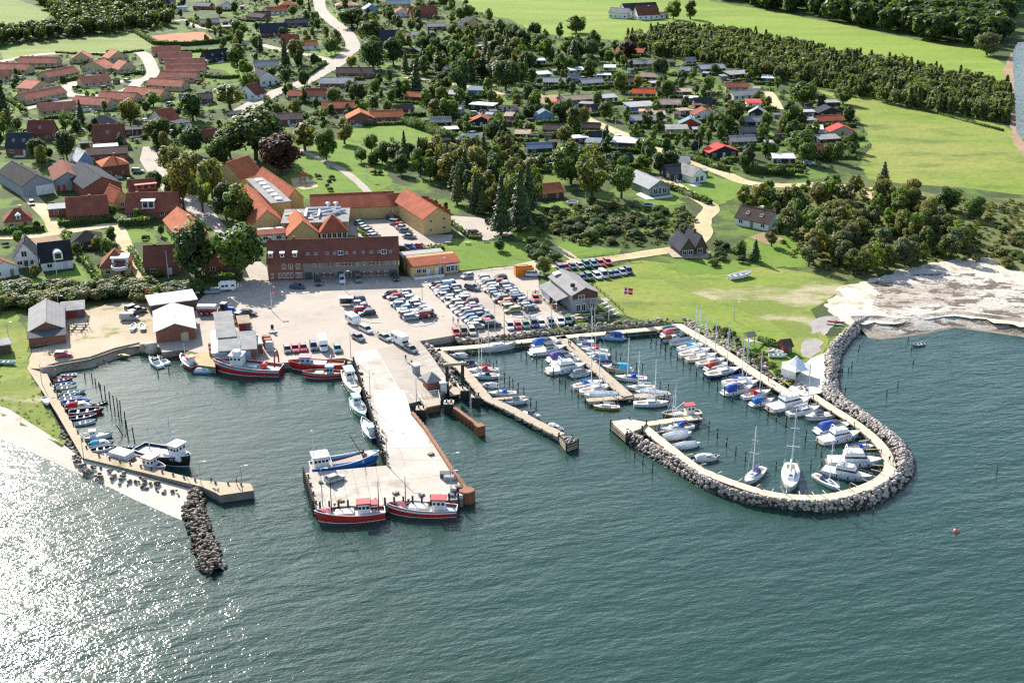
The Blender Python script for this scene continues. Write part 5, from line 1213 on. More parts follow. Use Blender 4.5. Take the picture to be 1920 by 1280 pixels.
for a in (('motor',(1113,643),(1070,641),'white','red','white motorboat with red lifebuoy near the pier root',{'nocanopy':True}),('motor',(1114,651),(1080,650),'white','purple','white motorboat with dark stern canopy on the middle pier',{}),('sail',(1140,661),(1088,658),'white','red','white yacht with dark red boom cover',{}),('sail',(1144,668),(1097,667),'white','white','plain white yacht beside the red covered one',{}),('motor',(1138,674),(1102,673),'white','cyan','white motorboat with cyan cockpit top',{}),('tent',(1148,682),(1112,681),'pale','navy','grey boat with navy deck cover',{}),('motor',(1184,697),(1128,693),'cream','cyan','cream hulled cruiser with cyan and navy canopy',{'k':'yellow'}),('sail',(1213,713),(1152,711),'white','royal','white yacht with navy boom cover and cockpit tent',{'k':'navy'}),('sail',(1229,729),(1174,730),'white','white','white yacht with black stripe near the pier head',{'k':'black'}),('tent',(1250,744),(1190,740),'white','white','white covered yacht moored beyond the pier head',{}),('sail',(1188,760),(1254,759),'white','white','white yacht with blue waterline at the outer pier head',{'k':'sky'})):
 boat(*a[:6],G,**a[6])
boat('motor',(1170,636),(1118,634),'sky','royal','pale blue hulled boat with royal blue canopy along the inner walkway',None)
boat('row',(1181,636),(1168,635),'grey','white','tiny grey dinghy behind the pale blue boat',None)
G='boats along the seaward boardwalk'
for a in (('motor',(1237,625),(1277,619),'white','green','white motorboat with green canopy at the walkway corner',{}),('motor',(1241,633),(1291,626),'white','pink','white motorboat with pink canopy at the walkway corner',{}),('cabin',(1242,641),(1277,634),'sky','brown','pale blue boat with brown cockpit',{}),('tent',(1257,647),(1302,640),'pale','grey','grey decked boat with blue tarpaulin at its bow',{}),('sail',(1271,658),(1324,649),'white','cyan','white yacht with cyan spray hood',{}),('sail',(1273,670),(1334,659),'white','white','plain white yacht, sixth along the boardwalk',{}),('sail',(1286,678),(1345,669),'cream','white','cream decked yacht, seventh along the boardwalk',{}),('sail',(1306,686),(1362,677),'white','white','plain white yacht, eighth along the boardwalk',{}),('motor',(1323,695),(1364,686),'white','red','white motorboat with red canopy',{'k':'navy'}),('sail',(1322,708),(1389,696),'navy','white','navy hulled yacht with white deck',{'k':'white'}),('sail',(1355,721),(1414,714),'white','royal','white yacht with navy cockpit and blue hood',{}),('sail',(1361,730),(1423,720),'white','white','white yacht between two blue canopied boats',{'k':'black'}),('motor',(1356,740),(1412,731),'white','royal','white motorboat with dark blue canopy and fenders',{}),('sail',(1391,748),(1445,737),'white','red','white yacht with red folded cover on the boardwalk',{'k':'black'}),('motor',(1408,761),(1451,753),'white','blue','white cruiser with bright blue cockpit tent',{}),('fly',(1442,771),(1521,755),'white','white','largest white cruiser moored by the sand patch',{'k':'pale'}),('sail',(1476,780),(1537,768),'white','white','white yacht beside the largest cruiser',{}),('motor',(1560,780),(1508,788),'white','white','white speedboat with its bow to the basin',{'nocanopy':True,'k':'grey'})):
 boat(*a[:6],G,**a[6])
G='boats inside the ring breakwater'
for a in (('motor',(1531,812),(1596,802),'white','royal','white cruiser with royal blue bimini in the ring basin',{'k':'navy'}),('fly',(1537,831),(1613,818),'white','white','white cruiser beside the royal blue bimini',{'k':'pale'}),('sail',(1592,843),(1642,839),'white','blue','white yacht with bright blue boom cover by the ring walkway',{}),('fly',(1552,868),(1655,872),'white','white','big white flybridge cruiser with black fenders',{'k':'sky'}),('fly',(1543,884),(1634,904),'white','grey','white cruiser with arched roof and long foredeck railing',{'k':'pale',}),('sail',(1526,893),(1574,922),'white','navy','white yacht with navy hood, bow to the ring walkway',{}),('sail',(1482,876),(1481,925),'white','white','tall masted white yacht, bow straight to the ring walkway',{'sz':1.02}),('sail',(1431,881),(1396,911),'white','purple','white yacht with purple hood, bow to the ring walkway',{}),('cabin',(1300,864),(1349,860),'white','white','small round white cabin boat alone inside the ring',{}),('tent',(1264,841),(1313,835),'white','white','white tarpaulin covered boat, outer of two',{}),('tent',(1244,824),(1297,816),'white','white','white tarpaulin covered boat beside the blue covered yacht',{}),('sail',(1300,801),(1238,810),'white','royal','white yacht with royal blue boom cover by the platform',{}),('fisher',(1313,780),(1240,787),'brown','red','old varnished wooden boat with orange roof at the platform',{'r':'red','k':'cream','d':'cream'})):
 boat(*a[:6],G,**a[6])
G='small boats along the old harbour wall'
for a in (('row',(143,704),(114,706),'grey','white','grey dinghy nearest the great boulder',{'f':'grey'}),('open',(101,717),(137,712),'red','white','red open boat with red inside',{'f':'red'}),('open',(104,725),(144,721),'blue','white','bright blue open boat',{'f':'cyan'}),('open',(106,731),(145,727),'cream','white','cream open boat with orange thwarts',{'f':'cream'}),('open',(117,740),(161,735),'aqua','white','pale green open boat',{'f':'aqua'}),('open',(110,745),(151,741),'black','white','black open boat with pale thwarts',{'f':'grey'}),('open',(111,752),(154,748),'white','white','white open boat with grey floor',{'f':'pale'}),('open',(113,760),(170,755),'navy','white','dark open boat with blue tarpaulin heap',{'f':'blue'}),('cabin',(122,768),(179,763),'white','red','white launch with red wheelhouse top',{}),('row',(177,762),(203,754),'black','white','black dinghy tied beyond the row',{'f':'brown'}),('open',(130,778),(195,772),'red','white','long dark red open boat with white rim',{'f':'black'}),('open',(132,788),(182,782),'navy','white','dark open boat with white seats beside the white rigid inflatable',{'f':'black'}),('open',(140,798),(180,791),'white','white','white rigid inflatable boat with crates',{'f':'pale'}),('fisher',(159,825),(213,817),'pale','red','grey fishing launch with red roofed cabin',{'d':'grey','k':'pale'}),('cabin',(166,838),(214,832),'white','cyan','white boat with bright blue tarpaulin cabin',{}),('open',(170,848),(219,841),'pale','white','pale open boat beside the blue tarpaulin',{'f':'black'}),('open',(179,858),(215,853),'pale','white','grey open boat at the wall corner',{'f':'pale'}),('row',(256,838),(228,839),'black','white','black dinghy behind the black trawler',{'f':'pale'})):
 boat(*a[:6],G,**a[6])
for a in (('row',(313,667),(338,668),'red','white','red dinghy under the warehouse quay',{'f':'red'}),('fisher',(366,694),(341,674),'red','red','small red fishing boat beside the jetty',{'k':'white','d':'grey'}),('cabin',(364,698),(401,698),'sky','white','pale blue boat tied before the jetty',{}),('motor',(302,690),(281,676),'white','white','white speedboat, outer of two by the slip',{'nocanopy':True}),('motor',(315,684),(296,673),'white','white','white speedboat, inner of two by the slip',{'nocanopy':True}),('row',(1733,646),(1711,650),'grey','white','lone grey rowing boat anchored off the beach',{'f':'brown'}),('fisher',(648,702),(674,752),'cream','red','cream and green fishing boat with pale blue wheelhouse, first along the pier',{'k':'green','d':'cream','r':'sky','wsc':.6}),('fisher',(662,752),(684,789),'teal','red','green rimmed white fishing boat, second along the pier',{'k':'green','d':'aqua','r':'sky','wsc':.72}),('fisher',(703,828),(680,792),'navy','red','navy and white fishing boat ahead of the blue trawler',{'k':'white','d':'pale','r':'sky','wsc':.72})):
 boat(*a[:6],None,**a[6])
for (x,y,hx,hy,c,l) in ((250,617,4,-9,'white','white dinghy on the yard grass'),(267,617,-2,-9,'grey','dark dinghy on the yard grass'),(1455,662,9,3,'white','white dinghy on the lawn beside the tiny shed'),(1458,670,9,0,'white','small white pram on the lawn'),(87,756,4,9,'white','white dinghy lying on the harbour wall bank'),(15,683,14,1,'sky','pale blue dinghy on the beach grass'),(1388,521,16,-3,'white','long upturned white boat on the dune grass')):
 p=P(x,y);d=P(x+hx,y+hy)-p
 place(KITS['row'][0],'beached_dinghy',l,'dinghy',None,p+Vector((0,0,.28)),math.atan2(d.y,d.x),1.5 if 'long' in l else .85,dict(c=BC[c],g=BC['white'],f=BC['white' if 'long' in l else 'pale']))
mb=MB();mb.loft([[(x,-w,.1),(x,-w*.7,0),(x,w*.7,0),(x,w,.1),(x,w*.5,.3),(x,-w*.5,.3)] for x,w in ((-2,.03),(-1.4,.22),(0,.34),(1.4,.22),(2,.03))],close=True);ME_kayak=mb.mesh('hull',M_gel)
mb=MB();mb.lathe([(.28,.3),(.28,.34),(.2,.3)],10);ME_coam=mb.mesh('cockpit_rim',M_dark)
for x,y,hx,c,l in ((222,665,14,(.6,.35,.02),'yellow kayak drawn up beside the slip'),(228,667,14,(.62,.3,.02),'orange yellow kayak touching the water at the slip'),(1568,604,12,(.6,.12,.04),'orange kayak beside the breakwater root'),(1566,609,12,(.6,.6,.58),'white kayak beside the breakwater root')):
 p=P(x,y,.55 if y<669 and x<300 else LZ+.12);d=P(x+hx,y+1,p.z)-p
 place([('hull',ME_kayak,'c'),('cockpit_rim',ME_coam,None)],'kayak',l,'kayak',None,p,math.atan2(d.y,d.x),1.1,dict(c=c))
# larger fishing vessels, built singly
def buoy(parent,loc,rz=0):
 mb=MB();n=10
 for i in range(n):
  a,b=2*PI*i/n,2*PI*(i+1)/n
  mb.tube((.33*math.cos(a),0,.33*math.sin(a)),(.33*math.cos(b),0,.33*math.sin(b)),.08,n=5)
 obj('lifebuoy',mb.mesh('lifebuoy',M_gel),parent,loc,rz,BC['pink'])
def vessel(s,b,B,fs,fb,hullc,bandc,deckc,label,name='fishing_vessel',railc='white',drop=.7,ws=.62):
 p,q=P(s[0],s[1],0),P(b[0],b[1],0);v=q-p;L=v.length
 r=thing(name,label,'fishing boat',None,(p+q)/2,math.atan2(v.y,v.x))
 mb,g=hull_mb(L,B,fs,fb,1.2,ws,17,.05)
 h=obj('hull',mb.mesh('hull',M_gel),r,color=BC[hullc])
 if bandc:obj('band',band_mb(L,B,fs,fb,ws,.62,.82,17,.05,.02).mesh('band',M_gel),h,color=BC[bandc])
 obj('waterline',band_mb(L,B,fs,fb,ws,.02,.10,17,.05,.02).mesh('waterline',M_gel),h,color=BC['white'])
 obj('deck',deck_mb(g,drop,.94).mesh('deck',M_deck),r,color=BC[deckc])
 obj('gunwale',rim_mb(g,.09,.09).mesh('gunwale',M_gel),r,color=BC[railc])
 return r,L,g
def house_on(r,x0,x1,w,z0,z1,wallc='white',roofc='red',nm='wheelhouse',wins=3):
 mb=MB();mb.cbox(x0,x1,-w,w,z0,z1,.12);h=obj(nm,mb.mesh(nm,M_gel),r,color=BC[wallc])
 mb=MB();zc=z1-.75
 for s in (-1,1):
  for k in range(wins):
   xc=x0+(k+.5)*(x1-x0)/wins;mb.box(xc-.25,xc+.25,s*w-.02,s*w+.02,zc-.25,zc+.28)
 for k in range(3):yc=-w+(k+.5)*2*w/3;mb.box(x1-.02,x1+.02,yc-.25,yc+.25,zc-.25,zc+.28)
 obj('window',mb.mesh('window',M_boatglass),h)
 mb=MB();mb.cbox(x0-.25,x1+.3,-w-.22,w+.22,z1,z1+.2,.08);obj(nm+'_roof',mb.mesh(nm+'_roof',M_gel),r,color=BC[roofc])
 return h
def mast_on(r,x,z0,z1,c=(.03,.028,.025),nm='mast',y=0,rake=0):
 mb=MB();mb.tube((x,y,z0),(x+rake,y,z1),.11,.06,6); return obj(nm,mb.mesh(nm,M_paint),r,color=c)
def deck_box(r,nm,x0,x1,w,z0,z1,c,m=None):
 mb=MB();mb.cbox(x0,x1,-w,w,z0,z1,.06); return obj(nm,mb.mesh(nm,m or M_gel),r,color=c)
r,L,g=vessel((722,968),(590,977),4.0,1.5,2.2,'red',None,'pale','red cutter with pink forecastle cover and aft wheelhouse, outer corner of the pier head',drop=.5)
house_on(r,-3.6,-1.5,.95,.9,3.3);house_on(r,-5.0,-3.9,.85,.9,3.0,nm='deckhouse',wins=2);buoy(r,(-4.4,-.9,1.9));buoy(r,(-4.4,.9,1.9))
deck_box(r,'hatch',-.8,2.6,1.1,1.0,1.6,BC['cream'],M_deck);deck_box(r,'hatch_cover',-.6,2.4,1.0,1.62,1.7,BC['white']);mast_on(r,3.2,1.5,8.0);mast_on(r,-5.3,1.3,7.2)
mb=MB();mb.add([(3.4,-1.3,2.05),(5.6,0,2.35),(3.4,1.3,2.05),(3.4,0,2.5)],[(0,1,3),(1,2,3),(2,0,3)]);obj('forecastle_cover',mb.mesh('forecastle_cover',M_canvas),r,color=BC['pink'])
mb=MB();mb.box(-5.2,4.2,-2.02,-1.99,.95,1.05);obj('rubbing_strake',mb.mesh('rubbing_strake',M_gel),r,color=BC['white'])
r,L,g=vessel((857,964),(725,961),3.9,1.4,2.1,'red','white','aqua','red cutter with white rail and lines, beside the rusty pier corner',drop=.5)
house_on(r,-4.4,-2.0,.95,.9,3.3);buoy(r,(-2.6,-1.0,2.0));deck_box(r,'hatch',-1.2,2.4,1.1,1.0,1.55,BC['cream'],M_deck);deck_box(r,'hatch_cover',-1.0,2.2,1.0,1.57,1.66,BC['white'])
mast_on(r,2.9,1.4,7.6)
mb=MB();mb.add([(2.8,-1.4,1.8),(5.5,0,2.25),(2.8,1.4,1.8),(3.0,0,2.5)],[(0,1,3),(1,2,3),(2,0,3)]);obj('forecastle_cover',mb.mesh('forecastle_cover',M_canvas),r,color=BC['pink'])
mb=MB()
for s in (-1,1):
 for z in (1.9,2.25):mb.tube((-3.2,s*1.85,z),(2.4,s*1.85,z),.05,n=4)
 for k in range(6):mb.tube((-3.2+k*1.12,s*1.85,1.3),(-3.2+k*1.12,s*1.85,2.25),.04,n=4)
obj('railing',mb.mesh('railing',M_gel),r,color=BC['white'])
r,L,g=vessel((583,885),(712,866),4.6,1.5,2.6,'blue',None,'brown','blue trawler with open brown hold and white aft wheelhouse',drop=.35,ws=.75)
house_on(r,-L/2+.5,-L/2+3.4,1.5,1.0,3.5,'white','white',wins=4);deck_box(r,'roof_trim',-L/2+.3,-L/2+3.6,1.66,3.38,3.49,BC['red'])
mb=MB();mb.box(-2.8,3.4,-1.75,-1.6,1.2,1.95);mb.box(-2.8,3.4,1.6,1.75,1.2,1.95);mb.box(-2.8,-2.7,-1.6,1.6,1.2,1.95);mb.box(3.3,3.4,-1.6,1.6,1.2,1.95);obj('hold_coaming',mb.mesh('hold_coaming',M_gel),r,color=BC['sky'])
deck_box(r,'hold',-2.65,3.25,1.55,1.1,1.32,(.12,.07,.04),M_deck)
deck_box(r,'forecastle_deck',4.0,6.6,.9,2.0,2.35,BC['white']);mast_on(r,-L/2+.7,3.5,8.4,(.6,.6,.6));mast_on(r,-L/2+3.2,3.4,6.6,BC['sky'])
mb=MB();mb.tube((3.7,.3,1.5),(1.2,.6,6.6),.09,.06);mb.tube((3.7,.3,1.5),(3.7,.3,3.2),.16);obj('derrick',mb.mesh('derrick',M_tar),r)
mb=MB();mb.lathe([(.5,0),(.5,.9),(.2,1.1)],10);obj('winch',mb.mesh('winch',M_rust),r,(3.9,-.4,1.5))
mb=MB();mb.lathe([(.1,0),(.3,.2),(.3,.5),(.05,.7)],10);obj('radar',mb.mesh('radar',M_frame),r,(-L/2+.7,0,8.3))
r,L,g=vessel((528,701),(401,694),5.2,1.7,3.0,'red','sky','aqua','big red trawler with pale blue band and red stern gantry',drop=.6,ws=.8)
house_on(r,.8,3.6,1.5,1.8,4.4,'white','white',wins=3)
mb=MB();mb.cbox(1.4,3.2,-.9,.9,4.6,5.3,.15);obj('bridge_top',mb.mesh('bridge_top',M_gel),r,color=BC['white']);mast_on(r,1.2,4.4,9.0,(.66,.66,.66))
mb=MB();mb.tube((1.2,-1,7.4),(1.2,1,7.4),.06);mb.tube((1.2,-.7,8.2),(1.2,.7,8.2),.05);obj('antenna',mb.mesh('antenna',M_frame),r)
mb=MB()
for s in (-1,):
 pass
mb.path([(-L/2+1.0,1.6*math.cos(t),2.2+3.6*math.sin(t)) for t in [PI*i/10 for i in range(11)]],.2,6);obj('stern_gantry',mb.mesh('stern_gantry',M_gel),r,color=BC['red'])
mb=MB();mb.tube((0,-.9,0),(0,.9,0),.75,n=12);obj('net_drum',mb.mesh('net_drum',M_gel),r,(-4.2,0,2.0),color=BC['red']);deck_box(r,'trawl_hatch',-2.6,-.4,1.0,1.4,1.9,BC['aqua'])
mb=MB()
for s in (-1,1):
 mb.tube((-3,s*2.3,2.6),(.6,s*2.3,2.8),.04,n=4)
 for k in range(5):mb.tube((-3+k*.9,s*2.3,1.7),(-3+k*.9,s*2.3,2.65+.04*k),.035,n=4)
pulpit(mb,g,10,17,.8);obj('railing',mb.mesh('railing',M_steel),r)
r,L,g=vessel((646,690),(541,691),4.0,1.4,2.1,'red',None,'cream','red fishing boat with pink roofed fore cabin on the trawler quay',drop=.5,railc='red')
house_on(r,1.2,3.6,1.1,1.2,3.1,'sky','pink',wins=2);deck_box(r,'hatch',-2.4,.8,1.2,1.1,1.5,BC['pale'],M_deck)
mb=MB();mb.path([(-3.4,-1.2,1.2),(-3.4,-1.0,2.9),(-3.4,1.0,2.9),(-3.4,1.2,1.2)],.12,5);obj('stern_gantry',mb.mesh('stern_gantry',M_gel),r,color=BC['red'])
r,L,g=vessel((641,705),(567,707),3.0,1.1,1.6,'red','grey','cream','smaller red fishing boat with grey gunwale, outside the larger one',drop=.45,railc='grey')
house_on(r,-2.6,-1.1,.8,.8,2.6,'sky','sky',wins=2);deck_box(r,'hatch',-.4,1.6,.8,.8,1.2,BC['cream'],M_deck);buoy(r,(-1.9,-.85,1.5))
r,L,g=vessel((262,848),(360,876),4.8,1.5,2.8,'black',None,'grey','black trawler with white bow and wheelhouse behind the harbour wall',drop=.5,ws=.75)
house_on(r,2.2,4.4,1.4,2.0,4.3,'white','white',wins=3);deck_box(r,'roof_trim',2.0,4.6,1.56,4.2,4.29,BC['black']);deck_box(r,'forecastle',1.0,5.2,1.5,1.4,2.4,BC['white'])
mast_on(r,1.9,2.4,10.0,BC['sky']);mast_on(r,-4.0,1.2,6.8,BC['pale']);deck_box(r,'hold',-3.4,.6,1.4,1.0,1.4,(.08,.08,.09),M_deck)
mb=MB();mb.tube((1.8,0,3.0),(-3.0,.6,6.4),.08,.06);obj('derrick',mb.mesh('derrick',M_paint),r,color=BC['sky'])
mb=MB();mb.tube((3.2,-.8,7.0),(3.2,.8,7.0),.05);mb.tube((3.2,0,4.4),(3.2,0,8.2),.06);obj('antenna',mb.mesh('antenna',M_frame),r)
def lettering(parent,text,loc,rot,size,col):
 cu=bpy.data.curves.new('lettering','FONT');cu.body=text;cu.size=size;cu.align_x='CENTER';cu.extrude=.01
 cu.materials.append(M_paint)
 t=bpy.data.objects.new('lettering_curve',cu);COL.objects.link(t)
 me=bpy.data.meshes.new_from_object(t.evaluated_get(bpy.context.evaluated_depsgraph_get()))
 bpy.data.objects.remove(t)
 o=obj('lettering',me,parent,loc,color=col);o.rotation_euler=rot
 return o
lettering(r,'VE 815',(4.1,-1.62,1.5),(PI/2,0,math.radians(31)),.75,BC['pale'])
r,L,g=vessel((212,862),(312,889),3.8,1.3,1.8,'pale',None,'brown','grey cutter with rusty hold and white wheelhouse with orange red roof along the harbour wall',drop=.4,ws=.7)
house_on(r,2.0,4.2,1.25,.9,3.0,'white','red',wins=2);deck_box(r,'hold',-1.8,1.6,1.3,.8,1.25,(.14,.06,.03),M_deck);deck_box(r,'stern_shelter',-L/2+.4,-2.2,1.4,.9,2.5,BC['pale'])
r,L,g=vessel((902,659),(968,651),2.7,1.2,1.7,'pale',None,'cream','grey hulled wooden ketch with two dark masts along the inner walkway','sailing_ketch',drop=.15,ws=.4)
r['category']='yacht'
deck_box(r,'cabin',-1.8,1.0,.7,1.1,1.6,BC['white']);mast_on(r,1.4,1.2,10.5,(.08,.06,.04));mast_on(r,-2.6,1.2,8.2,(.6,.6,.58),'mizzen_mast')
mb=MB();mb.tube((1.3,0,2.0),(-2.0,0,2.0),.2,.12);obj('sail_cover',mb.mesh('sail_cover',M_canvas),r,color=BC['pale'])
# jetties, breakwaters, harbour furniture
M_rock=mat('granite_rock',None,.8,.3,0.9,.12,2.5)
M_rockdark=mat('breakwater_core',(0.05,0.043,0.037),.9,.3,0.8,.3,1.5,world_space=True)
def resample(pts,n):
 d=[0]
 for a,b in zip(pts[:-1],pts[1:]):d.append(d[-1]+(Vector(b)-Vector(a)).length)
 out=[]
 for i in range(n):
  t=d[-1]*i/(n-1);k=0
  while k<len(d)-2 and d[k+1]<t:k+=1
  u=(t-d[k])/max(1e-6,d[k+1]-d[k]);out.append(Vector(pts[k]).lerp(Vector(pts[k+1]),u))
 return out
def rock_data(seed):
 r=np.random.default_rng(seed);n,m=6,4;V=[(0,0,-1)]
 for j in range(1,m):
  a=PI*j/m-PI/2
  for i in range(n):t=2*PI*(i+.5*(j%2))/n;V.append((math.cos(a)*math.cos(t),math.cos(a)*math.sin(t),math.sin(a)))
 V.append((0,0,1));V=np.array(V);V*=r.uniform(.78,1.12,(len(V),1));V*=np.array([1.0,r.uniform(.65,.95),r.uniform(.55,.8)])
 F=[(0,1+(i+1)%n,1+i) for i in range(n)]
 for j in range(m-2):
  for i in range(n):
   a,b=1+j*n+i,1+j*n+(i+1)%n;F+=[(a,b,b+n),(a,b+n,a+n)]
 o=1+(m-2)*n;F+=[(o+i,o+(i+1)%n,len(V)-1) for i in range(n)]
 return V,np.array(F)
ROCKS=[rock_data(i) for i in range(7)]
ROCKME=[np_mesh('rock',v*.5,f,M_rock) for v,f in ROCKS]
def rocks(name,top,bot,zt,zb,label,dens=1.0,dia=(0.9,1.6),zc=None,col=((.30,.24,.20),(.40,.33,.28),(.22,.17,.145)),npart=300,core=True,cat='breakwater',crest=.35):
 """boulder bank between an inner (top) and an outer (bottom) pixel line"""
 n=60
 A=resample([P(x,y,zt) for x,y in top],n);B=resample([P(x,y,zb) for x,y in bot],n)
 zc=zt+.5 if zc is None else zc
 root=thing(name,label,cat,None,(A[0]+B[0])/2);o=root.location.copy()
 def pt(s,t):
  k=min(n-2,int(s*(n-1)));u=s*(n-1)-k
  a,b=A[k].lerp(A[k+1],u),B[k].lerp(B[k+1],u)
  p=a.lerp(b,t)
  p.z=zt+(zc-zt)*math.sin(min(1,t/crest)*PI/2) if t<crest else zc+(zb-zc)*((t-crest)/(1-crest))**1.15
  return p
 if core:
  rows=[[tuple(pt(i/59,t)-o-Vector((0,0,.35+(2 if t in (0,1) else 0)))) for t in (0,.05,.2,.4,.6,.8,.97,1)] for i in range(60)]
  mb=MB();mb.loft(rows,cap0=False,cap1=False);obj('rock_core',mb.mesh('rock_core',M_rockdark),root)
 area=sum((A[i+1]-A[i]).length*(B[i]-A[i]).length for i in range(n-1))
 N=int(area*dens);ps=[]
 wid=[(B[i]-A[i]).length for i in range(n)]
 cs=np.cumsum([(A[i+1]-A[i]).length*wid[i]+1e-6+(B[i+1]-B[i]).length*wid[i] for i in range(n-1)]);cs=cs/cs[-1]
 for k in range(N):
  q=random.random();i=int(np.searchsorted(cs,q));s=(i+random.random())/(n-1);t=random.random()**.8
  ps.append((pt(min(.9999,s),t)-o,random.uniform(*dia),random.uniform(0,6.28),random.randrange(7)))
 ps.sort(key=lambda a:-(a[1]-.004*(a[0]+o).y))
 big,rest=ps[:npart],ps[npart:]
 for p,d,a,k in big:
  cc=random.choice(col);ob=obj('rock',ROCKME[k],root,p,a,cc if p.z+o.z>.35 else tuple(v*.3 for v in cc),d)
 wet=[q for q in rest if q[0].z+o.z<=.35];rest=[q for q in rest if q[0].z+o.z>.35];nc=len(col);col=tuple(col)+(tuple(v*.3 for v in col[0]),)
 for c in range(nc+1):
  sub=rest[c::nc] if c<nc else wet
  if not sub: continue
  Vs,Fs,off=[],[],0
  for p,d,a,k in sub:
   v,f=ROCKS[k];ca,sa=math.cos(a),math.sin(a)
   w=v*.5*d;w=np.stack([w[:,0]*ca-w[:,1]*sa,w[:,0]*sa+w[:,1]*ca,w[:,2]],1)+np.array(p)
   Vs.append(w);Fs.append(f+off);off+=len(v)
  ob=obj('rock_fill',np_mesh('rock_fill',np.concatenate(Vs),np.concatenate(Fs),M_rock),root,color=col[c]);ob['kind']='stuff'
 return root
rocks('ring_breakwater',[(1178,806),(1215,828),(1260,852),(1320,898),(1387,928),(1453,940),(1513,945),(1553,942),(1620,926),(1670,895),(1682,868),(1672,836),(1624,796),(1574,766),(1536,740),(1541,715),(1548,690),(1542,668),(1560,640),(1600,606),(1622,598)],[(1170,832),(1205,852),(1262,888),(1330,926),(1400,947),(1480,958),(1530,963),(1560,964),(1640,953),(1694,922),(1718,890),(1716,862),(1700,832),(1632,778),(1594,753),(1577,737),(1575,715),(1578,695),(1580,670),(1602,640),(1634,606)],1.3,-.3,'granite boulder breakwater curving round the marina basin',4.0,(.6,1.08),1.95,((.42,.345,.29),(.50,.425,.365),(.33,.27,.225),(.46,.41,.37)))
rocks('spur_breakwater',[(356,916),(338,958),(356,1017),(370,1070),(388,1084)],[(392,916),(388,958),(402,1000),(416,1030),(428,1068)],-.2,-.3,'dark boulder spur running out from the sandy point',3.2,(.6,1.15),1.4,((.16,.125,.09),(.24,.19,.15),(.10,.08,.06)),crest=.5)
rocks('wall_foot_boulders',[(116,800),(155,866),(200,876),(280,898),(352,918)],[(116,838),(152,884),(200,902),(280,920),(350,936)],.95,.5,'loose boulders heaped along the foot of the harbour wall',.55,(.6,1.2),1.1,((.17,.13,.10),(.26,.21,.16),(.11,.09,.07)),core=False,cat='boulders')
rocks('marina_rock_bank',[(850,632),(905,633),(966,624),(1045,614),(1140,604),(1262,596)],[(862,643),(905,644),(966,635),(1045,627),(1150,617),(1266,608)],LZ+.3,1.0,'rock bank above the inner marina walkway',1.3,(.7,1.3),1.9,((.34,.28,.235),(.44,.37,.31),(.25,.2,.165)),cat='rock bank')
rocks('boardwalk_rock_bank',[(1284,597),(1340,622),(1400,655),(1480,705),(1524,733)],[(1272,606),(1326,640),(1385,674),(1470,724),(1510,748)],LZ+.1,.8,'rock bank between the lawn and the seaward boardwalk',1.3,(.7,1.4),1.8,((.40,.33,.27),(.48,.4,.33),(.29,.23,.19)),cat='rock bank')
rocks('ferry_rock_bank',[(792,645),(812,668),(834,702),(850,722)],[(806,646),(828,664),(852,698),(864,726)],LZ+.1,.2,'rock bank beside the ferry lane',1.2,(.7,1.3),1.7,((.32,.27,.22),(.42,.35,.29),(.22,.18,.15)),cat='rock bank')
def boulder(x,y,d,label,col):
 p=P(x,y,.6);r=thing('great_boulder',label,'boulder',None,p)
 obj('rock',ROCKME[3],r,(0,0,.4),.6,col,(d,d,d*1.1))
boulder(91,702,4.6,'great round boulder at the root of the harbour wall',(.30,.25,.2))
boulder(285,657,4.4,'smooth pale concrete hump beside the warehouse quay',(.42,.36,.28))
boulder(272,656,3.6,'pale stone hump where the slip beach ends',(.38,.32,.25))
def poly_w(pts,z): return [P(x,y,z) for x,y in pts]
def smooth(q,k=5):
 out=[]
 for i in range(len(q)-1):
  p0,p1,p2,p3=q[max(i-1,0)],q[i],q[i+1],q[min(i+2,len(q)-1)]
  for j in range(k):
   t=j/k
   out.append(0.5*((2*p1)+(p2-p0)*t+(2*p0-5*p1+4*p2-p3)*t*t+(3*p1-p0-3*p2+p3)*t**3))
 return out+[q[-1]]
def jetty(name,pts,w,label,z=1.25,m=None,posts=3.0,curve=False,edge=M_oldwood,group=None,posth=.0,plank=0):
 q=poly_w(pts,z)
 if curve:q=smooth(q,6)
 root=thing(name,label,'jetty',group,(q[0].x,q[0].y,0));o=Vector((q[0].x,q[0].y,0))
 Ls,Rs=[],[]
 for i,p in enumerate(q):
  d=q[min(i+1,len(q)-1)]-q[max(i-1,0)];d.normalize();nn=Vector((-d.y,d.x,0))*w/2
  Ls.append(p+nn-o);Rs.append(p-nn-o)
 mb=MB()
 secs=[[tuple(b),tuple(a),tuple(a-Vector((0,0,.16))),tuple(b-Vector((0,0,.16)))] for a,b in zip(Ls,Rs)]
 mb.loft(secs,close=True);obj('deck',mb.mesh('deck',m or M_oldwood),root)
 for S in (Ls,Rs):
  mb=MB();u=Vector((0,0,.02))
  for a,b in zip(S[:-1],S[1:]):mb.tube(a-Vector((0,0,.2)),b-Vector((0,0,.2)),.14,n=4)
  obj('edge_beam',mb.mesh('edge_beam',edge),root)
 acc=0;mp=MB();mp.tube((0,0,-2.5),(0,0,.12),.13,n=6);me=mp.mesh('post',M_tar)
 for i in range(len(q)-1):
  L=(q[i+1]-q[i]).length;t=acc
  while t<L:
   for S in (Ls,Rs):p=S[i].lerp(S[i+1],t/L);obj('post',me,root,(p.x,p.y,z+posth))
   t+=posts
  acc=t-L
 return root,Ls,Rs,q,o
jetty('wooden_jetty',[(816,655),(840,672),(868,692),(893,722),(914,747),(960,767),(1000,789),(1052,815)],2.3,'weathered timber jetty running out beside the ferry berth',posts=3.2)
r,Ls,Rs,q,o=jetty('wooden_jetty',[(1050,630),(1110,683),(1178,742)],2.6,'middle timber pier of the marina with a crosspiece',posts=3.5)
jetty('pier_crosspiece',[(1100,750),(1256,736)],1.8,'crosspiece at the head of the middle pier',1.0,posts=3.5)
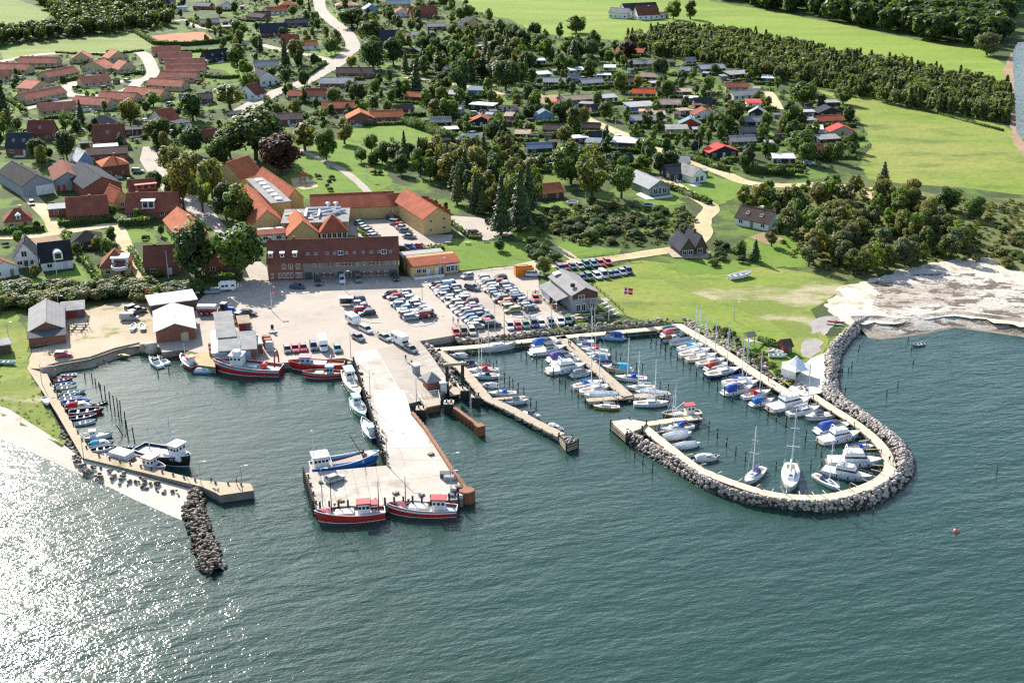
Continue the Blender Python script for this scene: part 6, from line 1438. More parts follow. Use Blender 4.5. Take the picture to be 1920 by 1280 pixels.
jetty('inner_walkway',[(806,656),(895,649),(966,641),(1050,632),(1160,622),(1268,612)],2.2,'timber walkway under the rock bank of the marina',m=M_wood,posts=4.5)
jetty('finger_pier',[(920,748),(985,743)],1.2,'short timber finger pier off the ferry side jetty',1.1,posts=3)
r,Ls,Rs,q,o=jetty('seaward_boardwalk',[(1266,606),(1340,648),(1420,702),(1480,738),(1520,745)],2.6,'timber boardwalk along the seaward boat row',m=M_wood,posts=4)
r,Ls,Rs,q,o=jetty('ring_boardwalk',[(1516,736),(1556,762),(1610,797),(1650,832),(1668,866),(1660,890),(1628,910),(1568,928),(1513,932),(1453,927),(1387,909),(1310,878),(1256,839),(1206,799)],2.1,'pale timber boardwalk curving round inside the boulder breakwater',1.5,M_wood,5.0,True,M_varnish)
for k in range(4,len(Ls)-2,3):
 d=(Ls[k]-Rs[k]).normalized();mb=MB()
 mb.tube(Ls[k]+d*1.8+Vector((0,0,-.45)),Rs[k]-d*2.2+Vector((0,0,-.45)),.1,n=4);obj('tie_beam',mb.mesh('tie_beam',M_wood),r)
for k in range(3,len(Ls)-2,9):
 mb=MB();mb.tube(Rs[k]+Vector((0,0,-.3)),Rs[k]+Vector((0,0,.95)),.11,n=5);obj('mooring_post',mb.mesh('mooring_post',M_varnish),r)
jetty('finger_pier',[(1208,795),(1262,787),(1314,781)],1.9,'side pier with the old wooden boat at the breakwater head',1.4,M_wood,3)
def pier_head(poly,z,label,m,name='timber_mole'):
 c=P(poly[0][0],poly[0][1],0);r=thing(name,label,'pier',None,c)
 f=[tuple((P(x,y,z)-c)[:2]) for x,y in poly]
 mb=MB();mb.prism(f,z-.15,z);obj('deck',mb.mesh('deck',m),r)
 n=len(f);per=[]
 for i in range(n):
  a,b=Vector(f[i]+(0,)),Vector(f[(i+1)%n]+(0,))
  for zz in (z-.45,z-.95,z-1.4):
   mb=MB();mb.tube(a+Vector((0,0,zz)),b+Vector((0,0,zz)),.15,n=4);obj('wall_plank',mb.mesh('wall_plank',M_oldwood),r)
  mb=MB();mb.tube(a+Vector((0,0,-2.5)),a+Vector((0,0,z+.5)),.18,n=6);obj('corner_post',mb.mesh('corner_post',M_tar),r)
 ctr=Vector((sum(p[0] for p in f)/n,sum(p[1] for p in f)/n,0))
 mb=MB();mb.prism([tuple((Vector(p+(0,))*.93+ctr*.07)[:2]) for p in f],-2.5,z-.16);obj('fill',mb.mesh('fill',M_rockdark),r)
 return r,ctr
pier_head([(1145,790),(1180,785),(1212,791),(1204,802),(1176,812),(1174,816)],2.0,'timber faced head of the ring breakwater',M_wood)
pier_head([(1048,815),(1072,818),(1084,826),(1062,834)],1.7,'stone filled timber end block of the ferry side jetty',M_rockdark)
r=by_label('stone filled timber end')
for k in range(26):obj('rock',ROCKME[k%7],r,(lambda t_,u_:(P(1050,815.5,1.7).lerp(P(1071,819,1.7),t_)).lerp(P(1062,832,1.7).lerp(P(1081,826,1.7),t_),u_)-r.location+Vector((0,0,.1)))(random.random(),random.random()),random.uniform(0,6),random.choice([(.5,.46,.4),(.35,.3,.26)]),random.uniform(.4,.7))
mp=MB();mp.tube((0,0,-2.5),(0,0,1.0),.13,.12,7);mp.lathe([(.125,1.0),(.09,1.06),(.02,1.08)],7);ME_pile=mp.mesh('pile',M_tar)
mp=MB();mp.lathe([(.135,.55),(.135,.85)],7);ME_pband=mp.mesh('pale_band',mat('bleached_wood',(.4,.36,.3),.9))
def piles(ox,oy,k,pts,label,group,h=(1.7,2.3),cat='mooring pile'):
 for x,y in pts:
  hh=random.uniform(*h);p=P(ox+x/k,oy+y/k,0)
  r=thing('mooring_pile',label,cat,group,p);r.rotation_euler=(random.uniform(-.05,.05),random.uniform(-.05,.05),0)
  obj('pile',ME_pile,r,scale=(1,1,hh));obj('pale_band',ME_pband,r,(0,0,hh*.42),scale=(1,1,.6))
piles(1220,580,6,[(5,350),(60,395),(112,430),(168,470),(228,515),(300,570),(370,625),(443,685),(515,745),(592,795),(658,860),(750,915),(830,980),(918,1040),(1082,1115),(1228,1140),(1322,1200),(1410,1262),(1523,1310)],'tarred mooring pile astern of the seaward boardwalk boats','piles of the seaward boardwalk row')
piles(1120,720,3,[(960,175),(1005,205),(1060,238),(1112,272),(1170,320),(1230,362),(1258,402),(627,262),(675,302),(725,352),(778,397),(832,432),(1005,482),(1200,474),(1262,455)],'tarred mooring pile inside the ring basin','piles of the ring basin')
piles(1120,720,3,[(182,362),(210,412),(255,452),(308,497),(1465,738),(1550,732)],'pile standing outside the boulder breakwater','piles outside the breakwater')
piles(980,610,8,[(55,462),(205,552),(290,622),(458,768),(550,852),(640,932),(738,1002),(830,1092),(120,1202),(200,1272)],'tarred mooring pile inland of the middle pier','piles inland of the middle pier')
piles(980,610,8,[(1322,462),(1400,522),(1468,527),(1702,690),(1790,700),(1580,640)],'tarred mooring pile seaward of the middle pier','piles seaward of the middle pier')
piles(960,600,4,[(1045,152),(1080,182),(1115,207),(1150,232),(1190,267),(1110,530),(1172,545)],'tarred mooring pile in the upper marina','piles of the upper marina')
piles(760,620,8,[(1215,532),(1270,562),(1322,592),(1372,582),(1490,767),(1560,802),(1615,852),(1688,922),(1780,962),(1880,1127),(1735,302),(1815,382)],'tarred mooring pile off the ferry side jetty','piles of the ferry side jetty')
piles(90,690,6.4,[(443,125),(530,142),(570,192),(612,217),(1320,78),(1450,48)],'short mooring pile in the old basin','short piles of the old basin',(1.0,1.6))
piles(90,690,6.4,[(648,378),(692,384),(752,484),(800,508),(850,584),(878,604),(932,694),(962,834),(1042,902)],'tall thin black pole in the old basin','tall poles of the old basin',(3.0,4.4))
piles(1440,600,4,[(1088,325),(973,502),(890,572),(1715,1152),(605,386),(628,356),(560,386),(580,530),(680,232),(1076,225),(1050,150)],'weathered stake in the shallows off the breakwater','stakes in the shallows',(.9,1.6))
p=P(235,816,0);r=thing('leaning_pole','broken black pole leaning over in the old basin','pole',None,p);mb=MB();mb.tube((0,0,-1),(-1.7,.3,2.2),.11,n=6);obj('pole',mb.mesh('pole',M_tar),r);mb=MB();mb.tube((.0,0,.1),(-.02,0,.3),.14,n=6);obj('weed_ring',mb.mesh('weed_ring',M_rockdark),r)
r=thing('sheet_pile_wall','rust orange steel wall along the ferry side of the pier','wall',None,P(770,775,0));o=r.location.copy()
q=[P(x,y,2.1) for x,y in ((769,772),(793,801),(816,836),(848,886),(873,917))]
for i,(a,b) in enumerate(zip(q[:-1],q[1:])):
 d=(b-a).normalized();nn=Vector((-d.y,d.x,0))
 if nn.x<0:nn=-nn
 mb=MB();mb.prism([tuple((v-o)[:2]) for v in (a+nn*.1,b+nn*.1,b+nn*.75,a+nn*.75)],-2.5,2.1-o.z);obj('wall_panel',mb.mesh('wall_panel',M_rust),r)
 n=int((b-a).length/1.6)
 for k in range(n):
  c=a.lerp(b,(k+.5)/n)-o;mb=MB();mb.obox(c+nn*.85,d,nn,.25,.18,-2.5,1.9);obj('steel_rib',mb.mesh('steel_rib',M_rust),r)
mb=MB();e=q[-1]-o;mb.lathe([(1.5,-2.5),(1.5,2.3),(1.3,2.4)],10,(e.x+.3,e.y-.6,0));obj('corner_caisson',mb.mesh('corner_caisson',M_rust),r)
r=thing('guide_wall','free standing rusty guide wall of the ferry berth','wall',None,P(856,772,0));o=r.location.copy()
a,b=P(852,763,2.0),P(897,796,2.0);d=(b-a).normalized();nn=Vector((-d.y,d.x,0))
mb=MB();mb.prism([tuple((v-o)[:2]) for v in (a-nn*.4,b-nn*.4,b+nn*.4,a+nn*.4)],1.3,2.0);obj('cap_beam',mb.mesh('cap_beam',M_rust),r)
for k in range(7):
 c=a.lerp(b,k/6.5)-o;mb=MB();mb.obox(c,d,nn,.3,.3,-2.5,1.3);obj('steel_pile',mb.mesh('steel_pile',M_rust),r)
c=b-o;mb=MB();mb.obox(c+d*.4,d,nn,.9,.9,-2.5,2.15);obj('end_block',mb.mesh('end_block',M_rust),r)
for x,y,h,l in ((790,783,2.2,'dark steel dolphin at the pier side of the ramp'),(842,772,2.2,'dark steel dolphin with gulls at the guide wall'),(872,748,2.4,'dark dolphin under the ramp portal'),(893,758,2.0,'dark dolphin beside the bend of the jetty')):
 r=thing('mooring_dolphin',l,'dolphin',None,P(x,y,0));mb=MB();mb.cbox(-1.0,1.0,-1.0,1.0,-2.5,h,.1);obj('pile_block',mb.mesh('pile_block',M_tar),r)
 mb=MB();mb.box(-1.1,1.1,-1.1,1.1,h,h+.15);obj('cap',mb.mesh('cap',M_oldwood),r)
 for k in range(4):mb=MB();mb.cbox(-.9+k*.5,-.65+k*.5,-.3,.2,h+.15,h+.42,.05);obj('gull',mb.mesh('gull',M_frame),r) if k<3 and 'gulls' in l else None
 for k in range(2):mb=MB();mb.lathe([(.16,0),(.16,.5),(.24,.55),(.24,.65)],8,(-.5+k,0,h+.15));obj('bollard',mb.mesh('bollard',M_dark),r)
r=thing('ferry_ramp','hinged ferry ramp with white railings','ramp',None,P(796,764,0));o=r.location.copy()
f=[tuple((P(x,y,1.6)-o)[:2]) for x,y in ((783,744),(822,739),(826,758),(797,764))]
mb=MB();mb.prism(f,1.3,1.62);obj('ramp_plate',mb.mesh('ramp_plate',M_oldwood),r)
mb=MB();mb.prism([tuple((Vector(v)*.98+Vector((.05,.1)))[:2]) for v in f],-.2,1.28);obj('rusty_apron',mb.mesh('rusty_apron',M_rust),r)
for i,j in ((0,3),(1,2),(0,1)):
 a,b=Vector(f[i]+(1.62,)),Vector(f[j]+(1.62,));mb=MB()
 for z in (.5,1.0):mb.tube(a+Vector((0,0,z)),b+Vector((0,0,z)),.045,n=4)
 for k in range(6):c=a.lerp(b,k/5);mb.tube(c,c+Vector((0,0,1.0)),.045,n=4)
 obj('railing',mb.mesh('railing',M_frame),r)
r=thing('ramp_portal','dark steel portal frame spanning the second ferry ramp','portal',None,P(840,742,0));o=r.location.copy()
a,b=P(839,742,0)-o,P(868,738,0)-o
for c in (a,b):mb=MB();mb.obox(c,(1,0),(0,1),.35,.35,-1,7.2);obj('post',mb.mesh('post',M_tar),r)
mb=MB();mb.tube(a+Vector((-.8,0,7.4)),b+Vector((.8,0,7.4)),.4,n=4);obj('cross_beam',mb.mesh('cross_beam',M_oldwood),r)
mb=MB();mb.prism([tuple((P(x,y,1.2)-o)[:2]) for x,y in ((840,706),(846,703),(868,738),(843,741))],.9,1.2);obj('ramp_plate',mb.mesh('ramp_plate',M_oldwood),r)
for a,b,z in (((838,694),(866,733),1.5),):mb=MB();mb.tube(P(*a,z)-o,P(*b,z)-o,.2,n=4);obj('kerb_beam',mb.mesh('kerb_beam',M_wood),r)
house((802,733,826,729),3.2,2.2,1.6,'grey','brick','hip','small ticket hut with grey pyramid roof beside the ramp','hut','ticket_hut',None,wins=None,door=False)
house((827,734,838,733),1.6,1.9,.1,'white','white','flat','white control cabinet beside the ticket hut','cabinet','control_cabinet',None,wins=None,door=False)
house((778,704,788,702),1.4,2.2,.1,'white','grey','flat','white ticket machine box at the lane railing','cabinet','ticket_box',None,wins=None,door=False)
pier=bpy.data.objects['harbour_pier']
mb=MB();mb.tube((0,0,-1.5),(0,0,1.62),.2,n=6);ME_fend=mb.mesh('fender_pile',M_tar)
mb=MB();mb.lathe([(.18,0),(.15,.35),(.26,.42),(.26,.5),(.1,.55)],8);ME_boll=mb.mesh('bollard',M_dark)
for a,b,n in (((664,678),(726,872),30),((571,887),(590,953),18),((592,954),(868,937),16)):
 A,B=P(*a,1.5),P(*b,1.5);d=(B-A).normalized();nn=Vector((d.y,-d.x,0));nn=nn if nn.x<.3 else -nn
 if a[0]==592:nn=Vector((0,-1,0))
 for k in range(n):obj('fender_pile',ME_fend,pier,A.lerp(B,(k+.5)/n)+nn*.22)
 for k in range(n//4):c=A.lerp(B,(k+.5)/(n//4))-nn*.5;obj('bollard',ME_boll,pier,(c.x,c.y,LZ+.07))
hwall=bpy.data.objects['harbour_wall']
for a,b,n in (((95,715),(170,846),10),((180,852),(380,903),10),((395,904),(468,909),3)):
 A,B=P(*a,LZ+.12),P(*b,LZ+.12)
 for k in range(n):obj('bollard',ME_boll,hwall,A.lerp(B,(k+.5)/n)+Vector((-.3,-.3,0)))
def lamp(x,y,h,label,arm=.8,white=False,z=LZ):
 r=thing('lamp_post',label,'lamp post',None,P(x,y,z))
 mb=MB();mb.tube((0,0,0),(0,0,h),.09,.055,7);obj('pole',mb.mesh('pole',M_frame if white else M_steel),r)
 mb=MB();mb.tube((0,0,h-.05),(arm,0,h+.12),.04,n=5);obj('arm',mb.mesh('arm',M_steel),r);mb=MB();mb.cbox(arm-.1,arm+.55,-.14,.14,h+.05,h+.2,.04);obj('lamp_head',mb.mesh('lamp_head',M_frame),r)
for a in ((695,762,8.6,'tall lamp post on the pier edge by the white slab'),(726,873,7.4,'lamp post at the inner corner of the pier head'),(781,752,5.4,'lamp post beside the ferry ramp'),(605,948,7.6,'lamp post at the outer corner of the pier head'),(849,890,4.6,'short lamp post on the ferry side of the pier head'),(846,922,4.4,'short lamp post by the fish boxes'),(827,533,7.5,'lamp post before the yellow kiosk'),(792,570,6.0,'lamp post between the parking rows'),(989,586,6.0,'lamp post by the clubhouse row'),(1034,613,6.0,'lamp post above the marina rock bank'),(928,622,9.5,'tall lamp post above the ketch'),(658,670,6.4,'lamp post where the pier meets the quay'),(455,924,5.6,'lamp post on the harbour wall platform'),(377,907,4.6,'thin post near the end of the harbour wall'),(157,858,5.2,'lamp post at the bend of the harbour wall'),(18,645,5.6,'lamp post on the grass by the beach hut'),(112,590,5.0,'lamp post behind the boathouse'),(647,545,5.5,'lamp post beside the shelter'),(414,405,5.0,'street lamp under the street trees'),(1376,600,4.8,'lamp post behind the boardwalk masts'),(79,720,5.0,'dark post at the top of the harbour wall')):
 lamp(*a,z=LZ+.1)
M_flagred=mat('flag_red',(.55,.02,.03),.8,.08);
def flagpole(x,y,h,label,flag=None,z=LZ):
 r=thing('flagpole',label,'flagpole',None,P(x,y,z));mb=MB();mb.tube((0,0,0),(0,0,h),.11,.055,7);obj('pole',mb.mesh('pole',M_frame),r)
 mb=MB();mb.lathe([(.02,0),(.1,.08),(.02,.18)],8,(0,0,h));obj('knob',mb.mesh('knob',M_varnish),r)
 if flag:
  w,hh=flag;n=14;mr,mw=MB(),MB()
  def pt(u,v): return (.08+u*w,.18*math.sin(u*6.5)*u,h-.2-hh+v*hh-.25*u*u)
  us=sorted(set([i/n for i in range(n+1)]+[.32,.46]))
  for a,b in zip(us[:-1],us[1:]):
   for c,d in ((0,.43),(.43,.57),(.57,1)):
    white=c==.43 or (a>=.319 and b<=.461)
    (mw if white else mr).add([pt(a,c),pt(b,c),pt(b,d),pt(a,d)],[(0,1,2,3)])
  f=obj('flag',mr.mesh('flag',M_flagred),r);obj('white_cross',mw.mesh('white_cross',M_frame),f)
flagpole(1169,589,7.4,'white flagpole flying the red flag with white cross by the marina lawn',(2.1,1.75))
flagpole(510,584,5.6,'white flagpole with small red flag on the apron',(1.6,.5));flagpole(687,337,5.6,'flagpole with small red flag on the green',(1.4,.9));flagpole(1269,219,6.0,'flagpole with red flag among the cottages',(1.2,.9))
for a in ((250,264,6.5,'white flagpole beside the garden pavilion'),(316,522,8.0,'tall white flagpole before the maroon roofed brick house'),(193,220,6.5,'white flagpole behind the hipped white house'),(1097,406,8.0,'white flagpole on the shrubby lawn by the orange roof'),(107,519,6.0,'white flagpole before the white house with arched dormer'),(1057,266,6.0,'white flagpole before the brown cottages'),(1309,288,6.5,'white flagpole above the sand road hedge'),(1154,242,6.0,'white flagpole beside two slender cottage trees'),(1280,45,6.5,'white flagpole in the farm garden'),(1109,607,4.6,'white pole, first of three before the clubhouse terrace'),(1115,603,5.0,'white pole, second of three before the clubhouse terrace'),(1141,601,4.8,'white pole, third of three beside the clubhouse terrace'),(911,258,6.0,'white flagpole beside the blue grey hipped cottage')):
 flagpole(*a)
r=thing('notice_sign','dark upright sign in a round planter on the apron','sign',None,P(511,622,LZ+.17));mb=MB();mb.box(-.35,.35,-.06,.06,.7,1.9);obj('board',mb.mesh('board',M_dark),r);mb=MB();mb.tube((0,0,0),(0,0,.75),.07);obj('post',mb.mesh('post',M_steel),r);mb=MB();mb.lathe([(1.0,0),(1.05,.3),(.85,.3),(.8,.12)],16);obj('planter',mb.mesh('planter',M_slab),r)
r=thing('bus_shelter','glass shelter with white roof beside the short car row','shelter',None,P(650,573),.05);mb=MB();mb.cbox(-1.9,1.9,-.8,.8,2.2,2.4,.06);obj('roof',mb.mesh('roof',M_frame),r)
for x in (-1.7,1.7):
 for y in (-.6,.6):mb=MB();mb.tube((x,y,0),(x,y,2.2),.05);obj('post',mb.mesh('post',M_steel),r)
mb=MB();mb.box(-1.7,1.7,.57,.61,.3,2.1);obj('pane',mb.mesh('pane',M_glass),r);mb=MB();mb.box(-1.3,1.3,.1,.5,.4,.5);obj('bench',mb.mesh('bench',M_oldwood),r)
r=thing('party_tent','white peaked party tent on the lawn by the boardwalk','tent',None,P(1491,704));mb=MB();n=6;Rr=3.6
ring=[(Rr*math.cos(2*PI*i/n+.3),Rr*math.sin(2*PI*i/n+.3)) for i in range(n)]
vs=[(x,y,2.3) for x,y in ring]+[(x*.55,y*.55,3.0) for x,y in ring]+[(x*.2,y*.2,4.1) for x,y in ring]+[(0,0,5.0)]
fs=[(k*n+i,k*n+(i+1)%n,k*n+n+(i+1)%n,k*n+n+i) for k in range(2) for i in range(n)]+[(2*n+i,2*n+(i+1)%n,3*n) for i in range(n)]
mb.add(vs,fs);obj('roof',mb.mesh('roof',M_canvas),r,color=(.74,.75,.76))
for i in range(n):
 x,y=ring[i];mb=MB();mb.tube((x,y,0),(x,y,2.3),.06);obj('pole',mb.mesh('pole',M_frame),r)
 if i in (1,2,3):
  x2,y2=ring[(i+1)%n];mb=MB();mb.add([(x,y,.05),(x2,y2,.05),(x2,y2,2.3),(x,y,2.3)],[(0,1,2,3)]);obj('side_wall',mb.mesh('side_wall',M_canvas),r,color=(.72,.72,.72))
r=thing('marker_buoy','round orange marker buoy on the open water','buoy',None,P(1792,996,0));mb=MB();mb.lathe([(.05,-.5),(.45,-.25),(.5,0),(.45,.3),(.2,.5),(.06,.55)],12);obj('float',mb.mesh('float',M_gel,True),r,color=(.75,.12,.01));mb=MB();mb.tube((0,0,.5),(0,0,.75),.08);obj('ring',mb.mesh('ring',M_dark),r)
r=thing('slipway_track','timber sleepered slipway rails running into the old basin','slipway',None,P(145,628));o=r.location.copy()
A=[P(142,626,LZ+.1),P(176,672,.9),P(190,690,-.1)];B=[P(152,624,LZ+.1),P(188,669,.9),P(203,686,-.1)]
for S in (A,B):mb=MB();mb.path([p-o for p in S],.1,4);obj('rail',mb.mesh('rail',M_rust),r)
for k in range(16):
 t=k/15*1.99;i=int(t);u=t-i;a,b=A[i].lerp(A[i+1],u)-o,B[i].lerp(B[i+1],u)-o;d=(b-a)*.25;mb=MB();mb.tube(a-d+Vector((0,0,-.08)),b+d+Vector((0,0,-.08)),.11,n=4);obj('sleeper',mb.mesh('sleeper',M_oldwood),r)
r=thing('boat_cradle','timber boat cradle at the head of the slipway','cradle',None,P(148,617));
for s in (-1,1):mb=MB();mb.tube((s*1.2,-2.4,.3),(s*1.2,2.4,.3),.13,n=4);obj('beam',mb.mesh('beam',M_tar),r)
for y in (-1.8,0,1.8):
 mb=MB();mb.tube((-2,y,.5),(2,y,.5),.12,n=4);obj('beam',mb.mesh('beam',M_tar),r)
 for s in (-1,1):mb=MB();mb.tube((s*1.9,y,.5),(s*1.7,y,1.9),.09,n=4);obj('prop',mb.mesh('prop',M_tar),r)
def crate(x,y,label,col,n=1,z=LZ+.07,s=1.0,rz=0,group=None):
 for k in range(n):
  r=thing('fish_crate',label,'crate',group,P(x,y,z)+Vector((0,0,k*.52*s)),rz+random.uniform(-.1,.1),s)
  mb=MB();mb.box(-.6,.6,-.4,-.35,0,.5);mb.box(-.6,.6,.35,.4,0,.5);mb.box(-.6,-.55,-.35,.35,0,.5);mb.box(.55,.6,-.35,.35,0,.5);mb.box(-.55,.55,-.35,.35,0,.06);obj('box',mb.mesh('box',M_matte),r,color=col)
  mb=MB();mb.box(-.62,.62,-.42,.42,.46,.5);mb.box(-.62,.62,.42,.43,.2,.26);obj('rim',mb.mesh('rim',M_matte),r,color=tuple(c*.8 for c in col))
for x,y,c,l in ((850,923,(.5,.5,.48),'white'),(856,926,(.3,.06,.04),'red'),(860,920,(.12,.13,.14),'dark'),(846,930,(.14,.2,.3),'blue'),(862,931,(.55,.54,.5),'pale')):crate(x,y,l+' fish crate in the heap at the pier head corner',c,2 if l in ('white','dark') else 1,group='crates at the pier head corner')
for x,y,c,l in ((503,652,(.42,.16,.09),'orange brown'),(500,646,(.4,.15,.08),'rusty'),(506,657,(.5,.5,.48),'grey')):crate(x,y,l+' crate stacked beside the fish hall',c,3,s=1.5,group='crates beside the fish hall')
for x,y,c,l in ((835,893,(.1,.11,.12),'black'),(842,899,(.3,.31,.32),'grey')):crate(x,y,l+' equipment box beside the rusty pier wall',c,1,s=1.7)
for x,y in ((397,652),(398,659),(399,667)):crate(x,y,'red brown crate along the white lean-to',(.34,.12,.07),2,s=1.1,group='crates along the white lean-to')
def heap(x,y,d,c,label):
 r=thing('net_heap',label,'fishing net',None,P(x,y,LZ+.1));rr=random.Random(x)
 for k in range(5):obj('net_fold',ROCKME[k],r,(rr.uniform(-.4,.4)*d,rr.uniform(-.4,.4)*d,.15*d),rr.uniform(0,6),tuple(v*rr.uniform(.8,1.2) for v in c),(d*.8,d*.7,d*.5))
for a in ((674,700,1.3,(.05,.12,.10),'dark green net heap on the pier edge by the first boat'),(690,745,1.0,(.30,.12,.04),'orange net heap on the pier edge'),(716,830,1.2,(.05,.06,.07),'black net heap near the anglers'),(600,905,1.1,(.06,.14,.12),'green net heap at the back of the pier head'),(640,940,1.0,(.28,.12,.05),'rusty brown net heap beside the red cutter'),(790,930,1.0,(.06,.09,.14),'blue grey net heap at the pier head edge')):heap(*a)
for x,y,n,w_ in ((720,850,4,'near the inner corner of the pier head'),(742,925,3,'between the two red cutters'),(655,684,5,'at the root of the pier'),(808,852,3,'beside the rusty pier wall')):
 r=thing('pallet_stack','stack of timber pallets '+w_,'pallets',None,P(x,y,LZ+.09),x)
 for k in range(n):mb=MB();[mb.box(-.6,.6,-.4+j*.17,-.28+j*.17,.1,.13) for j in range(5)];[mb.box(i-.05,i+.05,-.4,.4,0,.1) for i in (-.5,0,.5)];obj('pallet',mb.mesh('pallet',M_oldwood),r,(0,0,k*.14),k*.05)
M_joint=mat('dark_joint',(.16,.14,.12),.9,.3,1.0,world_space=True)
def strip(a,b,w,dz=.1):
 p,q=P(*a,LZ+dz),P(*b,LZ+dz);d=(q-p).normalized();nn=Vector((-d.y,d.x,0))*w/2
 mb=MB();mb.add([p-nn,q-nn,q+nn,p+nn],[(0,1,2,3)]); return obj('joint',mb.mesh('joint',M_joint),bpy.data.objects['pier_deck'])
for k in range(9):t=(k+.5)/9;strip((664+62*t,677+195*t),(712+128*t,662+212*t),.07)
for k in range(6):t=(k+1)/7;strip((573+153*t,886-14*t),(591+150*t,953-7*t),.07)
strip((580,915),(850,890),.07);strip((690,675),(760,872),.06)
def table(x,y,label,rz=0,c=(.4,.32,.22),group=None):
 r=thing('picnic_table',label,'table',group,P(x,y,LZ+.05),rz);mb=MB();mb.box(-.9,.9,-.38,.38,.7,.76);obj('table_top',mb.mesh('table_top',M_matte),r,color=c)
 for s in (-1,1):mb=MB();mb.box(-.9,.9,s*.7-.13,s*.7+.13,.42,.47);obj('bench_seat',mb.mesh('bench_seat',M_matte),r,color=c)
 for s in (-.65,.65):mb=MB();mb.tube((s,-.75,0),(s,.2,.72),.045,n=4);mb.tube((s,.75,0),(s,-.2,.72),.045,n=4);mb.tube((s,-.8,.4),(s,.8,.4),.04,n=4);obj('leg_frame',mb.mesh('leg_frame',M_matte),r,color=c)
for k in range(9):table(1004+k*8.4,549+k*6.6,'picnic table along the clubhouse lean-to',.9,group='tables along the clubhouse')
for k,(x,y) in enumerate(((1072,597),(1084,600),(1096,600),(1085,594),(1100,594),(1122,596),(1130,592),(1126,600))):table(x,y,'picnic table on the clubhouse terrace',.2,(.46,.38,.28),'tables on the clubhouse terrace')
for k in range(5):table(1127+k*7,566+k*6.5,'white bench table along the lawn path',.9,(.6,.58,.54),'white tables along the lawn path')
for x,y,l in ((841,458,'picnic table on the kiosk lawn corner'),(877,458,'picnic table on the kiosk lawn, middle'),(911,454,'dark picnic table beside the side car park'),(1440,663,'dark picnic table on the playground lawn')):table(x,y,l)
for x,y,l in ((1073,383,'round trampoline among the shrubs'),(1215,388,'round trampoline on the lawn before the modern house')):
 r=thing('trampoline',l,'trampoline',None,P(x,y,LZ+.05));mb=MB();mb.lathe([(1.6,.8),(1.6,.84),(.1,.82)],18);obj('mat',mb.mesh('mat',M_dark),r);mb=MB()
 for i in range(18):a,b=2*PI*i/18,2*PI*(i+1)/18;mb.tube((1.85*math.cos(a),1.85*math.sin(a),.85),(1.85*math.cos(b),1.85*math.sin(b),.85),.16,n=4)
 obj('rim_pad',mb.mesh('rim_pad',M_paint),r,color=(.45,.5,.55))
 for i in range(5):a=2*PI*i/5;mb=MB();mb.tube((1.8*math.cos(a),1.8*math.sin(a),0),(1.8*math.cos(a),1.8*math.sin(a),.85),.05);obj('leg',mb.mesh('leg',M_steel),r)
def play(x,y,label,c):
 r=thing('play_tower',label,'play tower',None,P(x,y,LZ+.05),.4)
 for i in (-1,1):
  for j in (-1,1):mb=MB();mb.tube((i,j,0),(i*.8,j*.8,3.2),.1,n=5);obj('post',mb.mesh('post',M_matte),r,color=c)
 mb=MB();mb.box(-1.0,1.0,-1.0,1.0,1.5,1.62);obj('platform',mb.mesh('platform',M_matte),r,color=c)
 mb=MB();slope(mb,(-1.3,-1.3,3.0),(1.3,-1.3,3.0),(1.3,0,3.9),(-1.3,0,3.9),.08);slope(mb,(-1.3,0,3.9),(1.3,0,3.9),(1.3,1.3,3.0),(-1.3,1.3,3.0),.08);obj('roof',mb.mesh('roof',M_matte),r,color=tuple(v*.7 for v in c))
 mb=MB();slope(mb,(1.0,-.4,1.6),(4.2,-.4,.2),(4.2,.4,.2),(1.0,.4,1.6),.06);obj('slide',mb.mesh('slide',M_paint),r,color=(.65,.66,.66));mb=MB();mb.tube((-.8,0,2.9),(-4.2,0,2.9),.09);mb.tube((-4.2,-1,0),(-4.2,0,2.9),.08);mb.tube((-4.2,1,0),(-4.2,0,2.9),.08);obj('swing_beam',mb.mesh('swing_beam',M_matte),r,color=c)
play(1404,650,'timber play tower with slide behind the boardwalk',(.45,.38,.3));play(568,344,'orange red play frame on the school lawn',(.5,.14,.05))
def fence(pts,label,h=1.0,step=2.6,m=None):
 q=poly_w(pts,LZ+.04);r=thing('post_fence',label,'fence',None,q[0]);o=q[0];m=m or M_oldwood
 for a,b in zip(q[:-1],q[1:]):
  n=max(1,int((b-a).length/step));
  for z in (.5,h-.06):mb=MB();mb.tube(a-o+Vector((0,0,z)),b-o+Vector((0,0,z)),.05,n=4);obj('rail',mb.mesh('rail',m),r)
  for k in range(n+1):mb=MB();mb.tube((0,0,0),(0,0,h),.07,n=5);obj('post',mb.mesh('post',m),r,a.lerp(b,k/n)-o)
fence([(1064,480),(1082,487),(1130,482),(1168,477)],'low timber fence beside the sand road junction',m=M_tar);fence([(1140,497),(1180,492),(1200,490)],'low timber rail between grass lot and sand road',m=M_tar);fence([(862,511),(900,507),(990,499)],'low timber rail along the kiosk lawn',.5,3.2,M_tar);fence([(1112,536),(1140,560),(1168,586)],'dark timber fence along the clubhouse lawn path',m=M_tar);fence([(1590,298),(1612,284),(1632,276)],'dark board fence at the meadow corner',1.5,2,M_tar)
fence([(1640,184),(1720,206),(1820,230),(1878,246)],'wire fence line along the plantation foot',.9,5,M_tar)
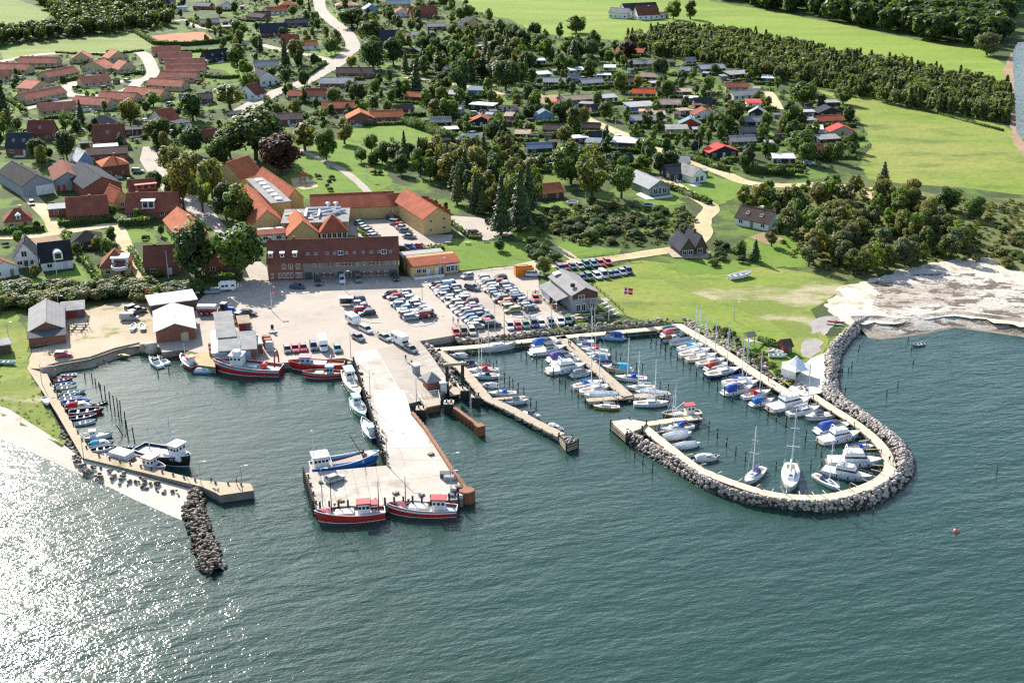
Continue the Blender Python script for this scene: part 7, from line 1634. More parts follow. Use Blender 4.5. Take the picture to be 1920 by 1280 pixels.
# trees, shrubs, hedges, woods
M_leaf=leaf_mat('foliage')
M_leafd=leaf_mat('conifer_foliage',.85,.12)
M_bark=mat('bark',(0.075,0.055,0.04),.9,.3,1.5,.05,4.0)
def quads(C,Nn,S,r):
 """leaf quads: centres, normals, sizes"""
 n=len(C);a=np.cross(Nn,r.normal(size=(n,3)));a/=np.linalg.norm(a,axis=1,keepdims=True)+1e-9
 b=np.cross(Nn,a);S=S[:,None]
 V=np.stack([C-a*S-b*S*.6,C+a*S-b*S*.6,C+a*S*.8+b*S*.7,C-a*S*.8+b*S*.7],1).reshape(-1,3)
 return V,np.arange(4*n).reshape(n,4)
def crown(kind,seed,n=1500,leaf=.42):
 """leaf cloud for a tree 10 m tall"""
 r=np.random.default_rng(seed)
 if kind=='conifer':
  t=r.uniform(0,1,n)**.75;z=9.9-9.0*t;tier=.75+.25*np.cos(z*2*PI/1.15+seed);rad=(.12+2.5*t)*tier*r.uniform(.45,1.05,n)
  a=r.uniform(0,2*PI,n);C=np.stack([rad*np.cos(a),rad*np.sin(a),z],1);out=np.stack([np.cos(a),np.sin(a),np.full(n,.7)],1)
 else:
  m,cz,rx,rz,cr=dict(round=(34,5.3,3.4,4.4,1.3),tall=(28,5.2,2.1,4.6,.95),airy=(26,5.3,2.8,4.4,1.0),bush=(20,4.0,3.9,4.6,1.7))[kind]
  d=r.normal(size=(m,3));d/=np.linalg.norm(d,axis=1,keepdims=True);d*=r.uniform(.45,1.0,(m,1))**.5
  if kind=='bush':d[:,2]=np.abs(d[:,2])*1.1-.45
  K=d*np.array([rx,rx,rz])*.78+np.array([0,0,cz]);K[:,2]=np.maximum(K[:,2],cr*.7)
  R=cr*r.uniform(.65,1.25,m)
  i=r.integers(0,m,n);e=r.normal(size=(n,3));e/=np.linalg.norm(e,axis=1,keepdims=True)
  C=K[i]+e*(R[i]*r.uniform(.55,1.05,n)**.6)[:,None];C[:,2]=np.maximum(C[:,2],.1)
  out=e*.8+(C-np.array([0,0,cz]))/rx*.6
 Nn=out+r.normal(size=(n,3))*.5+np.array([0,0,.45]);Nn/=np.linalg.norm(Nn,axis=1,keepdims=True)
 return quads(C,Nn,leaf*r.uniform(.55,1.2,n),r)
def trunk_mesh(kind,seed):
 r=random.Random(seed);mb=MB();top=dict(round=5,tall=6.5,airy=6,conifer=9,bush=2.5)[kind];b0=.3 if kind!='bush' else .14
 mb.tube((0,0,-.3),(.1,0,top*.45),b0,b0*.7,7);mb.tube((.1,0,top*.45),(.05,.1,top),b0*.7,b0*.3,6)
 if kind!='conifer':
  for k in range(6):
   a=k*1.05+r.random();z=top*(.3+.1*k);mb.tube((.1,0,z),(.1+1.8*math.cos(a),1.8*math.sin(a),z+1.6),b0*.35,b0*.12,5)
 return mb.mesh('trunk',M_bark)
PROTO={}
for kd,ns,nq,lf in (('round',5,4200,.27),('tall',4,2800,.25),('airy',4,2300,.25),('conifer',3,3000,.25),('bush',5,2600,.38)):
 PROTO[kd]=[(np_mesh('crown',*crown(kd,10+k,nq,lf),M_leafd if kd=='conifer' else M_leaf),trunk_mesh(kd,k)) for k in range(ns)]
GC=dict(green=((.085,.130,.032),'green'),olive=((.135,.138,.042),'olive green'),dark=((.056,.090,.034),'dark green'),light=((.115,.175,.036),'light green'),copper=((.055,.026,.022),'copper leaved'),grey=((.115,.13,.075),'grey green'),yellow=((.17,.18,.036),'yellow green'))
TN=dict(round=('broadleaf_tree','broad tree'),tall=('slender_tree','slender tree'),airy=('birch_tree','airy tree'),conifer=('conifer_tree','conifer'),bush=('shrub','rounded shrub'))
TW=dict(round=7.4,tall=4.8,airy=6.0,conifer=5.0,bush=8.6)
def tree(x,y,wpx,hpx,kind,col,label,group=None):
 p=P(x,y,LZ);s=pxm(y);h=hpx/s/10*1.02;w=wpx/s/TW[kind]
 return tree_at(p,w,h,kind,col,label,group)
def tree_at(p,w,h,kind,col,label,group=None):
 cr,tk=random.choice(PROTO[kind]);c=GC[col][0];f=random.uniform(.82,1.2)
 r=thing(TN[kind][0],label,'tree' if kind!='bush' else 'shrub',group,p,random.uniform(0,6.28),(w,w,h))
 obj('trunk',tk,r);obj('crown',cr,r,color=(c[0]*f*random.uniform(.9,1.12),c[1]*f,c[2]*f))
 return r
for a in ((368,522,88,112,'round','dark','huge dark street tree before the maroon roofed brick house'),(450,520,98,112,'round','green','huge street tree shading the edge of the apron'),(424,410,52,72,'round','dark','round dark tree beside the orange hall'),(450,422,62,80,'round','green','round tree in front of the orange hall'),(527,322,88,72,'round','copper','copper beech with dark purple crown behind the halls'),(480,300,120,108,'round','dark','giant dark tree towering behind the copper beech'),(432,296,60,62,'round','green','broad tree between giant tree and street'),(322,330,52,62,'airy','olive','olive birch at the street bend, upper one'),(345,392,48,108,'airy','olive','tall olive birch along the street, near one'),(380,398,46,100,'airy','olive','tall olive birch along the street, second one'),(362,366,50,92,'airy','olive','tall olive birch along the street, between the other two'),(398,372,46,84,'airy','olive','olive birch behind the street birches, beside the orange hall'),(335,345,46,72,'round','olive','olive tree at the head of the street birches'),(296,268,56,52,'round','green','round tree above the street bend'),(362,292,50,62,'round','dark','dark round tree behind the street birches'),(410,310,50,58,'round','green','green tree right of the dark street trees'.replace('right of','beside')),(292,362,34,48,'round','green','small tree at the yellow dormer house'),(325,372,40,52,'round','green','second tree at the yellow dormer house'),(152,230,24,42,'conifer','dark','single dark conifer before the terraces'),(245,236,42,54,'round','olive','broad olive tree before the curving terraces'),(288,200,34,30,'round','light','light green tree at the foot of the stepped rank'),(362,226,40,60,'tall','dark','tall dark tree by the low bungalows'),(432,205,62,50,'airy','olive','wide olive tree by the village road'),(72,300,36,46,'round','dark','dark tree before the slate roofed brick house'),(126,300,42,60,'round','dark','dark tree between slate and maroon houses'),(10,230,34,70,'conifer','dark','dark conifer at the entry to the terraces'),(612,300,46,60,'round','green','round green tree on the green, beside the footpath'),(572,282,48,58,'tall','olive','bushy olive tree at the top of the footpath'),(646,270,34,54,'tall','olive','narrow tree on the edge of the sunlit lawn'),(697,285,30,36,'round','light','light green tree at the lawn corner'),(677,305,28,30,'round','green','small round tree beside the flagpole on the green'),(742,304,44,40,'airy','grey','grey green spreading tree on the green'),(699,310,24,26,'round','dark','small dark tree on the green'),(936,470,26,24,'round','green','small round tree alone on the kiosk lawn'),(1020,515,34,36,'round','olive','olive tree beside the orange container'),(940,440,50,110,'conifer','dark','tall dark conifer by the side car park'),(975,432,52,115,'conifer','dark','second tall conifer by the side car park'),(990,400,46,95,'conifer','dark','conifer behind the orange roofed shore house'),(1110,372,70,108,'airy','olive','tall olive tree group leader on the shrubby lawn'),(1070,345,80,80,'round','green','broad green tree above the orange roofed shore house'),(1165,372,52,70,'airy','light','light tree beside the modern house'),(1580,196,40,36,'round','green','single broad tree at the meadow corner'),(1262,37,34,38,'round','green','round tree in the farm garden'),(1294,36,26,38,'tall','green','slender tree in the farm garden'),(1850,104,56,46,'round','grey','grey green willow alone at the field corner'),(1655,352,34,48,'conifer','grey','bare looking conifer at the sandy clearing'),(1480,440,44,66,'airy','grey','birch with pale trunk near the white house'),(1446,462,30,40,'airy','olive','young birch near the gravel terrace'),(1415,490,26,42,'conifer','dark','young conifer on the shore lawn'),(1388,482,26,36,'tall','green','young slender tree on the shore lawn'),(1516,500,36,60,'airy','grey','thin grey green tree at the thicket edge'),(556,120,36,52,'tall','olive','olive tree beside the junction lawn'),(630,90,28,38,'tall','olive','slender tree beside the upper road bend'),(660,52,58,40,'round','green','broad tree on the upper road corner'),(695,78,48,40,'round','green','broad tree by the tall slate house'),(700,130,58,60,'round','dark','big dark tree east of the junction'),(660,128,22,24,'round','yellow','small yellow green tree at the junction'),(738,122,46,52,'round','dark','dark tree amid the old gardens'),(535,132,26,60,'conifer','dark','dark conifer above the village road'),(450,75,36,40,'round','green','round tree behind the tennis court'),(445,122,42,40,'round','green','broad tree beside the black A-frame'),(1080,62,44,32,'round','green','broad tree at the field corner'),(1012,100,40,40,'round','green','broad tree below the field edge'),(1076,128,36,50,'conifer','dark','dark conifer in the upper plots'),(1178,118,38,46,'tall','copper','reddish brown tree in the upper plots'),(1238,150,34,46,'round','dark','dark tree in the upper plot rows'),(1376,232,44,50,'tall','olive','olive tree above the sand road bend'),(1480,235,36,50,'tall','green','tree at the meadow end of the plots'),(1505,200,52,50,'round','green','broad tree at the sand lane end'),(1075,255,28,62,'tall','olive','slender poplar beside the building plot'),(862,180,44,76,'round','dark','dark tree group leader west of the plots'),(780,180,40,60,'conifer','dark','spruce beside the hedged green'),(880,152,40,40,'conifer','dark','broad spruce beside the upper sand road'),(948,170,60,60,'round','dark','dark broad tree at the upper sand road'),(815,225,28,44,'tall','olive','olive tree between two red cottages'),(1500,290,60,50,'round','green','broad tree before the meadow edge cottages'),(1552,300,26,36,'tall','yellow','yellow green tree at the meadow edge'),(1826,410,44,48,'round','green','round tree on the rough ground'),(1815,452,34,34,'round','green','small round tree above the beach'),(1776,395,54,46,'round','green','broad tree above the rough ground')):
 tree(*a)
ROADS=[]
for o in list(COL.objects):
 if o.get('kind')=='structure' and any(k in o.name for k in ('road','street','lane','path','car_park','court','apron','clearing','field','meadow','plot')):
  me=o.data;co=np.empty(len(me.vertices)*3);me.vertices.foreach_get('co',co);co=co.reshape(-1,3)[:,:2]
  me.calc_loop_triangles();T=np.empty(len(me.loop_triangles)*3,dtype=np.int64);me.loop_triangles.foreach_get('vertices',T);ROADS.append((co[T.reshape(-1,3)],o.name))
TRI=np.concatenate([t for t,_ in ROADS])
def on_road(p,m=0.8):
 q=np.array([[p.x,p.y],[p.x+m,p.y],[p.x-m,p.y],[p.x,p.y+m],[p.x,p.y-m]])
 for c in q:
  a,b,d=TRI[:,0],TRI[:,1],TRI[:,2]
  s1=(b[:,0]-a[:,0])*(c[1]-a[:,1])-(b[:,1]-a[:,1])*(c[0]-a[:,0]);s2=(d[:,0]-b[:,0])*(c[1]-b[:,1])-(d[:,1]-b[:,1])*(c[0]-b[:,0]);s3=(a[:,0]-d[:,0])*(c[1]-d[:,1])-(a[:,1]-d[:,1])*(c[0]-d[:,0])
  if (((s1>=0)&(s2>=0)&(s3>=0))|((s1<=0)&(s2<=0)&(s3<=0))).any(): return True
 return False
HS=[]
for o in [o for o in COL.objects if o.parent is None and o.get('category') in ('house','cottage')]:
 lab=o['label']
 HS.append((o,o.location.copy(),PX((o.location.x,o.location.y,LZ+3.2)),lab))
def clear_of_houses(p,m):
 for c,ux,uy,a,b in FOOT:
  d=p-c
  if abs(d.dot(ux))<a+m and abs(d.dot(uy))<b+m: return False
 return True
def hides(p,w,h):
 b=PX(p);t=PX((p.x,p.y,p.z+h));hw_=w/2*pxm(b[1])
 return any(abs(c[0]-b[0])<hw_+4 and t[1]-1<c[1]<b[1] and l.y>p.y for _,l,c,_ in HS)
def inside(x,y,poly):
 c=False
 for i in range(len(poly)):
  x1,y1=poly[i];x2,y2=poly[i-1]
  if (y1>y)!=(y2>y) and x<(x2-x1)*(y-y1)/(y2-y1)+x1:c= not c
 return c
def trim(lab,n):
 w=lab.split()[:n]
 while w[-1].strip(',') in ('with','and','the','in','of','beside','at','by','a','near','behind','before','to','under','its','along','on','upper','above','one'):w.pop()
 return ' '.join(w).strip(',')
def nearest(p):
 o,l,c,lab=min(HS,key=lambda h:(h[1]-p).length)
 return lab,(l-p).length
PLACED=[]
def fill(poly,n,kinds,cols,hs,zone,ratio=(.75,1.1),gap=.55,hide=.85,roads=True,houses=True):
 xs,ys=[q[0] for q in poly],[q[1] for q in poly];got=tries=0
 while got<n and tries<n*40:
  tries+=1
  x,y=random.uniform(min(xs),max(xs)),random.uniform(min(ys),max(ys))
  if not inside(x,y,poly): continue
  p=P(x,y);kd=random.choice(kinds);h=random.uniform(*hs)*(.45 if kd=='bush' else 1);w=h*TW[kd]/10*random.uniform(*ratio)*(1.35 if kd=='bush' else 1)
  if houses and not clear_of_houses(p,min(2.0,w*.3)): continue
  if roads and on_road(p,1.0): continue
  if hide and random.random()<hide and hides(p,w,h): continue
  if any((p.x-a)**2+(p.y-b)**2<(gap*(w+c)/2)**2 for a,b,c in PLACED[-260:]): continue
  PLACED.append((p.x,p.y,w));col=random.choice(cols);lab,d=nearest(p)
  nm='%s %s'%(GC[col][1],TN[kd][1])
  L='%s near the %s'%(nm,lab)
  if d>22 or not houses or len(L.split())>16:L='%s %s'%(nm,zone)
  tree_at(p,w/TW[kd],h/10,kd,col,L,TN[kd][1]+'s'+L.split(TN[kd][1],1)[1]);got+=1
mix=['round','round','tall','airy','round','bush','tall','airy'];gc=['green','dark','olive','green','light','dark']
fill([(700,305),(770,292),(850,305),(940,290),(1000,330),(1005,420),(965,432),(880,402),(850,380),(770,345)],62,['round','tall','airy','conifer'],['green','olive','dark','olive'],(8,14),'in the dark grove beside the yellow wing',(.8,1.1),.42,0)
fill([(690,300),(770,295),(760,340),(700,330)],12,['bush','round'],['green','dark'],(5,8),'at the edge of the dark grove',(.9,1.2),.45,0)
fill([(1000,160),(1180,90),(1420,130),(1560,190),(1600,240),(1600,300),(1500,335),(1420,330),(1280,290),(1150,240)],120,mix,gc,(5,10.5),'in the plots east of the sand road',(.8,1.25),.5,.72)
fill([(780,90),(960,60),(1180,88),(1000,165),(860,150),(770,140)],84,mix,gc,(7,13),'in the old gardens below the field',(.8,1.25),.45,.72)
fill([(760,160),(1000,190),(1150,245),(1300,305),(1260,320),(1180,330),(1000,320),(900,285),(800,240),(740,200)],95,mix,gc,(5,10.5),'in the plots west of the sand road',(.8,1.25),.48,.72)
fill([(440,0),(590,0),(640,100),(560,150),(470,190),(440,120)],52,mix+['conifer'],gc,(6,11),'beside the village road',(.8,1.25),.5,.75)
fill([(610,0),(870,10),(960,50),(800,90),(700,100),(660,60)],56,mix,gc,(7,12),'below the field edge',(.8,1.25),.45,.7)
fill([(480,205),(560,165),(660,130),(760,160),(740,220),(640,240),(560,260)],46,mix,gc,(5,10),'between the village road and the green',(.8,1.2),.5,.8)
fill([(300,0),(440,10),(460,90),(420,100),(300,60)],24,mix,gc,(5,9),'around the tennis court',(.75,1.1),.6)
fill([(0,120),(270,105),(300,190),(100,225),(0,210)],34,['bush','round','round','tall'],gc,(3,6),'in the terrace gardens',(.75,1.1),.7)
fill([(0,225),(340,200),(430,240),(400,290),(260,280),(120,310),(0,330)],46,mix,gc,(4,9),'around the village houses',(.75,1.1),.6)
fill([(0,380),(300,385),(340,470),(330,530),(0,545)],30,['bush','round'],gc,(3,6),'in the lane gardens',(.75,1.1),.6)
fill([(1010,395),(1120,380),(1180,400),(1290,390),(1312,420),(1290,455),(1190,462),(1100,460),(1000,425)],58,['bush'],['green','grey','olive','dark'],(5,9.5),'on the shrubby slope above the kiosk lawn',(.9,1.4),.38,0)
fill([(985,455),(1020,458),(1045,490),(1010,495),(985,480)],8,['bush'],['dark','green'],(6,9),'in the shrub clump behind the container',(.9,1.2),.4,0)
fill([(1390,360),(1600,350),(1720,380),(1800,420),(1830,480),(1740,500),(1620,520),(1520,505),(1500,460),(1440,420),(1380,395)],125,['airy','tall','airy','bush','round'],['olive','green','light','grey','olive'],(6,10.5),'in the willow thicket above the beach',(.9,1.35),.36,.6)
fill([(1280,470),(1340,460),(1400,470),(1390,500),(1330,500)],10,['bush'],['dark','olive'],(4,7),'around the beach house',(.9,1.2),.5,.8)
fill([(1860,440),(1925,420),(1925,500),(1880,505)],14,['bush'],['olive','green'],(5,8),'on the bank above the stony beach',(.9,1.2),.45,0)
fill([(0,545),(300,540),(370,545),(360,560),(200,568),(0,585)],62,['bush'],['dark','green','olive'],(9,12.5),'in the hedge belt behind the yard',(.9,1.3),.3,0,True,False)
fill([(740,70),(880,60),(1010,80),(1000,165),(880,150),(760,145)],46,['round','round','tall','conifer'],['dark','green','olive'],(8,13),'in the dense old gardens',(.85,1.3),.4,.3)
fill([(560,320),(640,330),(640,352),(620,360)],7,['bush'],['dark','green'],(3,5),'on the school lawn',(.8,1.1),.8,0)
fill([(1300,600),(1380,630),(1440,680),(1520,730),(1490,728),(1400,668)],20,['bush'],['green','olive'],(2.5,4.5),'along the boardwalk rock bank',(1,1.3),.5,0)
fill([(700,370),(830,385),(860,440),(800,440)],10,['bush','tall'],['dark','green'],(3,6),'beside the yellow wing',(.8,1.1),.6,.9)
def hedge(pts,w,h,label,col=(.068,.108,.03)):
 q=poly_w(pts,LZ) if not isinstance(pts[0],Vector) else pts
 o=q[0];r=np.random.default_rng(len(COL.objects));Vs,Fs,off=[],[],0
 for a,b in zip(q[:-1],q[1:]):
  L=(b-a).length;d=(b-a).normalized();nn=Vector((-d.y,d.x,0));n=int(L*(w+2*h)*3.2)+8
  u,v,t=r.uniform(0,L,n),r.uniform(-.5,.5,n),r.uniform(.05,1,n);side=r.random(n)
  v=np.where(side<.6,np.sign(v)*.5,v);t=np.where(side<.6,t,1.0)*h*(1+.12*np.sin(u*.9+o.x));jit=r.normal(size=(n,3))*.12
  D,N2=np.array(d),np.array(nn);C=np.array(a-o)+u[:,None]*D+(v*w)[:,None]*N2+np.stack([0*t,0*t,t],1)+jit
  Nn=(np.sign(v)*(side<.6))[:,None]*N2+np.array([0,0,.5])+r.normal(size=(n,3))*.5;Nn/=np.linalg.norm(Nn,axis=1,keepdims=True)
  V,F=quads(C,Nn,r.uniform(.22,.42,n),r);Vs.append(V);Fs.append(F+off);off+=len(V)
  bx=np.array([[s*w*.42*N2[0],s*w*.42*N2[1],z*h*.9] for s in (-1,1) for z in (0,1)]);bb=np.concatenate([np.array(a-o)+bx,np.array(b-o)+bx])
  Vs.append(bb);Fs.append(np.array([[0,1,5,4],[1,3,7,5],[3,2,6,7],[0,2,3,1],[4,5,7,6]])+off);off+=8
 return tag(obj('hedge',np_mesh('hedge',np.concatenate(Vs),np.concatenate(Fs),M_leaf),None,o,color=col),label,'hedge','hedges: '+label[:50] if 'garden hedge' in label else None)
for pts,w,h,l in (([(757,232),(800,246),(860,268),(920,292)],3,3.2,'long tall hedge along the sunlit green'),([(255,62),(290,84),(345,86),(400,82),(440,72)],2.5,2.4,'dark hedge round the near side of the tennis court'),([(355,40),(390,52),(432,66),(440,72)],2.5,2.2,'hedge along the far end of the tennis court'),([(610,120),(585,138),(562,152)],1.8,1.8,'clipped hedge at the village road junction'),([(10,185),(35,200),(48,212)],2,1.8,'hedge at the terrace entry'),([(1210,268),(1262,282)],2,1.8,'clipped hedge beside the sand road, upper'),([(1275,290),(1330,312),(1365,322)],2.4,2,'clipped hedge beside the sand road, lower'),([(1225,345),(1270,358),(1332,384)],2,1.6,'clipped hedge before the dark modern house'),([(1020,205),(1080,232),(1110,242)],2,1.8,'hedge beside the building plot'),([(0,440),(40,436),(84,432)],2,1.8,'hedge before the small yellow house'),([(110,424),(160,420),(212,414)],2,1.6,'hedge before the flat annexe'),([(120,440),(150,480),(180,522),(190,535)],1.6,1.6,'hedge along the white house garden'),([(222,424),(282,420)],3,2.2,'bushy hedge before the long brick house'),([(245,470),(262,500),(282,530)],1.6,1.4,'hedge between two lane gardens'),([(370,528),(455,525)],2,1.8,'hedge under the big street trees'),([(672,432),(690,448)],1.2,1,'low hedge in the upper car park'),([(845,418),(880,446),(902,450)],1.4,1,'low hedge beside the side car park'),([(800,472),(830,468)],4,1.4,'clipped hedge block behind the kiosk'),([(1425,640),(1465,658)],1.6,1.4,'dark hedge near the tiny red shed'),([(1490,330),(1440,326),(1395,322)],3,2.4,'thick hedge above the sand road end'),([(530,205),(490,222),(470,232)],2,1.8,'hedge along the near side of the village road'),([(1640,186),(1760,214),(1880,246)],1.6,.8,'low hedge bank at the plantation foot'),([(300,100),(345,99),(390,97)],2,1.6,'hedge behind the stepped terrace rank'),([(385,145),(420,148),(450,146)],2,1.6,'hedge beside the stepped terrace rank'),([(105,100),(200,104),(270,96)],1.4,1,'low hedge along the mown field')):
 hedge(pts,w,h,l)
k=0
for o,l,c,lab in HS:
 if o['category']=='cottage' or (k%3==0 and c[1]<240):
  ux=Vector((math.cos(o.rotation_euler.z),math.sin(o.rotation_euler.z),0));uy=Vector((-ux.y,ux.x,0));m=l-uy*random.uniform(4.5,7)+ux*random.uniform(-2,2);half=random.uniform(5,9)
  q=[m-ux*half,m+ux*half]
  if not any(on_road(q[0].lerp(q[1],t),1) or not clear_of_houses(q[0].lerp(q[1],t),.8) for t in (0,.25,.5,.75,1)):
   hedge(q,random.uniform(1.2,1.9),random.uniform(1.2,1.9),'garden hedge before the '+trim(lab,11),random.choice([(.07,.11,.03),(.055,.09,.028),(.09,.115,.036)]))
 k+=1
mb=MB();mb.box(-2,2,-1.5,1.5,-.05,.1);ME_terr=mb.mesh('terrace',M_slab)
mb=MB();mb.cbox(-.6,.6,-.4,.4,.66,.74,.05);mb.tube((0,0,.1),(0,0,.7),.06);ME_gt=mb.mesh('table_top',M_frame)
mb=MB();mb.box(-.25,.25,-.25,.25,.38,.44);mb.box(-.25,.25,.2,.25,.44,.85)
for x_ in (-.2,.2):
 for y_ in (-.2,.2):mb.tube((x_,y_,.1),(x_,y_,.4),.03,n=4)
ME_gch=mb.mesh('garden_chair',M_frame)
k=0
for o,l,c,lab in HS:
 if c[1]>330: continue
 k+=1;ux=Vector((math.cos(o.rotation_euler.z),math.sin(o.rotation_euler.z),0));uy=Vector((-ux.y,ux.x,0));sx=random.uniform(-3,3)
 obj('terrace',ME_terr,o,(sx,-1.9,0));brief=trim(lab,8)
 if k%2:t=thing('garden_table','white garden table with chairs before the '+brief,'garden table','garden tables before the '+brief,l+ux*sx-uy*2.1+Vector((0,0,.05)),random.uniform(0,3));obj('table_top',ME_gt,t);[obj('garden_chair',ME_gch,t,(.9*math.cos(a),.9*math.sin(a),0),a-PI/2) for a in (0,1.6,3.1,4.7)]
 q=l+ux*random.choice((-1,1))*random.uniform(8,12)+uy*random.uniform(-3,4)
 if clear_of_houses(q,2.2) and not on_road(q,1.8):
  a,b=PX(q-ux*1.5),PX(q+ux*1.5)
  if k%3:house((a[0],a[1],b[0],b[1]),random.uniform(2,3),2.0,.4,random.choice(('grey','light','brown','slate')),random.choice(('brown','black','redwood','white','green')),random.choice(('mono','gable')),'small garden shed beside the '+brief,'shed','garden_shed','sheds beside the '+brief,wins=None)
  else:e=PX(q+ux*2);b=PX(q);car(b[0],b[1],e[0]-b[0],e[1]-b[1],random.choice(('silver','white','navy','red','grey','black')),random.choice(('hatch','estate','suv')),'in the garden of the '+trim(lab,7),'cars in the gardens')
def wood(name,poly,spacing,hs,kind,nq,leaf,col,label,ratio=1.0,jitter=.6,avoid=False):
 xs,ys=[q[0] for q in poly],[q[1] for q in poly];pw=[P(*q) for q in poly];r=np.random.default_rng(5)
 x0,x1,y0,y1=min(p.x for p in pw),max(p.x for p in pw),min(p.y for p in pw),max(p.y for p in pw);pp=[(p.x,p.y) for p in pw]
 pro=[crown(k_,40+i,nq,leaf) for i in range(3) for k_ in kind];Vs,Fs,off=[],[],0
 gx=np.arange(x0,x1,spacing);gy=np.arange(y0,y1,spacing)
 for a in gx:
  for b in gy:
   a2,b2=a+r.uniform(-jitter,jitter)*spacing,b+r.uniform(-jitter,jitter)*spacing
   if not inside(a2,b2,pp): continue
   if avoid and ( not clear_of_houses(Vector((a2,b2,LZ)),1.2) or on_road(Vector((a2,b2,0)),.7)): continue
   V,F=pro[r.integers(len(pro))];h=r.uniform(*hs)/10;t=r.uniform(0,6.28);ca,sa=math.cos(t),math.sin(t)
   W=np.stack([(V[:,0]*ca-V[:,1]*sa)*h*ratio+a2,(V[:,0]*sa+V[:,1]*ca)*h*ratio+b2,V[:,2]*h+LZ],1);Vs.append(W);Fs.append(F+off);off+=len(V)
 return tag(obj(name,np_mesh(name,np.concatenate(Vs),np.concatenate(Fs),M_leaf),color=col),label,'wood',kind='stuff')
wood('plantation_wood',[(1170,82),(1250,62),(1345,66),(1440,84),(1640,124),(1800,154),(1890,172),(1892,236),(1850,228),(1700,204),(1580,178),(1530,164),(1440,146),(1380,130),(1300,116),(1220,104)],4.0,(5,10),('tall','airy','conifer'),230,.58,(.105,.128,.045),'dense young plantation strip between the field and the meadow',1.25,1.0)
wood('far_wood',[(1310,-70),(1345,0),(1440,18),(1600,48),(1760,80),(1850,92),(1885,80),(1892,30),(2000,-70)],11,(13,19),('round',),420,1.0,(.055,.088,.028),'dark mature wood beyond the far field',1.1)
wood('tree_belt',[(-60,92),(0,88),(100,76),(230,62),(290,58),(330,48),(330,36),(250,36),(150,48),(60,66),(-60,76)],6.5,(8,12),('round','tall'),280,.7,(.06,.082,.026),'belt of trees above the mown field',1.1)
wood('upper_wood',[(20,-40),(95,30),(110,50),(170,48),(260,38),(200,18),(120,-40)],8,(9,13),('round',),260,.8,(.06,.085,.028),'tongue of woodland between the two upper fields',1.1)
wood('upper_wood',[(180,-40),(240,24),(300,34),(310,12),(260,-40)],8,(8,12),('round',),220,.8,(.05,.072,.025),'dark wood at the end of the upper fields',1.1)
wood('undergrowth',[(1380,365),(1600,345),(1760,375),(1925,380),(1925,430),(1870,490),(1760,490),(1600,520),(1500,500),(1450,440)],3.4,(.9,2.4),('bush',),60,1.1,(.10,.105,.038),'rough scrub covering the ground above the beach',1.5)
wood('undergrowth',[(1005,400),(1120,385),(1290,395),(1310,420),(1285,458),(1190,465),(1090,462),(1010,440)],3.2,(.9,2.2),('bush',),60,1.1,(.085,.105,.034),'low scrub on the slope above the kiosk lawn',1.5)
wood('garden_shrubs',[(440,0),(600,0),(870,12),(1000,62),(1180,80),(1440,150),(1560,185),(1620,245),(1600,310),(1500,335),(1290,308),(1180,330),(1000,318),(900,285),(770,230),(640,240),(520,245),(440,210),(430,60)],6.2,(.8,2.6),('bush',),70,.95,(.07,.1,.03),'low bushes and flower beds filling the village and cottage gardens',1.7,.9,True)
wood('garden_shrubs',[(0,110),(280,100),(440,150),(430,250),(300,280),(120,310),(0,330)],6.2,(.8,2.4),('bush',),70,.95,(.07,.1,.03),'low bushes filling the gardens round the terraces',1.6,.9,True)
wood('beach_grass',[(60,740),(90,760),(118,820),(122,838),(80,808),(40,785),(0,765),(0,745)],2.2,(.3,.7),('bush',),20,1.4,(.15,.17,.06),'tufts of beach grass above the sand',1.6)
# people
import bmesh
def person_mesh(pose):
 J=dict(pel=(0,0,.95),che=(0,.02,1.28),nec=(0,.02,1.48),hea=(0,0,1.62),top=(0,0,1.74));s=.28 if pose=='walk' else .04;sit=pose=='sit'
 for n_,x,sg in (('l',-.1,1),('r',.1,-1)):
  J['hip'+n_]=(x,0,.9);J['kne'+n_]=(x,-.42 if sit else sg*s*.55,.88 if sit else .5);J['ank'+n_]=(x,-.42 if sit else sg*s*-.3+sg*s,.45 if sit else .08);J['toe'+n_]=(x,J['ank'+n_][1]-.16,.42 if sit else .04)
  J['sho'+n_]=(x*1.9,.02,1.42);J['elb'+n_]=(x*2.6,-sg*s*.4+.04,1.15);J['han'+n_]=(x*2.5,-sg*s*.8-(.25 if sit else .05),.98 if sit else .9)
 R=dict(pel=.13,che=.15,nec=.06,hea=.1,top=.07,hip=.095,kne=.06,ank=.042,toe=.04,sho=.065,elb=.045,han=.04)
 E=[('pel','che'),('che','nec'),('nec','hea'),('hea','top')]
 for n_ in 'lr':E+=[('pel','hip'+n_),('hip'+n_,'kne'+n_),('kne'+n_,'ank'+n_),('ank'+n_,'toe'+n_),('che','sho'+n_),('sho'+n_,'elb'+n_),('elb'+n_,'han'+n_)]
 bm=bmesh.new();ly=bm.verts.layers.skin.verify();vv={}
 for k_,p in J.items():v=bm.verts.new(p);v[ly].radius=(R[k_[:3]],)*2;v[ly].use_root=k_=='pel';vv[k_]=v
 for a,b in E:bm.edges.new((vv[a],vv[b]))
 me=bpy.data.meshes.new('body');bm.to_mesh(me);bm.free();t=bpy.data.objects.new('tmp',me);COL.objects.link(t);t.modifiers.new('s','SKIN');t.modifiers.new('u','SUBSURF').levels=1
 out=bpy.data.meshes.new_from_object(t.evaluated_get(bpy.context.evaluated_depsgraph_get()));bpy.data.objects.remove(t); return out
SK=mat('skin',(.45,.27,.19),.6);HR=mat('hair',(.07,.045,.03),.8)
CLO=dict(red=(.45,.04,.03),white=(.6,.6,.58),blue=(.05,.12,.32),black=(.03,.03,.035),grey=(.2,.2,.21),green=(.08,.2,.1),sky=(.3,.45,.6))
PB={k_:person_mesh(k_) for k_ in ('stand','walk','sit')}
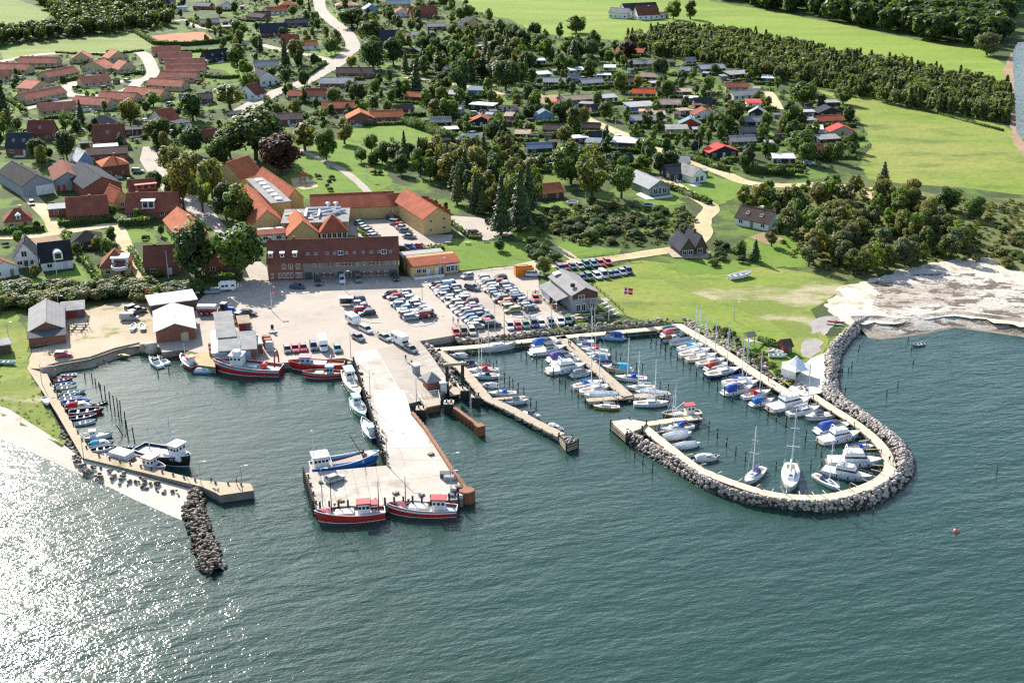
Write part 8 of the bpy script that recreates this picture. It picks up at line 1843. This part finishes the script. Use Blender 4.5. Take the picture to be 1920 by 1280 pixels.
def person(x,y,pose,shirt,legs,label,rz=0,z=LZ+.06):
 me=PB[pose].copy();me.materials.clear()
 for m in (mat('shirt_'+shirt,CLO[shirt],.9),mat('trousers_'+legs,CLO[legs],.9),SK,HR):me.materials.append(m)
 for f in me.polygons:c=f.center;f.material_index=3 if c.z>1.68 or (c.z>1.6 and c.y>.03) else 2 if c.z>1.49 or (abs(c.x)>.2 and c.z<1.0) else 1 if c.z<.97 else 0
 r=thing('person',label,'person',None,P(x,y,z),rz);obj('body',me,r)
for a in ((761,677,'walk','black','grey','person in dark jacket walking a cycle lane line on the ferry lane',.5),(772,687,'stand','black','black','person in black standing at the ticket box',1),(850,606,'stand','sky','blue','person in pale blue top between the parking rows',0),(859,608,'stand','red','black','person in red top between the parking rows',.4),(979,592,'stand','white','blue','person in white top at the kerb by the clubhouse row',0),(984,594,'walk','white','grey','person in white top stepping off the clubhouse kerb',2),(988,591,'stand','grey','black','person in grey top behind the kerb group',1),(993,595,'walk','sky','blue','person in pale blue top leaving the kerb group',4),(397,909,'sit','blue','grey','person in blue crouched on the harbour wall end',.2),(403,911,'sit','white','blue','person in white seated on the harbour wall end',1.2),(444,909,'stand','black','black','person in black standing under the platform lamp',2),(1667,868,'walk','black','blue','person in black walking round the ring boardwalk',.3),(1674,873,'walk','sky','grey','person in pale blue following on the ring boardwalk',.3),(1066,646,'stand','white','black','person in white top on the middle pier',1),(1069,650,'walk','black','black','person in black on the middle pier',2),(1441,716,'stand','red','grey','person in red top on the seaward boardwalk',1),(711,812,'stand','black','grey','angler in black at the pier edge',1.4),(717,818,'sit','green','black','angler in green crouched at the pier edge',1.2),(805,600,'walk','white','black','person in white walking round the curved kerb',3),(760,590,'walk','red','blue','person in red between two parked cars',1)):
 z=dict(harbour=LZ+.14).get('harbour' if 'harbour wall' in a[5] or 'platform lamp' in a[5] else '',1.52 if 'ring board' in a[5] else 1.27 if ('middle pier' in a[5] or 'seaward' in a[5]) else LZ+.08)
 person(*a,z=z)
for k in range(14):person(1004+(k*37%75),552+(k*37%75)*.78+random.uniform(-3,3),'sit' if k%3 else 'stand',random.choice(list(CLO)),random.choice(('blue','black','grey')),'guest %s at the clubhouse tables, %s of the row'%('seated' if k%3 else 'standing',ORD[k]),k)
